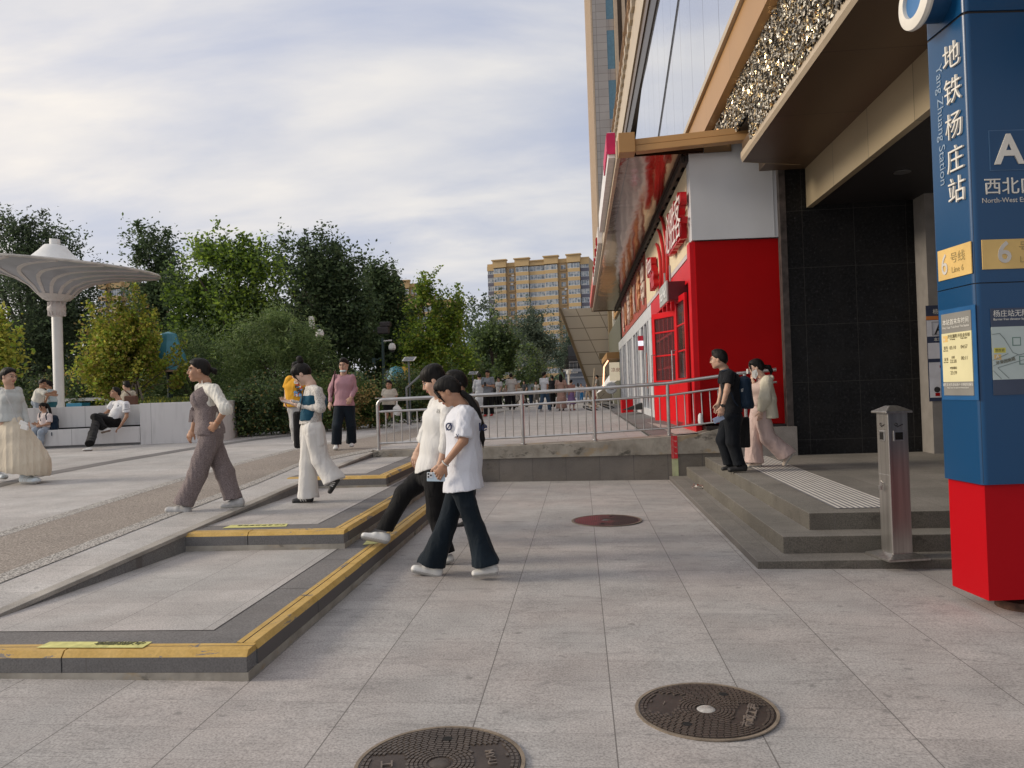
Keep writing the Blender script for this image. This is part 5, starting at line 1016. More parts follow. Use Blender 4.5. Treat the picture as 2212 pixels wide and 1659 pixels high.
b = B(); b.tube([(ox+0.06, yq-0.01, pz(724)), (ox+0.06, yq-0.01, pz(696)), (ox+0.32, yq-0.01, pz(696)), (ox+0.32, yq-0.01, pz(724))], 0.004, 4, closed=True); b.out('letter_border', DKM, ps)
b = B()
for i in range(2): b.lathe([(0.03, 0), (0.045, 0.0), (0.045, 0.003), (0.03, 0.003)], (ox+0.10+i*0.13, yq-0.009, pz(842)), 16, ax=(0, -1, 0))
b.out('prohibition_ring', DKM, ps); b = B(); [b.box(ox+0.07+i*0.13, ox+0.14+i*0.13, yq-0.011, yq-0.009, pz(856), pz(849)) for i in range(2)]; b.box(ox+0.15, ox+0.19, yq-0.011, yq-0.009, pz(795), pz(790)); b.out('red_marks', REDP, ps)

# ---------------------------------------------------------------- cigarette bin
cbx, cby, cz = 2.535, 6.60, 0.047
cg = thing('ashtray_post', 'square stainless steel cigarette bin post standing on the lowest entrance step', 'ashtray bin', (cbx, cby, cz))
BST = NT('dull_steel', 0.30, 0.85, 0.5); BST.col(BST.ramp(BST.noise(3, 4, vec=BST.map((12, 12, 0.4))), (0.3, (0.38, 0.36, 0.34)), (0.7, (0.56, 0.54, 0.51)))); BST = BST.m
an = math.radians(10); U_ = Vector((math.cos(an), math.sin(an), 0)); V_2 = Vector((-U_.y, U_.x, 0)); w_ = 0.168; O_ = Vector((cbx, cby, cz)); hz = P(1945, 893, d=(O_-Vector(CC)).dot(Vector(CF))).z-cz
b = B(); b.ob(O_-U_*w_/2-V_2*w_/2+Z*0.04, U_*w_, V_2*w_, Z*(hz-0.03)); b.out('shaft', BST, cg, bevel=0.004)
b = B(); e_ = w_/2+0.028; t_ = 0.035; zz = hz+0.008
b.hexa([O_+(-U_-V_2)*e_+Z*zz, O_+(U_-V_2)*e_+Z*zz, O_+(U_+V_2)*e_+Z*zz, O_+(-U_+V_2)*e_+Z*zz]+[O_+(-U_-V_2)*e_+Z*(zz+0.015), O_+(U_-V_2)*e_+Z*(zz+0.015), O_+(U_+V_2)*e_+Z*(zz+0.015), O_+(-U_+V_2)*e_+Z*(zz+0.015)])
b.hexa([O_+(-U_-V_2)*e_+Z*(zz+0.0152), O_+(U_-V_2)*e_+Z*(zz+0.0152), O_+(U_+V_2)*e_+Z*(zz+0.0152), O_+(-U_+V_2)*e_+Z*(zz+0.0152)]+[O_+(-U_-V_2)*t_+Z*(zz+0.058), O_+(U_-V_2)*t_+Z*(zz+0.058), O_+(U_+V_2)*t_+Z*(zz+0.058), O_+(-U_+V_2)*t_+Z*(zz+0.058)]); b.out('pyramid_cap', BST, cg, bevel=0.003)
b = B(); e0, e1 = 0.175, 0.10
b.hexa([O_+(-U_-V_2)*e0, O_+(U_-V_2)*e0, O_+(U_+V_2)*e0, O_+(-U_+V_2)*e0, O_+(-U_-V_2)*e0+Z*0.018, O_+(U_-V_2)*e0+Z*0.018, O_+(U_+V_2)*e0+Z*0.018, O_+(-U_+V_2)*e0+Z*0.018])
b.hexa([O_+(-U_-V_2)*e0+Z*0.0182, O_+(U_-V_2)*e0+Z*0.0182, O_+(U_+V_2)*e0+Z*0.0182, O_+(-U_+V_2)*e0+Z*0.0182, O_+(-U_-V_2)*e1+Z*0.045, O_+(U_-V_2)*e1+Z*0.045, O_+(U_+V_2)*e1+Z*0.045, O_+(-U_+V_2)*e1+Z*0.045]); b.out('base_plate', BST, cg, bevel=0.003)
def face(Nf, Rf, s):
    A = O_+Nf*(w_/2+0.001)+Z*(hz-0.17); b = B(); b.ob(A-Rf*0.045*s-Z*0.05, Rf*0.09*s, Nf*0.008, Z*0.085); fr_ = b.out('opening_frame', STL, cg, bevel=0.003)
    b = B(); b.ob(A-Rf*0.032*s-Z*0.038+Nf*0.007, Rf*0.064*s, Nf*0.003, Z*0.06); b.out('opening', M_('opening_black', (0.008, 0.007, 0.006), 0.9), fr_)  # near-black plate set in the frame as the opening
    b = B(); b.tube([A+Z*0.065-Rf*0.01+Nf*0.002, A+Z*0.085+Rf*0.04*s+Nf*0.002], 0.0035, 4); b.tube([A+Rf*(-0.018+0.012*math.cos(q))+Z*(0.085+0.012*math.sin(q))+Nf*0.002 for q in np.linspace(0, 6, 9)], 0.0025, 4, closed=True); b.out('cigarette_mark', DKM, cg)
face(-V_2, U_, 1.0); face(-U_, -V_2, 0.8)
b = B(); b.ob(O_-U_*(w_/2+0.002)-V_2*(w_/2-0.01)+Z*0.06, U_*0.004, V_2*(w_-0.02), Z*0.62); b.out('service_door', BST, cg, bevel=0.002)
b = B(); b.tube([O_-U_*(w_/2+0.006)+Z*0.60+V_2*0.0, O_-U_*(w_/2+0.03)+Z*0.625, O_-U_*(w_/2+0.03)+Z*0.60, O_-U_*(w_/2+0.012)+Z*0.59], 0.005, 6); b.ob(O_-U_*(w_/2+0.045)+Z*0.555-V_2*0.015, U_*0.02, V_2*0.03, Z*0.035); b.out('padlock', STL, cg, bevel=0.003)

# ---------------------------------------------------------------- bits on the ground
b = B(); rr = random.Random(3); c_ = P(1512, 1055, z=0.05)
for i in range(26):
    o = c_+Vector((rr.uniform(-0.10, 0.10), rr.uniform(-0.05, 0.05), rr.uniform(0.0, 0.045))); b.poly([o+Vector((rr.uniform(-.03, .03), rr.uniform(-.03, .03), rr.uniform(0, .03))) for _ in range(4)], i % 3)
tag(b.out('crumpled_wrapper', [M_('wrap_white', (0.7, 0.66, 0.62), 0.5), M_('wrap_red', (0.6, 0.12, 0.09), 0.5), M_('wrap_pink', (0.65, 0.4, 0.36), 0.5)], origin=c_), 'crumpled red and white wrapper beside the entrance steps', 'litter')
b = B(); c_ = P(868, 1708/1659*1659 if False else 0, z=0.6) if False else P(971, 916, z=0.62); b.prism([c_, c_+Vector((0.12, 0, 0)), c_+Vector((0.14, 0.08, 0.0)), c_+Vector((0.03, 0.1, 0))], (0, 0, 0.012)); tag(b.out('paper_scrap', WHITE, origin=c_), 'white paper scrap lying on the plaza behind the railing', 'litter')

# ---------------------------------------------------------------- two fallen bicycles
TYR = M_('tyre', (0.02, 0.02, 0.02), 0.7); FRB = M_('bike_frame_tan', (0.40, 0.33, 0.24), 0.4)
def bicycle(label, pa, pb_, tl):
    A = P(*pa, z=0.64); Bp = P(*pb_, z=0.64); t = thing('bicycle', label, 'bicycle', A, 'bicycles fallen on the plaza'); ax = Vector((math.sin(tl), -0.25, math.cos(tl))).normalized(); d = (Bp-A).normalized(); R_ = 0.32; up_ = ax.cross(d).normalized()
    lift = Vector((0, 0, 0.10))
    for p in (A+lift*0.6, Bp+lift):
        b = B(); u = d; v = ax.cross(d).normalized(); b.tube([p+u*R_*math.cos(q*math.pi/12)+v*R_*math.sin(q*math.pi/12) for q in range(24)], 0.028, 6, closed=True); wh = b.out('wheel', TYR, t, smooth=True)
        b = B()
        for q in range(10): b.tube([p, p+u*R_*math.cos(q*0.628)+v*R_*math.sin(q*0.628)], 0.003, 4)
        b.out('spokes', STL, wh)
    b = B(); m = (A+Bp)/2+lift; s_ = m-d*0.15+up_*0.48; h_ = Bp+lift-d*0.22+up_*0.50; bbk = m-d*0.05
    for q in ((A+lift*0.6, bbk), (bbk, s_), (A+lift*0.6, s_), (bbk, h_), (s_, h_), (h_, Bp+lift)): b.tube(q, 0.02, 6)
    b.out('frame', FRB, t, smooth=True); b = B(); b.tube([h_+ax*0.28, h_+up_*0.1, h_-ax*0.10], 0.014, 6); b.tube([h_+ax*0.28, h_+ax*0.3-d*0.12], 0.018, 6); b.out('handlebar', DKM, t, smooth=True)
    b = B(); b.lathe([(0.02, -0.02), (0.09, 0), (0.10, 0.03), (0.02, 0.06)], s_+up_*0.12, 10, ax=up_); b.out('saddle', DKM, t, smooth=True)
bicycle('tan framed bicycle lying flat behind the railing, wheel towards the shops', (1276, 886), (1312, 883), 0.25)
bicycle('darker bicycle fallen under the tan one, behind the railing post', (1284, 878), (1318, 872), 0.5)
# black rolled mat, crate and white parasol by the shops
b = B(); c_ = P(1366, 885, X=1.62); b.hexa([c_+Vector((-0.35, -0.25, 0)), c_+Vector((0.3, -0.3, 0)), c_+Vector((0.3, 0.4, 0)), c_+Vector((-0.2, 0.4, 0)), c_+Vector((-0.30, -0.2, 0.02)), c_+Vector((0.3, -0.2, 0.22)), c_+Vector((0.3, 0.3, 0.22)), c_+Vector((-0.15, 0.3, 0.03))]); tag(b.out('black_mat', TYR, origin=c_, bevel=0.02), 'black folded rubber mat lying at the silver shop door', 'mat')
pr = thing('parasol', 'white parasol tipped over on its pole outside the shops', 'parasol', P(1325, 872, Y=40)); c_ = P(1318, 826, Y=40); b = B()
ap = c_+Vector((0.02, 0, 0.42)); rim = []
for q in range(9): aa = q/8*math.pi*2; rim.append(c_+Vector((0.72*math.cos(aa), 0.6*math.sin(aa), -0.13+0.42*math.cos(aa)*1.0)))
for q in range(8): b.prism([ap, rim[q], rim[q+1]], (0, 0.0, 0.012))
b.out('cover', WHITE, pr); b = B(); b.tube([ap, P(1326, 872, Y=40)], 0.03, 6); b.out('pole', WHITE, pr)
b = B(); b.tube([P(1284, 795, Y=41), P(1278, 870, Y=41)], 0.03, 6); o = b.out('wooden_pole', M_('pale_wood', (0.45, 0.38, 0.28), 0.7), origin=P(1278, 870, Y=41)); tag(o, 'thin pale wooden pole standing beside the white parasol', 'pole')
b = B(); c_ = P(1354, 872, X=1.6); b.box(c_.x-0.2, c_.x+0.2, c_.y-0.3, c_.y+0.3, 0.64, 1.15); tag(b.out('red_crate', REDF, origin=(c_.x, c_.y, 0.64), bevel=0.02), 'red box on the pavement by the kiosk', 'box')

# ---------------------------------------------------------------- lamps, cameras, coloured bells in the park
PLG = M_('pole_green', (0.02, 0.045, 0.045), 0.5); CAMW = M_('camera_white', (0.6, 0.6, 0.58), 0.4)
def cam_pole(px, py_top, py_base, Y, arm, label):
    base = P(px, py_base, Y=Y); base.z = 0.58; top = P(px, py_top, Y=Y).z; t = thing('camera_pole', label, 'camera pole', base)
    b = B(); b.tube([(base.x, Y, 0.55), (base.x, Y, top)], [0.075, 0.05], 10); b.out('pole', PLG, t, smooth=True)
    b = B(); b.tube([(base.x, Y, top-0.12), (base.x+arm, Y, top-0.10)], 0.03, 6); b.out('arm', PLG if abs(arm) > 0.6 else CAMW, t)
    b = B(); b.lathe([(0.0001, 0.22), (0.09, 0.20), (0.14, 0.10), (0.14, 0.0), (0.10, -0.05)], (base.x+arm, Y, top-0.42), 14); k = b.out('dome_camera', CAMW, t, smooth=True)
    b = B(); b.lathe([(0.10, -0.05), (0.07, -0.12), (0.001, -0.14)], (base.x+arm, Y, top-0.42), 12); b.out('lens_dome', DKM, k, smooth=True); return t, base, top
t, bs, tp = cam_pole(637, 700, 930, 25, 0.95, 'dark pole with an arm and white dome camera above the white trousers woman')
b = B(); b.box(bs.x+0.62, bs.x+0.78, 24.9, 25.05, tp-0.2, tp+0.22); b.out('box_camera', CAMW, t, bevel=0.02); b = B(); b.lathe([(0.001, 0.10), (0.09, 0.06), (0.09, -0.05), (0.04, -0.1)], (bs.x, 25, tp+0.06), 12); b.out('small_globe', CAMW, t, smooth=True)
t, bs, tp = cam_pole(832, 730, 905, 29, 0.36, 'dark green pole with floodlight and white dome camera in front of the trees')
b = B(); b.box(bs.x-0.15, bs.x+0.28, 28.8, 29.1, tp+0.15, tp+0.42); b.box(bs.x-0.05, bs.x+0.35, 28.8, 29.1, tp+0.42, tp+0.60); b.out('floodlight', DKM, t, bevel=0.03); b = B(); b.tube([(bs.x, 29, tp-0.75), (bs.x-0.35, 29, tp-0.85)], 0.02, 6); b.box(bs.x-0.42, bs.x-0.3, 28.95, 29.05, tp-1.0, tp-0.75); b.out('side_bracket', PLG, t)
SPM = M_('solar_cell', (0.16, 0.18, 0.21), 0.3); first = None
def solar(px, py_, pb_, Y, w2, arm, label):
    c = P(px, py_, Y=Y); t = thing('solar_lamp', label, 'lamp', (c.x, Y, 0.6), 'solar path lamps'); b = B(); b.tube([(c.x-0.02, Y, 0.55), (c.x-0.02, Y, c.z)], 0.03, 8); b.out('pole', M_('lamp_pole_grey', (0.12, 0.14, 0.15), 0.5), t, smooth=True)
    R_ = Vector((1, 0.15, 0)).normalized(); Uv = Vector((0.25, 0.35, 0.45)).normalized(); A = c-R_*w2-Uv*w2*0.45; Nn = R_.cross(Uv).normalized()
    b = B(); b.ob(A, R_*2*w2, Uv*w2*0.9, Nn*0.02); p_ = b.out('panel_frame', CAMW, t)
    b = B(); [b.ob(A+R_*0.04+Uv*(w2*(0.08+0.42*i))-Nn*-0.021*1, R_*(2*w2-0.08), Uv*w2*0.32, Nn*0.003) for i in range(2)]; b.out('solar_cell', SPM, p_)
    b = B(); [b.ob(A+R_*0.04+Uv*(w2*(0.08+0.42*i))-Nn*0.004, R_*(2*w2-0.08), Uv*w2*0.32, Nn*0.003) for i in range(2)]; b.out('solar_cell', SPM, p_)
    if arm: b = B(); b.tube([(c.x-0.08, Y-0.1, 0.6), (c.x-0.1, Y-0.1, c.z-0.9), (c.x+0.45, Y-0.1, c.z-0.45)], 0.035, 8); b.out('lamp_arm', M_('arm_grey', (0.25, 0.26, 0.27), 0.4), t, smooth=True)
solar(884, 776, 895, 24, 0.19, True, 'nearest solar path lamp with a bent arm, above the railing')
solar(1022, 806, 885, 33, 0.19, True, 'solar path lamp left of the man in grey polo shirt')
solar(1056, 827, 880, 46, 0.22, True, 'solar path lamp right of the man in grey polo shirt'); solar(944, 797, 885, 28, 0.17, False, 'thin solar lamp panel against the lime green tree'); solar(240, 815, 890, 24, 0.24, False, 'solar lamp panel behind the bench under the yellow tree'); solar(1117, 825, 870, 50, 0.22, False, 'solar lamp panel in front of the far green tree')
def bell(px, pt, pb_, r0, r1, Y, col, label, post):
    c = P(px, (pt+pb_)/2, Y=Y); s = Y/FD; zt = P(px, pt, Y=Y).z; zb = P(px, pb_, Y=Y).z; t = thing('bell_lamp', label, 'ornament', (c.x, Y, 0.6)); m = M_('bell_'+col[0], col[1], 0.4, var=0.06)
    b = B(); b.lathe([(0.02, zt+0.02), (r0*s*0.8, zt-0.05), (r0*s, zt-(zt-zb)*0.25), (r1*s*0.82, zt-(zt-zb)*0.6), (r1*s, zb), (r1*s*0.95, zb)], (c.x, Y, 0), 10); b.out('shade', m, t)
    b = B(); b.lathe([(r1*s*1.0, zb-0.01), (r1*s*1.03, zb-0.06), (r1*s*0.9, zb-0.06)], (c.x, Y, 0), 16); b.out('orange_rim', M_('bell_rim', (0.3, 0.2, 0.15), 0.5), t)
    if post: b = B(); b.tube([(c.x, Y, 0.5), (c.x, Y, zb)], 0.09, 8); b.out('post', PLG, t, smooth=True)
TEAL = ('teal', (0.06, 0.24, 0.32)); bell(365, 718, 800, 22, 42, 22.5, TEAL, 'teal bell shaped shade on a dark post behind the yellow tree', True)
bell(856, 792, 828, 16, 24, 31, TEAL, 'teal bell shaped shade left of the nearest solar lamp', True); bell(872, 792, 828, 12, 19, 32.5, ('yellow', (0.55, 0.36, 0.05)), 'yellow bell shaped shade behind the teal one', True); bell(838, 800, 826, 8, 12, 34, ('pale', (0.35, 0.42, 0.45)), 'pale bell shaped shade peeking left of the teal one', True)
# far camera post and small lamp at the blue-grey building
c_ = P(1228, 800, Y=70); t = thing('camera_pole', 'slim white camera pole in front of the blue grey building', 'camera pole', (c_.x, 70, 0.6)); b = B(); b.tube([(c_.x, 70, 0.5), (c_.x, 70, c_.z)], 0.10, 8); b.out('pole', CAMW, t); b = B(); b.box(c_.x-0.35, c_.x+0.35, 69.9, 70.1, c_.z-0.05, c_.z+0.1); b.lathe([(0.001, -0.5), (0.22, -0.3), (0.22, 0)], (c_.x, 70, c_.z), 10); b.out('camera_head', CAMW, t)
# blue bin and white rail behind the bench
c_ = P(160, 880, Y=22); b = B(); b.box(c_.x-0.25, c_.x+0.25, 22, 22.4, 0.6, 1.62); o = b.out('blue_cabinet', M_('cyan_blue', (0.03, 0.22, 0.36), 0.5), origin=(c_.x, 22, 0.6), bevel=0.01); tag(o, 'small blue cabinet behind the bench right of the pole', 'cabinet')
b = B(); c1_ = P(140, 861, Y=24); b.box(c1_.x, c1_.x+1.6, 24, 24.1, c1_.z-0.1, c1_.z); b.box(c1_.x+0.1, c1_.x+0.2, 24, 24.1, 0.5, c1_.z-0.1); b.box(c1_.x+1.4, c1_.x+1.5, 24, 24.1, 0.5, c1_.z-0.1); tag(b.out('white_rail', CAMW, origin=(c1_.x, 24, 0.6)), 'low white rail behind the bench right of the pole', 'rail')
st = thing('tree_stakes', 'grey wooden stakes propping the small yellow green tree', 'stakes', P(290, 885, Y=21.3)); b = B()
for a_, c_ in (((268, 880), (288, 828)), ((313, 880), (297, 824)), ((300, 882), (293, 830))): b.tube([P(*a_, Y=21.2), P(*c_, Y=21.5)], 0.03, 6)
b.out('stake', M_('grey_wood', (0.2, 0.17, 0.14), 0.9), st)
# ---------------------------------------------------------------- figures: smooth solids polygonised into continuous surfaces
f32 = np.float32
def nv(v): v = np.asarray(v, float); return v/np.linalg.norm(v)
class Sd:
    def __init__(s): s.p = []; s.lo = np.full(3, 1e9); s.hi = -s.lo
    def _bb(s, pts, r):
        for q in pts: q = np.asarray(q, float); s.lo = np.minimum(s.lo, q-r); s.hi = np.maximum(s.hi, q+r)
    def cap(s, a, b, ra, rb, u=None, k=0.02, flat=False, ra2=None, rb2=None, sub=False):
        a, b = np.asarray(a, float), np.asarray(b, float); w_ = nv(b-a)
        if u is None: u = np.cross(w_, (0.3, 0.9, 0.1))
        u = np.asarray(u, float); u = nv(u-w_*(u@w_)); v = np.cross(w_, u)
        s.p.append(('c', a, w_, u, v, np.linalg.norm(b-a), ra, rb, ra2 or ra, rb2 or rb, k, flat, sub))
        if not sub: s._bb((a, b), max(ra, rb, ra2 or 0, rb2 or 0)*1.15)
        return s
    def ell(s, c, r, R=None, k=0.02, sub=False):
        R = np.eye(3) if R is None else R; s.p.append(('e', np.asarray(c, float), np.asarray(r, float), R, k, sub))
        if not sub: s._bb((c,), max(r)*1.1)
        return s
    def cut(s, pt, n, jag=0): s.p.append(('h', np.asarray(pt, float), nv(n), jag)); return s            # keep the side the normal points away from
    def chain(s, pts, rr, u, k=0.03, flat=(False, False)):
        for i in range(len(pts)-1):
            s.cap(pts[i], pts[i+1], rr[i][0], rr[i+1][0], u, k, False, rr[i][1], rr[i+1][1])
        return s
    def grid(s, res, wr=None, seed=0):
        lo, hi = s.lo-res*2.5, s.hi+res*2.5; n = np.ceil((hi-lo)/res).astype(int)+1
        X = (lo[0]+res*np.arange(n[0])).astype(f32)[:, None, None]; Y = (lo[1]+res*np.arange(n[1])).astype(f32)[None, :, None]; Zg = (lo[2]+res*np.arange(n[2])).astype(f32)[None, None, :]
        D = None
        for q in s.p:
            if q[0] == 'c':
                _, a, w_, u, v, L_, ra, rb, ra2, rb2, k, flat, sub = q; x, y, z = X-f32(a[0]), Y-f32(a[1]), Zg-f32(a[2])
                t = (x*f32(w_[0])+y*f32(w_[1])+z*f32(w_[2])); tc = np.clip(t/f32(L_), 0, 1); r1 = ra+(rb-ra)*tc; r2 = ra2+(rb2-ra2)*tc
                pu = x*f32(u[0])+y*f32(u[1])+z*f32(u[2]); pv = x*f32(v[0])+y*f32(v[1])+z*f32(v[2]); m = np.minimum(r1, r2)
                if flat: d = np.maximum((np.sqrt((pu/r1)**2+(pv/r2)**2)-1)*m, np.maximum(-t, t-f32(L_)))
                else: ax = t-tc*f32(L_); d = (np.sqrt((pu/r1)**2+(pv/r2)**2+(ax/m)**2)-1)*m
            elif q[0] == 'e':
                _, c, r, R, k, sub = q; x, y, z = X-f32(c[0]), Y-f32(c[1]), Zg-f32(c[2]); d = 0
                for i in range(3): d = d+((x*f32(R[i][0])+y*f32(R[i][1])+z*f32(R[i][2]))/f32(r[i]))**2
                d = (np.sqrt(d)-1)*f32(min(r))
            else:
                _, c, nn = q[:3]; jg = q[3] if len(q) > 3 else 0; d = (X-f32(c[0]))*f32(nn[0])+(Y-f32(c[1]))*f32(nn[1])+(Zg-f32(c[2]))*f32(nn[2]); d = d+(f32(jg)*(np.sin(X*310+Y*190)+np.sin(X*170-Y*260+1.3)+0.6*np.sin((X+Y)*540)) if jg else 0); D = np.maximum(D, d); continue
            if D is None: D = d+np.zeros(n, f32); continue
            if sub: h = np.clip(0.5-0.5*(D+d)/k, 0, 1); D = D*(1-h)+(-d)*h+k*h*(1-h)
            else: h = np.clip(0.5+0.5*(D-d)/k, 0, 1); D = D*(1-h)+d*h-k*h*(1-h)
        if wr:
            am, fr, vz = wr; am, fr, vz = (am*1.75, fr*0.80, vz*0.62) if fr < 60 else (am, fr, vz); rg = np.random.RandomState(seed+5); N = 0
            for i in range(7):
                kx, ky, kz = rg.normal(size=3)*fr*(0.6+0.25*i); ph_ = np.sin(X*f32(kx)+Y*f32(ky)+Zg*f32(kz*vz)+f32(rg.uniform(0, 6))); N = N+(ph_ if fr > 60 else np.sqrt(np.abs(ph_)+0.02)*1.7-1.2)/(1+0.35*i)
            D = D+f32(am*0.4)*N
        return D, lo
def nets(D, lo, res):
    n = np.array(D.shape); neg = D < 0; S = neg[:-1, :-1, :-1].astype(np.int8)*0; c = [(i, j, k) for i in (0, 1) for j in (0, 1) for k in (0, 1)]
    for i, j, k in c: S = S+neg[i:n[0]-1+i, j:n[1]-1+j, k:n[2]-1+k]
    act = (S > 0) & (S < 8); idx = np.argwhere(act)
    if len(idx) == 0: return np.zeros((0, 3)), np.zeros((0, 4), int)
    ids = np.full(act.shape, -1, np.int32); ids[act] = np.arange(len(idx)); acc = np.zeros((len(idx), 3)); cnt = np.zeros(len(idx))
    for a in range(8):
        for ax in range(3):
            p = c[a]
            if p[ax]: continue
            q = list(p); q[ax] = 1; va = D[idx[:, 0]+p[0], idx[:, 1]+p[1], idx[:, 2]+p[2]]; vb = D[idx[:, 0]+q[0], idx[:, 1]+q[1], idx[:, 2]+q[2]]
            m = (va < 0) != (vb < 0); t = np.where(m, va/np.where(m, va-vb, 1), 0); pos = np.tile(np.array(p, float), (len(idx), 1)); pos[:, ax] += t; acc[m] += pos[m]; cnt[m] += 1
    V = lo+res*(idx+acc/cnt[:, None]); F = []
    for ax in range(3):
        o1, o2 = (ax+1) % 3, (ax+2) % 3; sl0 = [slice(None)]*3; sl1 = [slice(None)]*3; sl0[ax] = slice(0, -1); sl1[ax] = slice(1, None)
        e_ = neg[tuple(sl0)] != neg[tuple(sl1)]; q = np.argwhere(e_); q = q[(q[:, o1] > 0) & (q[:, o2] > 0) & (q[:, o1] < n[o1]-1) & (q[:, o2] < n[o2]-1)]
        if not len(q): continue
        def cid(d1, d2): w_ = q.copy(); w_[:, o1] -= d1; w_[:, o2] -= d2; return ids[w_[:, 0], w_[:, 1], w_[:, 2]]
        f = np.stack([cid(1, 1), cid(0, 1), cid(0, 0), cid(1, 0)], 1); fl = ~neg[q[:, 0], q[:, 1], q[:, 2]]; f[fl] = f[fl][:, ::-1]; F.append(f)
    F = np.concatenate(F); F = F[(F >= 0).all(1)]; return V, F
def smesh(sd, res, wr=None, seed=0): D, lo = sd.grid(res, wr, seed); return nets(D, lo, res)
def joinm(ms):
    V = []; F = []; k = 0
    for v, f in ms: V.append(v); F.append(f+k); k += len(v)
    return np.concatenate(V), np.concatenate(F)

def skinmat(name, c):
    if name in MATS: return MATS[name]
    t = NT(name, 0.5, 0, 0.35); t.col(t.ramp(t.noise(14, 3), (0.3, tuple(q*0.92 for q in c)), (0.7, tuple(q*1.06 for q in c)))); t.b.inputs['Subsurface Weight'].default_value = 0.08; t.b.inputs['Subsurface Radius'].default_value = (0.02, 0.008, 0.005); MATS[name] = t.m; return t.m
def cloth(name, c, rough=0.85, var=0.08, vs=5, weave=0.0, pat=None):
    if name in MATS: return MATS[name]
    t = NT(name, rough, 0, 0.2); k = t.ramp(t.noise(vs, 4), (0.3, tuple(q*(1-var) for q in c)), (0.7, tuple(min(1, q*(1+var)) for q in c)))
    if weave: k = t.mix(weave, k, t.ramp(t.noise(150, 2), (0.38, 0.3), (0.62, 1.6)), 'MULTIPLY')
    if pat == 'leopard': k = t.mix(t.ramp(t.noise(55, 2, vec=t.map((1, 1, 1)), dist=2.0), (0.52, 0.0), (0.58, 0.75)), k, (0.30, 0.27, 0.25))
    if pat == 'tweed': k = t.mix(t.ramp(t.noise(140, 3, 0.7), (0.40, 0.0), (0.62, 1.0)), tuple(q*0.6 for q in c), tuple(min(1, q*1.4) for q in c))
    if pat == 'denim': k = t.mix(t.ramp(t.noise(2.2, 3), (0.55, 0.0), (0.85, 0.5)), k, tuple(min(1, q*3.0+0.01) for q in c))
    if pat == 'floral': k = t.mix(t.ramp(t.voro(22), (0.25, 0.8), (0.4, 0.0)), k, (0.45, 0.28, 0.25))
    t.col(k); t.bump(t.noise(9, 4, 0.55, vec=t.map((1.3, 1.3, 0.6)), dist=0.8), 0.55, 0.03); t.b.inputs['Sheen Weight'].default_value = 0.05; MATS[name] = t.m; return t.m
SK = {'a': skinmat('skin_light', (0.52, 0.33, 0.24)), 'b': skinmat('skin_tan', (0.40, 0.225, 0.145)), 'c': skinmat('skin_pale', (0.60, 0.41, 0.32))}
LIPM = M_('lip', (0.36, 0.13, 0.11), 0.45); BROW = M_('brow_dark', (0.018, 0.014, 0.012), 0.7); EYEW = M_('eye_white', (0.50, 0.46, 0.42), 0.3)
def hairmat():
    t = NT('black_hair', 0.55, 0, 0.22); t.col(t.ramp(t.noise(40, 4, vec=t.map((1, 1, 0.15))), (0.35, (0.004, 0.0035, 0.0035)), (0.65, (0.012, 0.010, 0.009)))); t.bump(t.noise(70, 4, 0.7, vec=t.map((1, 1, 0.12))), 0.7, 0.006); return t.m
HAIR = hairmat()
def frame(phi, pitch=0, roll=0):
    """rows: person's right, forward, up. phi 0 faces the camera, +90 faces the photo's left"""
    p = math.radians(phi); f = np.array([-math.sin(p), -math.cos(p), 0]); r = np.array([-math.cos(p), math.sin(p), 0]); u = np.array([0, 0, 1.0]); a = math.radians(pitch)
    f2 = f*math.cos(a)+u*math.sin(a); u2 = -f*math.sin(a)+u*math.cos(a); b_ = math.radians(roll); r2 = r*math.cos(b_)+u2*math.sin(b_); u3 = u2*math.cos(b_)-r*math.sin(b_)
    return np.array([r2, f2, u3])
def W(c, Fm, l, s=1.0): return np.asarray(c, float)+(np.asarray(l, float)*s)@Fm

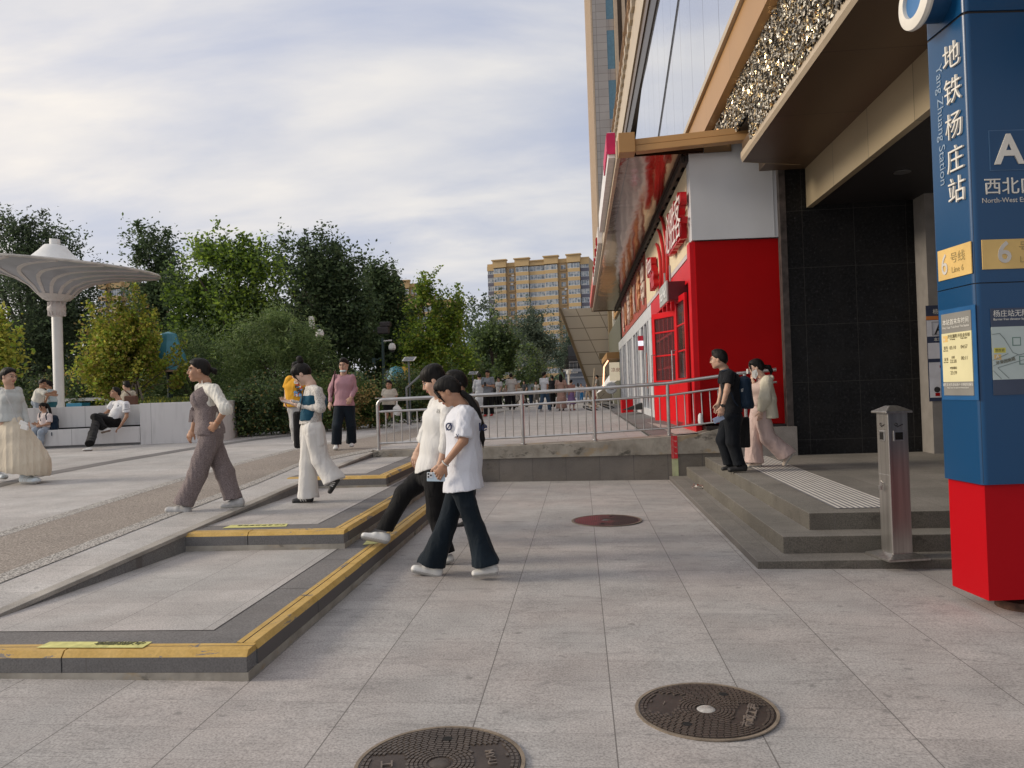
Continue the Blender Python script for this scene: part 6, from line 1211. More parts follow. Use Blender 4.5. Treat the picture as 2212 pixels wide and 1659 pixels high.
def head(t, c, phi, pitch, roll, neckb, res, skin, hair='short', s=1.0, extra=None):
    Fm = frame(phi, pitch, roll); g = lambda *l: W(c, Fm, l, s); sd = Sd()
    E = lambda l, r, k=0.015, sub=False: sd.ell(g(*l), np.array(r)*s, Fm, k*s, sub)
    E((0, -0.012, 0.028), (0.074, 0.092, 0.090)); E((0, 0.022, -0.040), (0.060, 0.066, 0.066), 0.03); E((0, 0.056, -0.094), (0.024, 0.024, 0.020), 0.025)
    for q in (1, -1):
        E((q*0.040, 0.052, -0.030), (0.026, 0.030, 0.028), 0.02); E((q*0.045, 0.005, -0.070), (0.020, 0.035, 0.022), 0.03)
        E((q*0.030, 0.096, 0.004), (0.017, 0.010, 0.010), 0.012, True); E((q*0.031, 0.079, 0.003), (0.013, 0.010, 0.0095), 0.004)
        E((q*0.076, -0.008, -0.008), (0.009, 0.019, 0.030), 0.006)
    E((0, 0.084, 0.026), (0.050, 0.012, 0.010), 0.02)
    sd.cap(g(0, 0.086, 0.012), g(0, 0.104, -0.028), 0.007*s, 0.011*s, k=0.010*s); E((0, 0.094, -0.034), (0.016, 0.010, 0.008), 0.008)
    E((0, 0.088, -0.058), (0.020, 0.009, 0.005), 0.007); E((0, 0.086, -0.068), (0.017, 0.009, 0.006), 0.005)
    nb = np.asarray(neckb, float); sd.cap(g(0, -0.028, -0.045), nb, 0.052*s, 0.056*s, k=0.03*s); sd.cap(nb, nb-np.array([0, 0, 0.05]), 0.052*s, 0.055*s, k=0.02*s)
    V, F = smesh(sd, res); L_ = ((V-np.asarray(c))@Fm.T)/s; fc_ = L_[F].mean(1); mi = np.zeros(len(F), int); x, y, z = np.abs(fc_[:, 0]), fc_[:, 1], fc_[:, 2]
    mi[(x < 0.024) & (z < -0.0525) & (z > -0.0735) & (y > 0.078)] = 1
    arch = 0.0225-((x-0.030)/0.03)**2*0.004; mi[(x > 0.012) & (x < 0.048) & (z > arch-0.001) & (z < arch+0.009) & (y > 0.05)] = 2
    mi[(np.abs(x-0.031) < 0.0135) & (np.abs(z-0.003) < 0.0045) & (y > 0.06)] = 3; mi[(np.abs(x-0.031) < 0.0075) & (np.abs(z-0.003) < 0.006) & (y > 0.06)] = 2
    mi[(np.abs(x-0.031) < 0.015) & (z > 0.0065) & (z < 0.0095) & (y > 0.06)] = 2
    # hair
    h = Sd(); H = lambda l, r, k=0.015, sub=False: h.ell(g(*l), np.array(r)*s, Fm, k*s, sub); nrm = lambda *v: np.asarray(v, float)@Fm
    if hair != 'none':
        H((0, -0.016, 0.036), (0.084, 0.101, 0.097))
        if hair == 'short': H((0, -0.07, -0.01), (0.062, 0.045, 0.06), 0.03); H((0, 0.03, 0.105), (0.052, 0.050, 0.030), 0.03)
        if hair == 'bowl': H((0, 0.018, 0.070), (0.080, 0.080, 0.058), 0.02); H((0, -0.02, 0.09), (0.08, 0.085, 0.055), 0.02)
        if hair in ('pony', 'bun', 'tied', 'long', 'bun2'): H((0, -0.065, 0.0), (0.070, 0.05, 0.065), 0.03); H((0, 0.030, 0.075), (0.066, 0.060, 0.042), 0.03)
        # face opening
        slope = {'short': 0.75, 'bowl': 0.62, 'pony': 0.95, 'bun': 0.8, 'tied': 0.85, 'long': 0.5, 'bun2': 0.95}.get(hair, 0.7); off = {'short': 0.004, 'bowl': -0.024, 'pony': -0.006, 'bun': -0.016, 'tied': 0.004, 'long': -0.03, 'bun2': 0.0}.get(hair, 0)
        h.cut(g(0, 0, off), nrm(0, slope, -1), 0.0032*s)
        ms = [smesh(h, res*0.8, (0.0015, 110, 0.3), 3)]
        if hair in ('pony', 'tied', 'bun', 'bun2', 'long'):
            h2 = Sd(); G = lambda a, b_, ra, rb, k=0.01: h2.cap(g(*a), g(*b_), ra*s, rb*s, k=k*s)
            if hair == 'bun': G((0, -0.080, 0.130), (0, -0.085, 0.158), 0.036, 0.036); G((0.0, 0.085, 0.045), (0.045, 0.088, 0.0), 0.012, 0.006); G((0.058, 0.075, 0.04), (0.066, 0.058, -0.055), 0.012, 0.004); G((-0.058, 0.075, 0.04), (-0.066, 0.058, -0.06), 0.012, 0.004)
            elif hair == 'bun2': G((0, -0.12, 0.02), (0, -0.125, 0.0), 0.034, 0.030)
            elif hair == 'tied': G((0, -0.10, 0.025), (0, -0.15, 0.0), 0.02, 0.03); G((0, -0.15, 0.0), (0.0, -0.165, -0.03), 0.03, 0.012)
            elif hair == 'long': G((0, -0.05, -0.02), (0, -0.075, -0.20), 0.085, 0.075, 0.03); G((0.06, -0.02, 0.0), (0.065, -0.02, -0.15), 0.03, 0.03, 0.03); G((-0.06, -0.02, 0.0), (-0.065, -0.02, -0.15), 0.03, 0.03, 0.03)
            elif hair == 'pony': G((0.03, 0.085, 0.06), (0.060, 0.078, 0.0), 0.014, 0.010); G((0.060, 0.078, 0.0), (0.066, 0.062, -0.07), 0.010, 0.003); G((-0.03, 0.085, 0.06), (-0.060, 0.078, 0.0), 0.014, 0.010); G((-0.060, 0.078, 0.0), (-0.066, 0.062, -0.07), 0.010, 0.003); G((0, -0.10, 0.0), (0, -0.12, -0.01), 0.02, 0.018)
            if extra:
                for i in range(len(extra)-1): h2.cap(extra[i][0], extra[i+1][0], extra[i][1], extra[i+1][1], k=0.01)
            ms.append(smesh(h2, res*0.8, (0.002, 90, 0.35), 4))
        hv, hf = joinm(ms); t['hair'] = (hv, hf)
    return (V, F, mi), Fm

def hand(sd, wr, d, pn, side, curl=0.5, s=1.0, spread=0.0, thumb=0.6):
    """palm, four fingers and a thumb rooted on the side of the palm; pn = direction the palm faces"""
    d = nv(d); pn = np.asarray(pn, float); pn = nv(pn-d*(pn@d)); lat = np.cross(d, pn)*side; wr = np.asarray(wr, float)
    sd.cap(wr-d*0.01*s, wr+d*0.030*s, 0.026*s, 0.034*s, lat, 0.012, False, 0.020*s, 0.016*s); sd.cap(wr+d*0.03*s, wr+d*0.080*s, 0.034*s, 0.040*s, lat, 0.012, False, 0.016*s, 0.013*s)
    for i, (o, L_, r_) in enumerate(((0.030, 0.070, 0.0085), (0.0105, 0.079, 0.009), (-0.0105, 0.073, 0.0085), (-0.030, 0.056, 0.0075))):
        b0 = wr+d*(0.086-0.004*abs(i-1))*s+lat*o*s; a = curl*(0.9+0.12*i); dd = nv(d*math.cos(a*0.6)+pn*math.sin(a*0.6)+lat*spread*o*8); b1 = b0+dd*L_*0.46*s
        a2 = a*1.5; d2 = nv(d*math.cos(a2)+pn*math.sin(a2)+lat*spread*o*8); b2 = b1+d2*L_*0.32*s; a3 = a*2.1; d3 = nv(d*math.cos(a3)+pn*math.sin(a3)); b3 = b2+d3*L_*0.26*s
        sd.cap(b0-d*0.01*s, b1, r_*1.05*s, r_*s, k=0.003); sd.cap(b1, b2, r_*s, r_*0.92*s, k=0.003); sd.cap(b2, b3, r_*0.92*s, r_*0.75*s, k=0.003)
    t0 = wr+d*0.028*s+lat*0.026*s; t1 = t0+nv(d*0.8+lat*0.75+pn*thumb*0.6)*0.042*s; t2 = t1+nv(d*1.0+lat*0.15+pn*thumb)*0.030*s
    sd.cap(t0, t1, 0.015*s, 0.0105*s, k=0.010); sd.cap(t1, t2, 0.0105*s, 0.0085*s, k=0.003)

def shoe(t, heel, toe, ankle, res, mat, sole, w_=1.0, stripes=None, par=None, high=0.0):
    heel, toe, ankle = (np.asarray(q, float) for q in (heel, toe, ankle)); L_ = np.linalg.norm(toe-heel); d = (toe-heel)/L_; n = ankle-heel; n = nv(n-d*(n@d)); s = np.cross(n, d); sd = Sd()
    k = L_/0.27*w_; sd.cap(heel+d*0.042*k+n*0.040*k, toe-d*0.050*k+n*0.030*k, 0.036*k, 0.046*k, s, 0.02, False, 0.042*k, 0.032*k); sd.cap(heel+d*0.045*k+n*0.045*k, heel+d*0.13*k+n*0.05*k, 0.032*k, 0.036*k, s, 0.02, False, 0.045*k, 0.034*k)
    cl = heel+d*0.055*k+n*(0.085+high)*k; sd.cap(heel+d*0.05*k+n*0.05*k, cl, 0.036*k, 0.034*k, s, 0.02, False, 0.044*k, 0.042*k)
    sd.cut(heel, -n); sd.cut(cl+n*0.005, n); V, F = smesh(sd, res); zz = ((V-heel)@n)[F].mean(1); xx = ((V-heel)@d)[F].mean(1); mi = np.zeros(len(F), int)
    if stripes is not None:
        for o in (0.30, 0.40, 0.50): q = xx-o*L_-(zz-0.03)*0.5; mi[(np.abs(q) < 0.007) & (zz > 0.022*k) & (zz < 0.075*k)] = 2
    mi[zz < 0.024*k] = 1
    return mesh_np('shoe', V, F, [mat, sole]+([stripes] if stripes is not None else []), par, smooth=True, mi=mi)

def mk(name, sd, res, mats, par, wr=None, seed=0, mif=None):
    V, F = smesh(sd, res, wr, seed); mi = mif(V[F].mean(1)) if mif else None
    return mesh_np(name, V, F, mats if isinstance(mats, list) else [mats], par, smooth=True, mi=mi)

def figure(label, J, phi, skin='a', hair='short', top=None, bot=None, shoes=None, hp=(None, 0, 0), s=1.0, res=0.007, hands=None, cat='person', cov=None, extra=None, group=None, neckr=1.0, seed=0, body_legs=False, slim=1.0):
    """J: joints in world space. top/bot/shoes: dicts of garment settings"""
    J = {k: np.asarray(v, float) for k, v in J.items()}; base = J.get('base', (J['anL']+J['anR'])/2); t = thing('person', label, cat, Vector(base), group)
    Fm = frame(phi); R_, Fw, U_ = Fm; shx = nv(J['shR']-J['shL']); hpx = J['hipR']-J['hipL']; hpx = nv(hpx) if np.linalg.norm(hpx) > 0.02 else shx; st = {}
    hphi = phi if hp[0] is None else hp[0]; hres = min(res*0.8, 0.0075*s) if res < 0.014 else res*0.75
    (V, F, mi), HF = head(st, J['head'], hphi, hp[1], hp[2], J['neck'], hres, skin, hair, s, extra); ms = [(V, F)]; mis = [mi]; ar = min(res*0.75, 0.012)
    for q, sg in (('R', 1), ('L', -1)):
        if 'el'+q not in J: continue
        sd = Sd(); sh, el, wr = J['sh'+q], J['el'+q], J['wr'+q]; sd.cap(sh, el, 0.043*s*slim, 0.036*s*slim); sd.cap(el, wr, 0.037*s*slim, 0.0245*s, k=0.02)
        hd = (hands or {}).get(q, {}); d = J.get('ha'+q); d = (d-wr) if d is not None else (wr-el); hand(sd, wr, d, hd.get('pn', -sg*R_), sg*hd.get('flip', 1), hd.get('curl', 0.5), s*0.98, 0, hd.get('thumb', 0.6))
        v, f = smesh(sd, ar); ms.append((v, f)); mis.append(np.zeros(len(f), int))
    if body_legs or (bot and bot.get('kind') in ('shorts', 'skirt', 'dress')):
        for q in 'RL':
            sd = Sd(); sd.cap(J['hip'+q], J['kn'+q], 0.075*s, 0.055*s); kn, an_ = J['kn'+q], J['an'+q]; cf = kn+(an_-kn)*0.35-Fw*0.012*s; sd.cap(kn, cf, 0.052*s, 0.053*s); sd.cap(cf, an_, 0.052*s, 0.034*s, k=0.03); v, f = smesh(sd, res); ms.append((v, f)); mis.append(np.zeros(len(f), int))
    V, F = joinm(ms); mesh_np('body', V, F, [SK[skin] if isinstance(skin, str) else skin, LIPM, BROW, EYEW], t, smooth=True, mi=np.concatenate(mis))
    if 'hair' in st: mesh_np('hair', st['hair'][0], st['hair'][1], [HAIR], t, smooth=True)
    C = lambda a, b_, f: a+(b_-a)*f
    shm = (J['shL']+J['shR'])/2; hm = (J['hipL']+J['hipR'])/2
    if top:
        g = top.get('loose', 0.0); wd = top.get('w', 1.0)*s*slim; dp = top.get('d', 1.0)*s*slim; sd = Sd(); hem = J['hem'] if 'hem' in J else hm+nv(hm-shm)*top.get('drop', 0.06)*s; ch = C(shm, hem, 0.22); wa = C(shm, hem, 0.60)
        if 'chest' in J: ch = J['chest']
        if 'waist' in J: wa = J['waist']
        ux = nv(shx+hpx*0.3); topc = C(shm, ch, -0.15); topc[2] -= 0.03*s
        dn = nv(hem-shm); hx = hem+dn*0.06
        sd.chain([shm-np.array([0, 0, 0.05*s]), ch, wa, hem, hx], [((0.125+g*0.4)*wd, (0.078+g*0.3)*dp), ((0.160+g)*wd, (0.108+g)*dp), ((0.142+g*1.2)*wd, (0.098+g*1.2)*dp), ((0.162+g*1.3)*wd, (0.108+g*1.5)*dp), ((0.165+g*1.4)*wd, (0.11+g*1.6)*dp)], ux, 0.05)
        for q in 'RL': sd.cap(J['neck']-np.array([0, 0, 0.035*s]), J['sh'+q]-np.array([0, 0, 0.010*s]), 0.062*s, 0.052*s, Fw, 0.035*s, False, 0.045*s, 0.052*s)
        if top.get('bust'): 
            for q in (1, -1): sd.ell(ch+Fw*0.075*s+R_*0.065*q*s-np.array([0, 0, 0.02]), (0.065*s, 0.060*s, 0.062*s), Fm, 0.05)
        if top.get('back'): sd.ell(ch-Fw*0.05*s, (0.12*s, 0.07*s, 0.13*s), Fm, 0.05)
        sd.cut(J.get('hemp', hem), top.get('hemn', dn)); nk = top.get('neck', 0.056); sd.ell(J['neck']+np.array([0, 0, 0.030*s])+Fw*0.02, (nk*s*1.1, nk*s*1.15, 0.055*s+top.get('vneck', 0)*s), Fm, 0.01, True)
        tm = top['mat']; V, F = smesh(sd, res, (top.get('wr', 0.007)*0.75, top.get('wf', 16)*0.8, 0.4), seed); ms = [(V, F)]
        sl = top.get('sleeve', 0.0); sr = top.get('sr', 0.058)
        if sl > 0:
            for q in 'RL':
                if 'el'+q not in J: continue
                s2 = Sd(); sh, el, wr = J['sh'+q], J['el'+q], J['wr'+q]; r1 = sr*s*slim
                if sl <= 1: s2.cap(sh, C(sh, el, sl), r1, r1*(1.05 if g else 0.95), k=0.02)
                else: s2.cap(sh, el, r1, r1*0.86, k=0.02); s2.cap(el, C(el, wr, sl-1), r1*0.86, top.get('cuff', 0.036)*s, k=0.03)
                a_, b_ = (sh, C(sh, el, sl)) if sl <= 1 else (el, C(el, wr, sl-1)); s2.cut(b_, b_-a_) if sl <= 1 else s2.cap(b_, b_+(b_-a_)*0.01, top.get('cuff', 0.036)*s, top.get('cuff', 0.036)*s, k=0.01)
                ms.append(smesh(s2, res, (top.get('wr', 0.007), 26, 0.8), seed+3))
        V, F = joinm(ms); mi = top['mif'](V[F].mean(1), J, Fm) if top.get('mif') else None; mesh_np(top.get('name', 'top'), V, F, tm if isinstance(tm, list) else [tm], t, smooth=True, mi=mi)
    if bot:
        kd = bot.get('kind', 'trousers'); rk, ra_, rh = bot.get('rk', 0.075)*s, bot.get('ra', 0.07)*s, bot.get('rh', 0.098)*s; wr_ = (bot.get('wr', 0.008), bot.get('wf', 14), 0.35); wst = J['hemp'] if False else hm+nv(shm-hm)*bot.get('rise', 0.12)*s; ms = []
        if kd in ('trousers', 'shorts'):
            sd = Sd(); sd.cap(wst, hm, 0.140*s*slim, 0.158*s*slim, hpx, 0.04, False, 0.098*s*slim, 0.112*s*slim); sd.ell(hm-Fw*0.045*s-np.array([0, 0, 0.02]), (0.135*s*slim, 0.09*s, 0.10*s), Fm, 0.05)
            for q in 'RL':
                hp_, kn, an_ = J['hip'+q], J['kn'+q], J['an'+q]
                if kd == 'shorts': sd.cap(hp_, C(hp_, kn, bot.get('len', 0.85)), rh, rk*1.1, k=0.03)
                else: sd.cap(hp_, kn, rh, rk, k=0.035); sd.cap(kn, C(kn, an_, bot.get('len', 1.0)), rk, ra_, k=0.02)
            V, F = smesh(sd, res, wr_, seed)
            # flat hems
            keep = np.ones(len(F), bool); fc_ = V[F].mean(1)
            ms.append((V, F)) if kd == 'shorts' and False else None
            sds = []
            sdw = Sd(); sdw.p = sd.p[:2]; 
            ms = []
            A = Sd(); A.cap(wst, hm, 0.140*s*slim, 0.158*s*slim, hpx, 0.04, False, 0.098*s*slim, 0.112*s*slim); A.ell(hm-Fw*0.045*s-np.array([0, 0, 0.02]), (0.135*s*slim, 0.09*s, 0.10*s), Fm, 0.05)
            for q in 'RL': A.cap(J['hip'+q], C(J['hip'+q], J['kn'+q], 0.45), rh, rh+(rk-rh)*0.45, k=0.035)
            ms.append(smesh(A, res, wr_, seed))
            for q in 'RL':
                L_ = Sd(); hp_, kn, an_ = J['hip'+q], J['kn'+q], J['an'+q]
                if kd == 'shorts': e_ = C(hp_, kn, bot.get('len', 0.85)); L_.cap(C(hp_, kn, 0.12), e_+(e_-hp_)*0.1, rh, rk*1.12, k=0.03); L_.cut(e_, e_-hp_)
                else:
                    e_ = C(kn, an_, bot.get('len', 1.0)); L_.cap(C(hp_, kn, 0.15), kn, rh, rk, Fw, 0.035, False); L_.cap(kn, e_, rk, ra_, Fw, 0.03, False, rk, ra_*bot.get('fl', 1.0))
                    nn = nv(e_-kn)*0.6+np.array([0, 0, -0.4]); L_.cap(e_, e_+nv(e_-kn)*0.05, ra_, ra_*1.02, Fw, 0.02, False, ra_*bot.get('fl', 1.0), ra_*bot.get('fl', 1.0)); L_.cut(e_+nv(e_-kn)*0.01, nn)
                ms.append(smesh(L_, res, wr_, seed+7))
        else:
            sd = Sd(); pts = bot['pts']; rr = bot['rr']; sd.chain([np.asarray(p, float) for p in pts], [(a*s, b_*s) for a, b_ in rr], bot.get('u', hpx), 0.06)
            e_ = np.asarray(pts[-1], float); sd.cut(e_, bot.get('cutn', (0, 0, -1))); ms.append(smesh(sd, res, wr_, seed))
        V, F = joinm(ms); mesh_np(bot.get('name', kd if kd != 'dress' else 'skirt'), V, F, [bot['mat']], t, smooth=True)
    if shoes:
        for q in 'RL':
            if 'he'+q in J: shoe(t, J['he'+q], J['to'+q], J['an'+q], min(res*0.8, 0.012), shoes['mat'], shoes.get('sole', WHITE), shoes.get('w', 1.0), shoes.get('stripes'), t, shoes.get('high', 0.0))
    t2 = {'t': t, 'Fm': Fm, 'HF': HF, 'J': J, 's': s}; return t2

def view(x0, y0, k): return lambda x, y: ((x0+x*k)/1.8517, (y0+y*k)/1.8517)
Z2 = view(0, 1400, .4629); Z3 = view(1000, 1350, .4629); V3 = view(1200, 1400, .6027); Z8 = view(2600, 1300, .3917); VC = view(1850, 1450, .29385); VB = view(0, 1420, .27125)
def joints(vw, Y0, d):
    o = {}
    for k, q in d.items(): x, y = vw(q[0], q[1]); o[k] = np.array(P(x, y, Y=Y0+(q[2] if len(q) > 2 else 0)))
    return o
def plane_y(vw, q, z): p = P(*vw(*q), z=z); return p.y
def glasses(f, col=(0.35, 0.22, 0.15)):
    g = lambda *l: Vector(W(f['J']['head'], f['HF'], l, f['s'])); b = B()
    for q in (1, -1):
        b.tube([g(q*0.032+0.021*math.cos(a), 0.098, 0.0+0.017*math.sin(a)) for a in np.linspace(0, 2*math.pi, 13)[:-1]], 0.0016, 4, closed=True); b.tube([g(q*0.053, 0.096, 0.004), g(q*0.080, 0.07, 0.006), g(q*0.082, -0.01, 0.0)], 0.0014, 4)
    b.tube([g(-0.011, 0.100, 0.003), g(0.011, 0.100, 0.003)], 0.0014, 4); b.out('glasses', M_('gilt_wire', col, 0.3, 0.6), f['t'], smooth=True)
def phone(f, c, d, n, col, label=None):
    c, d, n = Vector(c), Vector(d).normalized(), Vector(n); n = (n-d*n.dot(d)).normalized(); s_ = d.cross(n); b = B(); b.ob(c-d*0.074-s_*0.036-n*0.004, d*0.148, s_*0.072, n*0.008)
    return b, c, d, n, s_
SHW = M_('shoe_white', (0.68, 0.68, 0.66), 0.5, var=0.05); SHB = M_('shoe_black', (0.02, 0.02, 0.022), 0.6); SHG = M_('shoe_grey', (0.42, 0.42, 0.42), 0.6, var=0.15, vscale=30); SOLE = M_('sole_white', (0.45, 0.45, 0.43), 0.6); SOLB = M_('sole_dark', (0.03, 0.03, 0.03), 0.7)
ELAST = M_('strap_dark', (0.02, 0.022, 0.03), 0.8)
def strap(f, pts, r=0.008, mat=None, name='strap'): b = B(); b.tube([Vector(p) for p in pts], r, 6); return b.out(name, mat or ELAST, f['t'], smooth=True)

# --- girl in the white tee, nearest figure
Y0 = 6.25
J = joints(V3, Y0, dict(head=(982, 276, 0), neck=(1072, 372, 0.02), shL=(1100, 428, -0.16), shR=(1065, 405, 0.17), elL=(1085, 602, -0.22), wrL=(958, 762, -0.20), haL=(905, 850, -0.20), elR=(1075, 590, 0.24), wrR=(1040, 740, 0.24),
    hipL=(1065, 890, -0.09), hipR=(1060, 890, 0.09), knL=(1165, 1180, -0.08), anL=(1235, 1420, -0.08), knR=(975, 1160, 0.08), anR=(868, 1425, 0.07), heL=(1322, 1486, -0.08), toL=(1128, 1508, -0.09), heR=(940, 1520, 0.06), toR=(716, 1470, 0.05), hem=(1085, 925, 0), chest=(1085, 480, 0.0), waist=(1088, 720, 0)))
def tee_art(c, J_, Fm): return np.zeros(len(c), int)
WT = cloth('white_tee_cool', (0.66, 0.68, 0.74), var=0.04)
pony = [(np.array(P(*V3(x, y), Y=Y0-0.0+dz)), r) for x, y, dz, r in ((1078, 285, 0.0, 0.026), (1125, 320, 0.0, 0.024), (1170, 400, -0.0, 0.030), (1198, 500, -0.02, 0.028), (1212, 590, -0.03, 0.018), (1216, 655, -0.03, 0.004))]
f = figure('girl in oversized white tee and flared jeans holding a pale phone', J, 88, 'b', 'pony', dict(mat=WT, loose=0.030, sleeve=0.92, sr=0.076, name='tee', hemn=(0.1, 0, -1), wr=0.009, wf=15, neck=0.066, d=1.05), dict(mat=cloth('dark_denim', (0.006, 0.012, 0.019), pat='denim', var=0.2, vs=2), rk=0.080, ra=0.118, rh=0.098, len=0.98, wr=0.009), dict(mat=SHW, sole=SOLE), (88, -32, 0), 0.97, 0.0062, {'L': dict(pn=(0, 1, -0.1), curl=0.55, flip=-1)}, extra=pony, seed=1)
girl = f
b, c_, d_, n_, s_ = phone(f, P(*V3(903, 842), Y=Y0-0.175), (1, -0.05, -0.03), (0, -1, 0.05), None); ph = b.out('phone', M_('phone_ice_blue', (0.50, 0.62, 0.72), 0.35), f['t'], bevel=0.004)
b = B(); ca = c_-d_*0.052+s_*0.0; b.ob(ca-d_*0.02-s_*0.034+n_*0.004, d_*0.044, s_*0.044, n_*0.003); b.out('camera_plate', M_('phone_silver', (0.72, 0.74, 0.76), 0.3), ph, bevel=0.003)
b = B(); [b.lathe([(0.001, 0.010), (0.0075, 0.010), (0.0075, 0.006)], ca+d_*o+s_*q+n_*0.0, 10, ax=n_) for o, q in ((-0.008, -0.023), (-0.008, 0.0), (0.012, -0.012))]; b.out('lens', SHB, ph)
w_c = Vector(J['wrL'])+(Vector(J['elL'])-Vector(J['wrL']))*0.06; ax_ = (Vector(J['elL'])-Vector(J['wrL'])).normalized(); b = B(); u_ = ax_.orthogonal().normalized(); v_ = ax_.cross(u_); b.tube([w_c+u_*0.031*math.cos(q)+v_*0.031*math.sin(q) for q in np.linspace(0, 2*math.pi, 17)[:-1]], 0.005, 6, closed=True); b.out('bangle', M_('jade_white', (0.62, 0.62, 0.58), 0.25), f['t'], smooth=True)
PRN = M_('print_ink', (0.02, 0.03, 0.08), 0.8)
text('I℮', Vector(P(*V3(1186, 535), Y=Y0-0.165)), (1, 0.5, 0), (0, 0, 1), 0.085, PRN, f['t'], name='back_print', bold=0.003)
text('Ø', Vector(P(*V3(966, 533), Y=Y0-0.135)), (1, -0.55, 0), (0, 0, 1), 0.085, PRN, f['t'], name='chest_print', bold=0.002)
text('V', Vector(P(*V3(1036, 578), Y=Y0-0.315)), (1, 0, 0), (0, 0, 1), 0.035, PRN, f['t'], name='cuff_print', bold=0.001)

# --- boy in white sweatshirt stepping on the kerb
Y0 = 6.85; zf = P(*V3(590, 1290), z=Z1).y
J = joints(V3, Y0, dict(head=(888, 205, -0.05), neck=(938, 312, 0), shL=(985, 395, -0.18), shR=(905, 360, 0.18), elL=(975, 600, -0.2), wrL=(930, 760, -0.22), elR=(840, 560, 0.26), wrR=(782, 668, 0.22), haR=(755, 745, 0.18),
    hipL=(895, 835, -0.10), hipR=(845, 830, 0.08), knL=(900, 1080, -0.10), anL=(975, 1345, -0.12), knR=(690, 950, 0.0), anR=(562, 1195, -0.05), heL=(1030, 1400, -0.14), toL=(885, 1462, -0.15), heR=(592, 1292, -0.08), toR=(384, 1252, -0.12), hem=(885, 785, 0), chest=(925, 460, 0), waist=(905, 640, 0)))
f = figure('boy in white tee and black trousers stepping onto the yellow kerb edge', J, 84, 'a', 'bowl', dict(mat=cloth('white_tee_warm', (0.67, 0.67, 0.66), var=0.04), loose=0.018, sleeve=1.3, sr=0.072, cuff=0.06, name='tee', hemn=(0.28, 0, -1), wr=0.009, d=1.05), dict(mat=cloth('black_cloth', (0.008, 0.008, 0.009), var=0.2), rk=0.080, ra=0.066, rh=0.105, len=0.97), dict(mat=SHW, sole=SOLE, w=1.0), (86, -22, 0), 1.04, 0.0068, {'R': dict(pn=(0.3, 0.8, 0), curl=0.35)}, seed=2)
text('器', Vector(P(*V3(903, 415), Y=Y0-0.17)), (1, -0.1, -0.15), (0.15, 0, 1), 0.042, M_('print_grey', (0.15, 0.15, 0.15), 0.8), f['t'], name='chest_print')
b = B(); b.tube([P(*V3(806, 770), Y=Y0-0.12), P(*V3(810, 792), Y=Y0-0.12)], 0.004, 5); b.out('drawstring', SHW, f['t'])

# --- person in brown shirt hidden behind the couple
Y0 = 7.6
J = joints(V3, Y0, dict(head=(1033, 222, 0), neck=(1062, 312, 0), shL=(1140, 372, -0.08), shR=(1030, 372, 0.14), elL=(1185, 540, -0.05), wrL=(1150, 690, -0.08), elR=(1000, 520, 0.2), wrR=(980, 650, 0.2), hipL=(1105, 750, -0.09), hipR=(1055, 750, 0.09), knL=(1110, 940, -0.09), anL=(1105, 1110, -0.09), knR=(1030, 950, 0.1), anR=(1010, 1105, 0.1), heL=(1135, 1165, -0.09), toL=(1030, 1178, -0.1), heR=(1030, 1150, 0.1), toR=(930, 1160, 0.1), hem=(1085, 730, 0)))
figure('person in dark brown shirt walking behind the couple in white', J, 75, 'b', 'short', dict(mat=cloth('brown_shirt', (0.085, 0.068, 0.055)), loose=0.02, sleeve=0.95, sr=0.075, name='shirt'), dict(mat=MATS['black_cloth'], rk=0.085, ra=0.075), dict(mat=SHB, sole=SOLB), (80, -8, 0), 1.0, 0.009, seed=3)

# --- woman in tweed vest suit striding left
Y0 = 7.75
J = joints(Z2, Y0, dict(head=(1716, 178, -0.02), neck=(1775, 275, 0.0), shL=(1845, 345, -0.18), shR=(1745, 330, 0.17), elL=(1950, 512, -0.30), wrL=(1868, 640, -0.27), haL=(1790, 715, -0.22), elR=(1700, 560, 0.24), wrR=(1665, 690, 0.22), haR=(1610, 800, 0.2),
    hipL=(1830, 735, -0.08), hipR=(1800, 735, 0.08), knL=(1705, 1080, -0.09), anL=(1592, 1330, -0.09), knR=(1935, 1050, 0.08), anR=(2010, 1290, 0.09), heL=(1650, 1438, -0.09), toL=(1408, 1405, -0.1), heR=(2118, 1352, 0.09), toR=(1892, 1378, 0.08), hem=(1812, 700, 0), chest=(1788, 400, 0), waist=(1800, 560, 0)))
TW = cloth('mauve_tweed', (0.20, 0.165, 0.165), pat='tweed', weave=0.3)
SHIRT = cloth('ivory_shirt', (0.66, 0.65, 0.60), var=0.05)
f = figure('woman in mauve tweed vest and wide trousers over a white shirt, striding left', J, 68, 'b', 'tied', dict(mat=SHIRT, loose=0.004, sleeve=1.02, sr=0.070, cuff=0.05, name='shirt', hemn=(0, 0, -1), wr=0.010, wf=20, neck=0.05), dict(mat=TW, rk=0.094, ra=0.094, rh=0.110, len=0.98, wr=0.011, wf=18), dict(mat=SHG, sole=SOLE), (64, 2, 0), 1.0, 0.0072, {'L': dict(pn=(0.2, 1, 0.2), curl=0.55), 'R': dict(pn=(0.3, 1, 0), curl=0.6)}, seed=4)
sd = Sd(); Fm = f['Fm']; shm = (J['shL']+J['shR'])/2
sd.chain([shm-np.array([0, 0, 0.07]), J['chest'], J['waist'], J['hem'], J['hem']+np.array([0, 0, -0.07])], [(0.135, 0.098), (0.176, 0.130), (0.158, 0.120), (0.185, 0.142), (0.19, 0.15)], -Fm[0], 0.05); sd.ell(J['chest']+Fm[1]*0.045-np.array([0, 0, 0.03]), (0.13, 0.085, 0.10), Fm, 0.06); sd.cut(J['hem']-np.array([0, 0, 0.035]), (0, 0, -1)); sd.cut(J['neck']-np.array([0.0, 0, 0.06]), (-0.75, 0, 1))
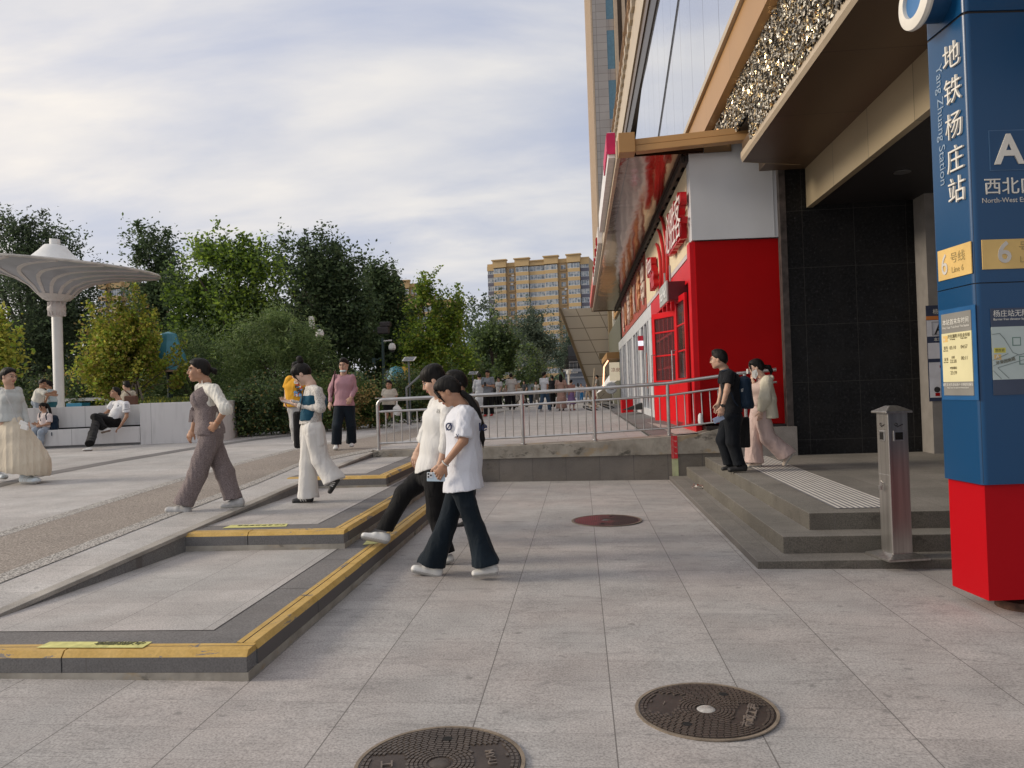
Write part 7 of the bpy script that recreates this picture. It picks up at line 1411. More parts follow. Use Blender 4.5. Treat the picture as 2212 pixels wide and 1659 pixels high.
sd.cap(J['shL']+np.array([0.02, -0.04, -0.05]), J['shL']+np.array([0.02, -0.14, -0.05]), 0.085, 0.085, k=0.01, sub=True); sd.cap(J['shR']+np.array([0.0, 0.04, -0.06]), J['shR']+np.array([0, 0.14, -0.06]), 0.085, 0.085, k=0.01, sub=True)
mk('vest', sd, 0.0068, TW, f['t'], (0.008, 16, 0.5), 5)
b = B(); b.ob(P(*Z2(1640, 515), Y=Y0-0.06), Vector((0.045, -0.01, 0)), Vector((0, 0.02, 0)), Vector((-0.02, 0, -0.13))); b.ob(P(*Z2(1660, 510), Y=Y0-0.07), Vector((0.04, -0.01, 0)), Vector((0, 0.02, 0)), Vector((0.012, 0, -0.14))); b.lathe([(0.001, -0.025), (0.022, 0), (0.001, 0.025)], P(*Z2(1665, 505), Y=Y0-0.07), 10); b.out('front_bow', TW, f['t'], bevel=0.006)
b = B(); cpt = J['neck']+Fm[1]*0.055-np.array([0, 0, 0.035]); [b.poly([Vector(cpt+Fm[0]*0.0*q+np.array([0, 0, 0.0])), Vector(cpt+Fm[0]*0.075*q-Fm[1]*0.03+np.array([0, 0, 0.055])), Vector(cpt+Fm[0]*0.085*q-Fm[1]*0.04-np.array([0, 0, 0.01])), Vector(cpt+Fm[0]*0.03*q+Fm[1]*0.012-np.array([0, 0, 0.075]))]) for q in (1, -1)]; b.out('collar', SHIRT, f['t'])
ax_ = Vector(J['elL']-J['wrL']).normalized(); w_c = Vector(J['wrL'])+ax_*0.03; u_ = ax_.orthogonal().normalized(); v_ = ax_.cross(u_); b = B(); b.tube([w_c+u_*0.029*math.cos(q)+v_*0.029*math.sin(q) for q in np.linspace(0, 2*math.pi, 15)[:-1]], 0.003, 5, closed=True); b.out('bracelet', M_('orange_cord', (0.5, 0.2, 0.08), 0.6), f['t'])

# --- young woman in white trousers looking at her phone
Y0 = P(*Z3(460, 1432), z=Z2 if False else 0.34).y
J = joints(Z3, Y0, dict(head=(447, 318, 0), neck=(528, 405, 0), shL=(588, 462, -0.15), shR=(520, 450, 0.15), elL=(610, 612, -0.18), wrL=(425, 590, -0.10), haL=(340, 570, -0.06), elR=(455, 590, 0.16), wrR=(370, 560, 0.06), haR=(300, 552, 0.03),
    hipL=(555, 790, -0.08), hipR=(520, 790, 0.08), knL=(605, 1060, -0.06), anL=(725, 1240, -0.07), knR=(505, 1090, 0.07), anR=(500, 1380, 0.07), heL=(785, 1222, -0.07), toL=(690, 1368, -0.08), heR=(552, 1425, 0.07), toR=(352, 1440, 0.06), hem=(525, 745, 0), chest=(560, 530, 0), waist=(530, 670, 0)))
LEO = cloth('leopard_top', (0.62, 0.60, 0.57), pat='leopard'); TEALC = cloth('deep_teal', (0.015, 0.075, 0.125), var=0.15)
f = figure('young woman holding a phone, with hair bun, white trousers and teal tube top', J, 82, 'c', 'bun', dict(mat=LEO, loose=0.0, sleeve=1.97, sr=0.056, cuff=0.034, name='top', hemn=(0, 0, -1), bust=True, wr=0.006, neck=0.075), dict(mat=cloth('white_trousers', (0.68, 0.67, 0.65), var=0.04), rk=0.098, ra=0.122, rh=0.112, len=0.99, wr=0.009, wf=16), dict(mat=SHB, sole=SOLB, stripes=SHW), (82, -35, 0), 0.98, 0.0072, {'L': dict(pn=(0.2, 0.5, 1), curl=0.5, flip=-1), 'R': dict(pn=(0.2, -0.5, 1), curl=0.5, flip=-1)}, seed=6)
sd = Sd(); Fm = f['Fm']; sd.chain([J['chest']+np.array([0, 0, 0.02]), J['chest']-np.array([0, 0, 0.03]), J['waist'], J['hem']+np.array([0, 0, 0.0])], [(0.158, 0.112), (0.166, 0.122), (0.150, 0.108), (0.166, 0.118)], -Fm[0], 0.05)
for q in (1, -1): sd.ell(J['chest']+Fm[1]*0.085+Fm[0]*0.065*q-np.array([0, 0, 0.02]), (0.07, 0.066, 0.066), Fm, 0.05)
sd.cut(J['hem']+np.array([0, 0, 0.035]), (0, 0, -1)); sd.cut(J['chest']+np.array([0, 0, 0.035]), (0, 0, 1)); mk('tube_top', sd, 0.0068, TEALC, f['t'], (0.006, 18, 0.6), 3)
b, c_, d_, n_, s_ = phone(f, P(*Z3(330, 562), Y=Y0-0.03), (1, 0.1, -0.32), (0.3, 0, 1), None); b.out('phone', M_('phone_pale', (0.55, 0.52, 0.50), 0.35), f['t'], bevel=0.004)
strap(f, [P(*Z3(470, 430), Y=Y0-0.12), P(*Z3(452, 520), Y=Y0-0.16), P(*Z3(430, 640), Y=Y0-0.15)], 0.006)
b = B(); c_ = P(*Z3(418, 790), Y=Y0+0.12); b.box(c_.x-0.05, c_.x+0.04, c_.y-0.05, c_.y+0.05, c_.z-0.22, c_.z+0.20); b.out('black_bag', cloth('bag_black', (0.012, 0.012, 0.014)), f['t'], bevel=0.03)

# --- person in yellow tee behind her
Y0 = 11.6
J = joints(Z3, Y0, dict(head=(405, 285, 0.0), neck=(400, 345, 0), shR=(345, 375, 0), shL=(465, 375, 0), elR=(320, 455, 0), wrR=(312, 535, -0.06), elL=(480, 470, 0.05), wrL=(470, 540, 0.05), hipR=(385, 615, 0), hipL=(440, 615, 0), knR=(395, 760, 0), anR=(405, 880, 0.1), knL=(435, 760, 0), anL=(435, 885, 0.1), heR=(405, 905, 0.15), toR=(400, 925, -0.1), heL=(435, 905, 0.15), toL=(430, 925, -0.1), hem=(400, 600, 0)))
f = figure('person in bright yellow printed tee, mostly hidden behind the woman with the bun', J, 10, 'c', 'short', dict(mat=cloth('amber_tee', (0.66, 0.34, 0.03)), loose=0.02, sleeve=0.85, sr=0.08, name='tee'), dict(mat=cloth('grey_loose_trousers', (0.42, 0.42, 0.42)), rk=0.085, ra=0.08), dict(mat=SHW), res=0.011, seed=7)
b = B(); rr = random.Random(5); PC = [M_('print_a', (0.03, 0.03, 0.03), 0.8), M_('print_b', (0.7, 0.68, 0.6), 0.8), M_('print_c', (0.12, 0.3, 0.55), 0.8), M_('print_d', (0.55, 0.1, 0.05), 0.8)]
for i in range(30):
    p = P(*Z3(rr.uniform(385, 448), rr.uniform(385, 505)), Y=Y0-0.145); b.lathe([(0.001, 0), (rr.uniform(0.012, 0.03), 0), (0.001, 0.004)], p, 8, rr.randrange(4), ax=(0, -1, 0))
b.out('chest_print', PC, f['t'])

# --- woman in pink blouse
Y0 = P(*Z3(740, 970), z=0.58).y
J = joints(Z3, Y0, dict(head=(810, 238, 0), neck=(808, 312, 0.02), shR=(742, 345, 0), shL=(880, 345, 0), elR=(700, 455, 0.04), wrR=(694, 560, -0.04), haR=(682, 610, -0.06), elL=(905, 450, 0.04), wrL=(874, 520, -0.14), haL=(852, 565, -0.18),
    hipR=(778, 600, 0), hipL=(852, 600, 0.02), knR=(752, 765, -0.12), anR=(745, 915, -0.05), knL=(878, 765, 0.02), anL=(876, 905, 0.14), heR=(755, 955, 0.02), toR=(738, 975, -0.24), heL=(880, 935, 0.22), toL=(882, 950, -0.04), hem=(812, 590, 0)))
f = figure('woman in pink blouse and dark trousers with a mask under her chin', J, 6, 'a', 'short', dict(mat=cloth('pink_blouse', (0.41, 0.235, 0.27), var=0.06), loose=0.016, sleeve=1.85, sr=0.064, cuff=0.042, name='blouse', wr=0.008, wf=14, neck=0.075, vneck=0.03), dict(mat=cloth('ink_denim', (0.008, 0.014, 0.022), var=0.2), rk=0.088, ra=0.092, rh=0.11), dict(mat=SHW, sole=SOLE), (6, -6, 0), 0.98, 0.0092, {'R': dict(pn=(0.5, 1, 0), curl=0.5), 'L': dict(pn=(-0.3, 1, 0), curl=0.7)}, seed=8); glasses(f, (0.25, 0.15, 0.12))
g = lambda *l: Vector(W(J['head'], f['HF'], l, 0.98)); sd = Sd(); sd.ell(g(0, 0.048, -0.105), (0.062, 0.052, 0.022), f['HF']); mk('chin_mask', sd, 0.005, M_('mask_blue_white', (0.52, 0.62, 0.66), 0.7), f['t'])
strap(f, [P(*Z3(736, 290), Y=Y0-0.06), P(*Z3(728, 350), Y=Y0-0.14), P(*Z3(718, 460), Y=Y0-0.10), P(*Z3(705, 520), Y=Y0-0.02)], 0.013, M_('maroon_strap', (0.06, 0.015, 0.02), 0.7))

# --- man with the backpack on the steps
Y0 = P(*Z8(880, 1500), z=0.34).y
J = joints(Z8, Y0, dict(head=(700, 352, 0.0), neck=(760, 452, 0), shL=(812, 508, -0.18), shR=(760, 490, 0.18), elL=(785, 668, -0.24), wrL=(738, 838, -0.22), haL=(718, 950, -0.22), elR=(735, 660, 0.25), wrR=(700, 800, 0.24),
    hipL=(842, 935, -0.09), hipR=(820, 935, 0.09), knL=(850, 1190, -0.08), anL=(912, 1425, -0.08), knR=(748, 1170, 0.08), anR=(808, 1420, 0.08), heL=(1000, 1492, -0.08), toL=(778, 1506, -0.10), heR=(880, 1470, 0.08), toR=(718, 1492, 0.07), hem=(835, 900, 0), chest=(812, 570, 0), waist=(828, 760, 0)))
f = figure('man in black tee and trousers with navy backpack on the top step', J, 95, 'a', 'short', dict(mat=cloth('black_tee', (0.007, 0.008, 0.011), var=0.15), loose=0.014, sleeve=0.62, sr=0.068, name='tee', neck=0.048), dict(mat=cloth('black_trousers', (0.006, 0.008, 0.012), var=0.2), rk=0.088, ra=0.075, rh=0.112, len=0.99), dict(mat=SHB, sole=SOLB), (112, -2, 0), 1.03, 0.0082, {'L': dict(pn=(0, 1, 0), curl=0.7), 'R': dict(pn=(0, -1, 0), curl=0.5)}, seed=9); glasses(f)
b, c_, d_, n_, s_ = phone(f, P(*Z8(700, 960), Y=Y0-0.20), (1, 0.1, 0.45), (0, -1, 0.1), None); b.out('phone', M_('phone_lilac', (0.30, 0.36, 0.50), 0.35), f['t'], bevel=0.004)
sd = Sd(); a_ = np.array(P(*Z8(955, 590), Y=Y0)); b_ = np.array(P(*Z8(965, 800), Y=Y0)); sd.cap(a_, b_, 0.10, 0.115, (1, 0, 0), 0.02, False, 0.145, 0.16); sd.cap(a_+np.array([0.03, 0, -0.14]), b_+np.array([0.05, 0, -0.02]), 0.07, 0.08, (1, 0, 0), 0.015, False, 0.11, 0.12); sd.cut(b_-np.array([0, 0, 0.075]), (0, 0, -1))
bp = mk('backpack', sd, 0.009, cloth('navy_nylon', (0.008, 0.022, 0.045), 0.55, var=0.2), f['t'], (0.007, 18, 0.6), 2)
strap(f, [P(*Z8(735, 470), Y=Y0-0.13), P(*Z8(800, 452), Y=Y0-0.18), P(*Z8(880, 500), Y=Y0-0.16)], 0.016, M_('navy_strap', (0.01, 0.02, 0.04), 0.7)); strap(f, [P(*Z8(825, 690), Y=Y0-0.22), P(*Z8(860, 780), Y=Y0-0.20), P(*Z8(900, 830), Y=Y0-0.15)], 0.010, M_('navy_strap', (0.01, 0.02, 0.04), 0.7)); b = B(); b.tube([P(*Z8(935, 680), Y=Y0-0.19), P(*Z8(935, 655), Y=Y0-0.195), P(*Z8(950, 648), Y=Y0-0.19), P(*Z8(945, 680), Y=Y0-0.19)], 0.004, 5); b.out('white_loop', SHW, bp)
w_c = Vector(J['wrL']); b = B(); ax_ = Vector(J['elL']-J['wrL']).normalized(); b.lathe([(0.031, -0.012), (0.034, 0), (0.031, 0.012)], w_c+ax_*0.02, 16, ax=ax_); b.lathe([(0.001, 0.04), (0.022, 0.038), (0.022, 0.028)], w_c+ax_*0.02, 14, ax=(-0.2, -1, 0)); b.out('watch', SHB, f['t'], smooth=True)
b = B(); c_ = P(*Z8(940, 1105), Y=Y0+0.28); b.box(c_.x-0.13, c_.x+0.11, c_.y, c_.y+0.08, c_.z-0.20, c_.z+0.22); b.out('dark_tote', MATS['bag_black'], f['t'], bevel=0.02)

# --- woman in peach trousers eating
Y0 = P(*Z8(1080, 1455), z=0.34).y
J = joints(Z8, Y0, dict(head=(1082, 436, 0), neck=(1140, 530, 0), shL=(1192, 588, -0.16), shR=(1130, 580, 0.15), elL=(1172, 760, -0.22), wrL=(1130, 880, -0.20), haL=(1118, 985, -0.20), elR=(1062, 690, 0.10), wrR=(1062, 592, 0.0), haR=(1035, 530, -0.02),
    hipL=(1130, 880, -0.08), hipR=(1110, 880, 0.08), knL=(1205, 1150, -0.07), anL=(1392, 1330, -0.07), knR=(1060, 1140, 0.08), anR=(1065, 1405, 0.07), heL=(1462, 1322, -0.07), toL=(1368, 1458, -0.08), heR=(1142, 1448, 0.07), toR=(985, 1455, 0.06), hem=(1105, 830, 0), chest=(1112, 660, 0), waist=(1100, 760, 0)))
PEACH = cloth('peach_satin', (0.55, 0.42, 0.39), 0.55, var=0.05); JK = cloth('cream_jacket', (0.60, 0.56, 0.45), var=0.05)
pony = [(np.array(P(*Z8(x, y), Y=Y0)), r) for x, y, r in ((1165, 425, 0.03), (1215, 430, 0.03), (1238, 470, 0.026), (1232, 520, 0.006))]
f = figure('woman in cream jacket and pale pink trousers, mask hanging off one ear', J, 98, 'c', 'pony', dict(mat=cloth('peach_top', (0.55, 0.42, 0.38)), loose=0.0, sleeve=0, name='camisole', bust=True, neck=0.07), dict(mat=PEACH, rk=0.112, ra=0.135, rh=0.115, len=0.99, wr=0.010, wf=16, rise=0.16), dict(mat=M_('shoe_beige', (0.55, 0.47, 0.40), 0.6), sole=SOLE), (100, -6, 0), 0.96, 0.0082, {'L': dict(pn=(0, 1, 0), curl=0.5), 'R': dict(pn=(0.4, 0, 0.5), curl=0.9)}, extra=pony, seed=10); glasses(f)
sd = Sd(); sd.cap(J['shL'], J['elL'], 0.075, 0.082); sd.cap(J['elL'], J['elL']+(J['wrL']-J['elL'])*0.75, 0.082, 0.062, k=0.03); Bk = lambda p, o: p+np.array([o, 0, 0])
sd.chain([Bk(J['shL'], 0.0), Bk(J['chest'], 0.09)+np.array([0, -0.06, 0]), Bk(J['waist'], 0.13)+np.array([0, -0.06, 0]), Bk(J['hem'], 0.14)+np.array([0, -0.06, -0.16])], [(0.08, 0.09), (0.09, 0.15), (0.10, 0.16), (0.115, 0.17)], (1, 0, 0), 0.04); sd.cap(J['shL']+np.array([0.02, 0.02, 0.035]), J['shR']+np.array([0.04, 0, 0.03]), 0.06, 0.06, k=0.04); sd.cut(J['hem']-np.array([0, 0, 0.17]), (0, 0, -1))
mk('jacket', sd, 0.008, JK, f['t'], (0.009, 16, 0.5), 8); sd = Sd(); sd.ell(J['neck']+np.array([0.10, 0, -0.02]), (0.07, 0.10, 0.05)); mk('hood', sd, 0.008, JK, f['t'], (0.008, 22, 1), 2)
g = lambda *l: Vector(W(J['head'], f['HF'], l, 0.96)); b = B(); b.poly([g(-0.082, 0.0, -0.02), g(-0.080, 0.065, -0.045), g(-0.075, 0.075, -0.125), g(-0.085, 0.03, -0.165), g(-0.088, -0.012, -0.10)]); b.poly([g(-0.084, 0.0, -0.02), g(-0.094, 0.03, -0.10), g(-0.085, 0.03, -0.165), g(-0.088, -0.012, -0.10)]); b.out('face_mask', SHW, f['t']); b = B(); b.box(*[q for p in [(g(0, 0.125, -0.03).x-0.006, g(0, 0.125, -0.03).x+0.006), (g(0, 0.125, -0.03).y-0.03, g(0, 0.125, -0.03).y+0.03), (g(0, 0.125, -0.07).z, g(0, 0.125, 0.0).z)] for q in p]); b.out('phone', SHW, f['t'], bevel=0.003)

# --- woman with glasses, long cream skirt, left edge
Y0 = P(*Z2(260, 1158), pl=(0.0, 0, 0.0465)).y
J = joints(VB, Y0, dict(head=(128, 318, 0), neck=(142, 478, 0.02), shR=(20, 540, 0.02), shL=(258, 530, 0.08), elR=(-15, 770, 0.05), wrR=(5, 950, -0.05), haR=(45, 1075, -0.1), elL=(340, 770, 0.12), wrL=(395, 990, 0.06), haL=(410, 1115, 0.0), hipR=(90, 1080, 0), hipL=(230, 1080, 0.05), hem=(140, 985, 0.0), knR=(60, 1600, 0), knL=(300, 1600, 0), anR=(-180, 1850, 0.3), base=(200, 2000, 0)))
J2 = joints(Z2, Y0, dict(anL=(212, 1075, 0), heL=(180, 1160, 0.02), toL=(340, 1158, -0.12), knL=(200, 930, 0), heR=(-60, 1110, 0.3), toR=(60, 1120, 0.2), anR=(-50, 1050, 0.3), s0=(105, 640, 0), s1=(120, 760, 0), s2=(155, 900, 0.0), s3=(185, 1005, 0.0), s4=(195, 1062, 0)))
J.update({k: v for k, v in J2.items() if k[0] != 's'}); J.pop('base')
f = figure('woman in grey knit top, clear glasses and long cream skirt at the left edge', J, -58, 'a', 'bun2', dict(mat=cloth('pale_grey_knit', (0.46, 0.48, 0.47), var=0.05), loose=0.006, sleeve=1.97, sr=0.062, cuff=0.044, name='top', bust=True, neck=0.085, hemn=(0, 0, -1)), dict(kind='skirt', name='skirt', mat=cloth('cream_cotton', (0.60, 0.53, 0.42), var=0.05), pts=[J2['s0']-np.array([0, 0, 0]), J2['s1'], J2['s2'], J2['s3'], J2['s4']+np.array([0, 0, -0.0])], rr=[(0.16, 0.12), (0.23, 0.18), (0.31, 0.24), (0.37, 0.27), (0.37, 0.27)], u=(1, 0.1, 0), cutn=(-0.15, 0, -1), wr=0.022, wf=9), dict(mat=M_('shoe_pale_blue', (0.55, 0.62, 0.66), 0.5), sole=SOLE, stripes=SHG), (-82, -3, 0), 0.98, 0.0085, {'R': dict(pn=(0.3, 1, 0), curl=0.5), 'L': dict(pn=(-0.3, 1, 0), curl=0.5)}, seed=11); glasses(f, (0.5, 0.42, 0.36))
strap(f, [P(*VB(20, 470), Y=Y0-0.10), P(*VB(100, 620), Y=Y0-0.19), P(*VB(180, 780), Y=Y0-0.19), P(*VB(262, 990), Y=Y0-0.17)], 0.006, SHG); b = B(); c_ = P(*VB(325, 1040), Y=Y0-0.20); b.ob(c_+Vector((-0.05, 0, 0.02)), Vector((0.10, 0.0, -0.05)), Vector((0, 0.03, 0)), Vector((0.025, 0, 0.055))); b.ob(c_+Vector((-0.03, -0.005, -0.04)), Vector((0.10, 0.0, -0.03)), Vector((0, 0.03, 0)), Vector((0.02, 0, 0.06))); b.out('phone_pouch', SHW, f['t'], bevel=0.006)

# --- lounging man on the bench
Y0 = on_bench(1690*.14648, (1420+1000*.27125)/1.8517, 0.22)
dyf = P(*VB(1290, 1418), z=0.582).y-Y0
J = joints(VB, Y0, dict(head=(1700, 560, 0.0), neck=(1755, 662, 0), shL=(1862, 730, -0.16), shR=(1665, 722, 0.16), elL=(1868, 905, -0.2), wrL=(1768, 1060, -0.3), haL=(1705, 1115, -0.34), elR=(1600, 830, 0.15), wrR=(1520, 880, -0.05), hipL=(1705, 1010, -0.06), hipR=(1675, 990, 0.10), knL=(1400, 915, -0.42), anL=(1530, 1085, -0.50), knR=(1425, 985, -0.34), anR=(1318, 1320, dyf+0.04), heL=(1640, 1118, -0.48), toL=(1478, 1160, -0.60), heR=(1370, 1412, dyf+0.06), toR=(1205, 1418, dyf-0.04), hem=(1685, 965, 0), chest=(1770, 780, 0)))
STR = M_('navy_stripe', (0.015, 0.02, 0.045), 0.8)
f = figure('man in white sports tee and black trousers lounging cross legged on the bench', J, 30, 'b', 'short', dict(mat=cloth('white_sport', (0.70, 0.71, 0.74), var=0.04), loose=0.02, sleeve=0.7, sr=0.078, name='tee', hemn=(0.3, 0, -1)), dict(mat=MATS['black_cloth'], rk=0.09, ra=0.085, rh=0.115, len=0.97), dict(mat=SHW, sole=M_('sole_gum', (0.2, 0.15, 0.12), 0.7)), (38, 16, 0), 1.03, 0.0115, {'L': dict(pn=(0, 0.3, -1), curl=0.5)}, seed=12)
b = B()
for i in range(3): b.tube([P(*VB(1850+i*18, 722), Y=Y0-0.265), P(*VB(1855+i*18, 780), Y=Y0-0.27)], 0.004, 4)
b.tube([P(*VB(1812, 815), Y=Y0-0.27), P(*VB(1865, 800), Y=Y0-0.29), P(*VB(1915, 795), Y=Y0-0.25)], 0.005, 4); b.out('sleeve_stripes', STR, f['t']); b = B(); b.prism([P(*VB(1722, 760), Y=Y0-0.22), P(*VB(1755, 755), Y=Y0-0.22), P(*VB(1742, 736), Y=Y0-0.22)], (0, 0.005, 0)); b.out('chest_mark', STR, f['t'])
b = B(); c_ = P(*VB(1500, 872), Y=Y0-0.28); b.ob(c_+Vector((-0.10, 0, 0.0)), Vector((0.20, 0, -0.05)), Vector((0, 0.10, 0.02)), Vector((0, 0, 0.02))); b.out('phone', SHB, f['t'], bevel=0.003)

# --- schoolgirl on the bench
Y0 = on_bench(690*.14648, (1420+1100*.27125)/1.8517, 0.20)
J = joints(VB, Y0, dict(head=(635, 768, 0.0), neck=(660, 850, 0), shL=(730, 895, -0.08), shR=(600, 885, 0.10), elL=(725, 1010, -0.12), wrL=(600, 1048, -0.2), haL=(530, 1045, -0.22), elR=(590, 985, 0.06), wrR=(545, 1022, -0.1), haR=(490, 1018, -0.14), hipL=(690, 1100, -0.04), hipR=(650, 1095, 0.08), knL=(610, 1140, -0.30), anL=(590, 1330, -0.26), knR=(510, 1120, -0.26), anR=(535, 1290, -0.2), heL=(610, 1365, -0.22), toL=(520, 1385, -0.34), heR=(550, 1330, -0.16), toR=(470, 1345, -0.28), hem=(670, 1070, 0)))
tail = [(np.array(P(*VB(x, y), Y=Y0+0.03)), r) for x, y, r in ((700, 730, 0.025), (730, 790, 0.03), (745, 860, 0.025), (748, 930, 0.01))]
f = figure('schoolgirl with a navy backpack sitting on the white bench', J, 30, 'b', 'pony', dict(mat=cloth('pinkish_tee', (0.64, 0.56, 0.55), var=0.1), loose=0.022, sleeve=0.85, sr=0.08, name='tee'), dict(mat=cloth('pale_jeans', (0.30, 0.35, 0.42), var=0.12), rk=0.10, ra=0.09, rh=0.11), dict(mat=SHW), (35, -4, 0), 0.80, 0.0115, extra=tail, seed=13)
sd = Sd(); a_ = np.array(P(*VB(800, 930), Y=Y0+0.06)); b_ = np.array(P(*VB(800, 1060), Y=Y0+0.06)); sd.cap(a_, b_, 0.075, 0.09, (1, 0, 0), 0.02, False, 0.11, 0.12); mk('backpack', sd, 0.011, MATS['navy_nylon'], f['t'], (0.006, 20, 1))
strap(f, [P(*VB(700, 845), Y=Y0-0.05), P(*VB(672, 890), Y=Y0-0.14), P(*VB(690, 960), Y=Y0-0.16)], 0.014, M_('navy_strap', (0.01, 0.02, 0.04), 0.7)); strap(f, [P(*VB(595, 845), Y=Y0-0.02), P(*VB(580, 890), Y=Y0-0.06), P(*VB(600, 970), Y=Y0-0.10)], 0.014, M_('navy_strap', (0.01, 0.02, 0.04), 0.7)); strap(f, [P(*VB(760, 1010), Y=Y0), P(*VB(763, 1190), Y=Y0-0.18)], 0.010, M_('navy_strap', (0.01, 0.02, 0.04), 0.7))

# --- two boys behind the bench
Y0 = on_bench(600*.14648, (1420+800*.27125)/1.8517, 1.25)
J = joints(VB, Y0, dict(head=(632, 425, 0), neck=(610, 495, 0), shR=(585, 530, 0.1), shL=(610, 535, -0.1), elL=(700, 585, -0.14), wrL=(780, 590, -0.1), elR=(680, 570, 0.1), wrR=(760, 560, 0.1), hipR=(545, 690, 0.07), hipL=(555, 690, -0.07), knR=(545, 830, 0.07), knL=(560, 830, -0.07), anR=(540, 980, 0.07), anL=(560, 980, -0.07), hem=(550, 680, 0)))
f = figure('boy in white tee reaching over, standing behind the bench', J, -80, 'b', 'short', dict(mat=SHIRT, loose=0.022, sleeve=0.8, sr=0.078, name='tee'), dict(mat=MATS['pale_jeans'], rk=0.085, ra=0.08), None, (-80, -10, 0), 0.88, 0.0125, seed=14)
J = joints(VB, Y0+0.5, dict(head=(715, 445, 0), neck=(735, 510, 0), shR=(725, 540, -0.12), shL=(760, 540, 0.12), elR=(700, 600, -0.16), wrR=(680, 660, -0.2), elL=(790, 590, 0.1), wrL=(800, 560, 0.0), hipR=(755, 700, -0.07), hipL=(775, 700, 0.07), knR=(760, 830, -0.07), knL=(780, 830, 0.07), anR=(760, 980, -0.07), anL=(780, 980, 0.07), hem=(765, 700, 0)))
f = figure('second boy in pale blue tee facing the other boy behind the bench', J, 70, 'b', 'short', dict(mat=cloth('ice_blue_tee', (0.45, 0.55, 0.60)), loose=0.02, sleeve=0.8, sr=0.075, name='tee'), dict(mat=cloth('teal_print', (0.03, 0.13, 0.17)), rk=0.085, ra=0.08), None, (70, -8, 0), 0.86, 0.0125, seed=15)
# --- person with brown bag behind the planter
Y0 = on_bench(1890*.14648, (1420+800*.27125)/1.8517, 1.6)
J = joints(VB, Y0, dict(head=(1862, 455, 0), neck=(1885, 520, 0), shR=(1960, 560, 0), shL=(1830, 560, 0), elR=(1985, 680, 0), wrR=(1960, 780, -0.1), elL=(1810, 680, 0), wrL=(1830, 780, -0.1), hipR=(1925, 770, 0), hipL=(1860, 770, 0), knR=(1925, 900, 0), knL=(1860, 900, 0), anR=(1925, 1020, 0), anL=(1860, 1020, 0), hem=(1890, 760, 0)))
f = figure('person in sand coloured top with a brown shoulder bag behind the planter', J, 150, 'a', 'short', dict(mat=cloth('sand_top', (0.42, 0.38, 0.31)), loose=0.02, sleeve=0.9, sr=0.075, name='top'), dict(mat=MATS['black_cloth']), None, (110, -5, 0), 0.95, 0.0135, seed=16)
strap(f, [P(*VB(1840, 525), Y=Y0-0.15), P(*VB(1900, 570), Y=Y0-0.16), P(*VB(1960, 640), Y=Y0-0.14)], 0.016, M_('brown_strap', (0.10, 0.045, 0.03), 0.7)); b = B(); c_ = P(*VB(1930, 670), Y=Y0-0.2); b.box(c_.x-0.16, c_.x+0.17, c_.y-0.05, c_.y+0.05, c_.z-0.14, c_.z+0.12); b.out('brown_bag', M_('brown_strap', (0.10, 0.045, 0.03), 0.7), f['t'], bevel=0.03)

# --- man in beige polo with plastic bag
Y0 = 20.6
J = joints(Z3, Y0, dict(head=(1200, 408, 0), neck=(1202, 445, 0), shR=(1165, 462, 0), shL=(1243, 462, 0), elR=(1152, 510, 0.04), wrR=(1160, 530, -0.2), elL=(1262, 515, 0), wrL=(1268, 570, -0.05), hipR=(1185, 580, 0), hipL=(1222, 580, 0), knR=(1182, 640, 0), anR=(1180, 705, 0), knL=(1228, 640, 0), anL=(1232, 705, 0.1), heR=(1182, 722, 0.1), toR=(1176, 732, -0.17), heL=(1232, 718, 0.15), toL=(1234, 726, -0.12), hem=(1203, 582, 0)))
f = figure('man in beige polo and black shorts carrying a white plastic bag behind the railing', J, 5, 'b', 'short', dict(mat=cloth('beige_polo', (0.45, 0.42, 0.36)), loose=0.025, sleeve=0.85, sr=0.078, name='polo', neck=0.055), dict(kind='shorts', mat=MATS['black_cloth'], rk=0.10, rh=0.115, len=0.95), dict(mat=SHB, sole=SOLB), (8, 0, 0), 0.96, 0.0135, seed=17)
sd = Sd(); c_ = np.array(P(*Z3(1272, 628), Y=Y0-0.1)); sd.ell(c_, (0.12, 0.07, 0.16)); sd.cap(c_+np.array([0, 0, 0.1]), c_+np.array([0, 0, 0.24]), 0.04, 0.015); mk('plastic_bag', sd, 0.012, SHW, f['t'], (0.012, 25, 1)); b = B(); c_ = P(*Z3(1132, 527), Y=Y0-0.25); b.lathe([(0.16, 0), (0.17, 0.02), (0.16, 0.02)], c_, 16); b.out('food_tray', SHW, f['t'])

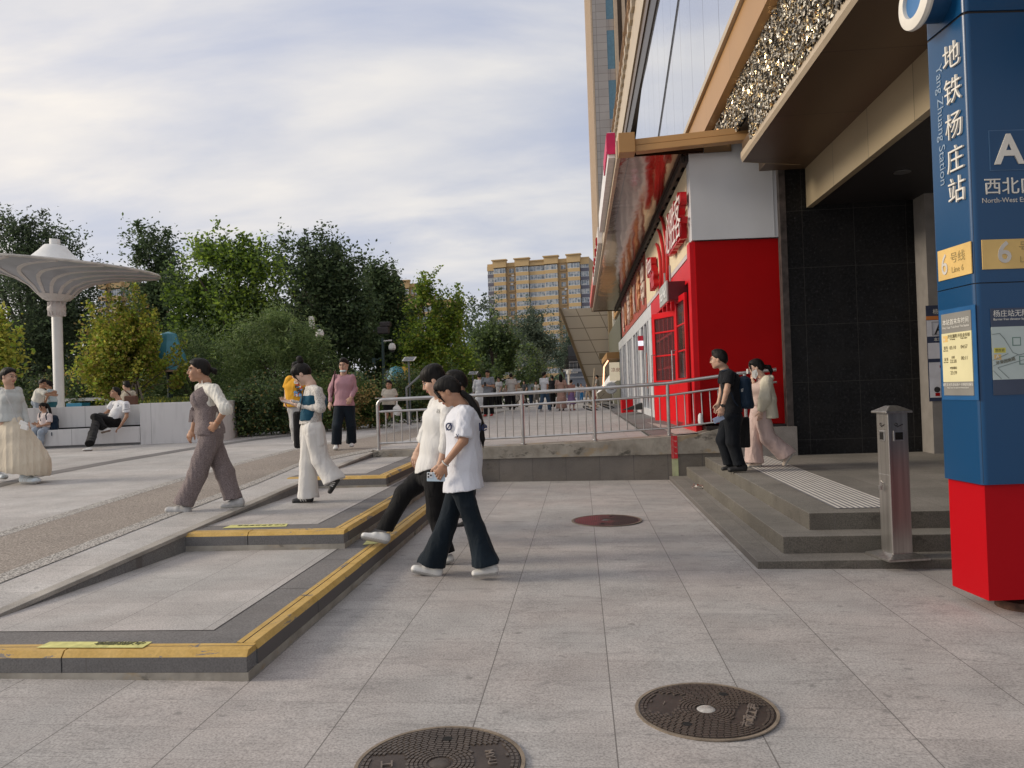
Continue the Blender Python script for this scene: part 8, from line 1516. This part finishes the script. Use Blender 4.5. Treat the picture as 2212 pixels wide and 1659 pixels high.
# --- far figures: a measured standing/walking skeleton
def stand(x, y, Y, h, phi, step=0.0, arm=0.15, z=None, bend=None):
    base = P(x, y, Y=Y); z = base.z if z is None else z; Fm = frame(phi); R_, Fw, U_ = Fm; o = np.array([base.x, base.y, z]); k = h/1.72
    g = lambda r, f_, u: o+(R_*r+Fw*f_+U_*u)*k; st = step*0.32
    J = dict(head=g(0, 0.02, 1.60), neck=g(0, 0, 1.455), shR=g(0.175, 0, 1.40), shL=g(-0.175, 0, 1.40), hipR=g(0.085, 0, 0.90), hipL=g(-0.085, 0, 0.90), hem=g(0, 0, 0.86))
    for q, sg, ph in (('R', 1, 1), ('L', -1, -1)):
        J['kn'+q] = g(0.09*sg, 0.03+st*0.5*ph, 0.49); J['an'+q] = g(0.09*sg, st*ph-0.02, 0.085+(0.05*step if ph < 0 else 0)); J['he'+q] = g(0.09*sg, st*ph-0.07, 0.0+(0.06*step if ph < 0 else 0)); J['to'+q] = g(0.10*sg, st*ph+0.19, 0.0)
        if bend: J['el'+q] = g(0.21*sg, 0.0, 1.12); J['wr'+q] = g(0.10*sg, 0.24, 1.13); J['ha'+q] = g(0.04*sg, 0.32, 1.15)
        else: J['el'+q] = g(0.235*sg, -arm*0.3*ph, 1.13); J['wr'+q] = g(0.235*sg, 0.06-arm*ph, 0.90)
    return J, k
def extra_p(label, x, y, Y, h, phi, top, bot, hair='short', skin='a', shoe_=SHB, step=0.3, bend=None, dress=None, sleeve=0.8, seed=0, group=None, hp=None):
    J, k = stand(x, y, Y, h, phi, step, bend=bend); res = max(0.016, Y*0.00052); Fm = frame(phi)
    tm = cloth('cl_%s' % top[0], top[1]) if top[0] not in MATS else MATS[top[0]]
    if dress: o = (J['hipL']+J['hipR'])/2; bt = dict(kind='dress', name='skirt', mat=tm if dress is True else cloth('cl_%s' % bot[0], bot[1]), pts=[o+np.array([0, 0, 0.16*k]), o, o-np.array([0, 0, 0.35*k]), o-np.array([0, 0, bot[2]*k])], rr=[(0.15, 0.11), (0.18, 0.14), (0.22, 0.19), (0.26, 0.22)], wr=0.015)
    else: bt = dict(mat=cloth('cl_%s' % bot[0], bot[1]) if bot[0] not in MATS else MATS[bot[0]], rk=0.09, ra=0.082, rh=0.11)
    return figure(label, J, phi, skin, hair, dict(mat=tm, loose=0.02, sleeve=sleeve, sr=0.075, name='top'), bt, dict(mat=shoe_, sole=shoe_), hp or (None, -4, 0), k, res, seed=seed, group=group)
BLK = ('black_cloth', None)
q = VC(360, 732); f = extra_p('man in grey polo shirt looking at his phone, standing on the far plaza', q[0], q[1], 29, 1.74, 12, ('greypolo', (0.20, 0.22, 0.25)), BLK, skin='b', shoe_=M_('shoe_red', (0.4, 0.03, 0.03), 0.6), bend=True, seed=20, hp=(12, -22, 0)); b = B(); c_ = (Vector(f['J']['haR'])+Vector(f['J']['haL']))/2; b.box(c_.x-0.04, c_.x+0.04, c_.y-0.03, c_.y-0.01, c_.z-0.02, c_.z+0.12); b.out('phone', SHB, f['t'])
q = VC(245, 700); extra_p('woman in long white shirt seen from behind, beside the grey polo man', q[0], q[1], 30, 1.58, 165, ('whiteshirt2', (0.60, 0.62, 0.64)), ('greyskirt', (0.5, 0.5, 0.5), 0.62), 'bun2', dress=True, sleeve=1.8, seed=21)
q = VC(1125, 668); extra_p('man in white tee and jeans standing on the far plaza, turned away', q[0], q[1], 34.5, 1.76, -140, ('whitetee3', (0.66, 0.67, 0.70)), ('bluejean', (0.05, 0.09, 0.15)), skin='b', shoe_=SHW, step=0.7, seed=22)
q = VC(1235, 610); extra_p('man in dark clothes between the white tee man and the pink dress woman', q[0], q[1], 39, 1.60, 170, ('dark4', (0.02, 0.02, 0.025)), BLK, skin='b', step=0.6, seed=23)
q = VC(1350, 662); extra_p('woman with long black hair in a tiered pink dress holding a child by the hand', q[0], q[1], 34.5, 1.64, 172, ('pinkdress', (0.42, 0.27, 0.22)), ('pd', (0.4, 0.25, 0.2), 0.76), 'long', dress=True, step=0.3, seed=24)
q = VC(1490, 655); extra_p('child in purple dress and orange shoes led by the pink dress woman', q[0], q[1], 34.3, 1.36, -160, ('childred', (0.30, 0.16, 0.13)), ('purple', (0.20, 0.13, 0.27), 0.55), 'tied', shoe_=M_('shoe_orange', (0.35, 0.08, 0.05), 0.6), dress=1, sleeve=0.4, seed=25)
FAR = [((505, 625), 38, 1.55, 40, ('w5', (0.5, 0.5, 0.52)), BLK, 'tied', 'person in pale blouse and long black skirt near the pram'), ((600, 612), 40, 1.2, -30, ('fl', (0.4, 0.33, 0.3)), BLK, 'short', 'child in patterned top near the pram'),
       ((675, 645), 36, 1.70, 175, ('w6', (0.55, 0.53, 0.5)), BLK, 'tied', 'woman in white top and black trousers seen from behind, by the pram'), ((735, 610), 39, 1.45, 150, ('tan7', (0.5, 0.38, 0.28)), ('lightp', (0.55, 0.5, 0.42)), 'long', 'woman in tan top beside the pram'),
       ((935, 570), 52, 1.66, 160, ('blue8', (0.35, 0.42, 0.5)), ('navy9', (0.03, 0.05, 0.09)), 'short', 'person in pale blue shirt walking far off'), ((1010, 565), 54, 1.6, 20, ('w10', (0.6, 0.58, 0.56)), ('grey11', (0.25, 0.24, 0.24)), 'short', 'far person in white beside the pale blue shirt'),
       ((1578, 530), 68, 1.6, 170, ('w14', (0.6, 0.6, 0.62)), ('b15', (0.3, 0.35, 0.45)), 'long', 'far woman in white near the blue bags'),
       ((1620, 528), 70, 1.6, 0, ('p16', (0.5, 0.42, 0.4)), ('b17', (0.03, 0.2, 0.5)), 'short', 'far person in bright blue trousers'), ((1712, 525), 66, 1.75, 60, ('o18', (0.45, 0.25, 0.18)), ('t19', (0.4, 0.33, 0.26)), 'short', 'far man in rust coloured top'),
       ((1845, 545), 50, 1.75, 100, ('g20', (0.3, 0.28, 0.26)), ('t21', (0.42, 0.38, 0.32)), 'short', 'person in checked grey shirt behind the fallen bicycles'), ((2190, 570), 43, 1.75, 120, ('k22', (0.32, 0.30, 0.27)), ('t23', (0.48, 0.42, 0.34)), 'short', 'person in khaki standing at the kiosk by the white parasol'),
       ((440, 620), 41, 1.3, 0, ('dk24', (0.05, 0.05, 0.05)), BLK, 'short', 'child in dark clothes right of the grey polo man'), ((850, 560), 50, 1.5, 30, ('dk25', (0.04, 0.045, 0.05)), BLK, 'long', 'far woman in black seated group edge, behind the second railing post')]
for i, (q, Y, h, ph_, tp, bt, hr, lb) in enumerate(FAR):
    a = VC(*q); extra_p(lb, a[0], a[1], Y, h, ph_, tp, bt, hr, skin='b' if i % 2 else 'a', seed=30+i, step=0.5 if i % 3 else 0.1, group='people far across the plaza')
# pram
c_ = P(*VC(790, 610), Y=38.5); t = thing('pram', 'light pushchair on small wheels among the far people', 'pram', c_); b = B(); b.hexa([c_+Vector(v) for v in ((-0.25, -0.2, 0.35), (0.25, -0.2, 0.35), (0.25, 0.2, 0.35), (-0.25, 0.2, 0.35), (-0.3, -0.22, 0.9), (0.1, -0.22, 0.95), (0.1, 0.22, 0.95), (-0.3, 0.22, 0.9))]); b.out('seat', M_('pram_cream', (0.5, 0.46, 0.4), 0.8), t, bevel=0.04)
for dx_ in (-0.3, 0.32):
    for dy_ in (-0.2, 0.2): b = B(); b.lathe([(0.11, -0.02), (0.12, 0), (0.11, 0.02)], c_+Vector((dx_, dy_, 0.12)), 12, ax=(0, 1, 0)); b.out('wheel', SHB, t)
b = B(); [b.tube([c_+Vector((0.32, y_, 0.12)), c_+Vector((-0.1, y_, 0.6)), c_+Vector((-0.45, y_, 1.0))], 0.015, 5) for y_ in (-0.2, 0.2)]; [b.tube([c_+Vector((-0.3, y_, 0.12)), c_+Vector((0.1, y_, 0.55))], 0.015, 5) for y_ in (-0.2, 0.2)]; b.tube([c_+Vector((-0.45, -0.2, 1.0)), c_+Vector((-0.45, 0.2, 1.0))], 0.015, 5); b.out('frame', SHB, t)
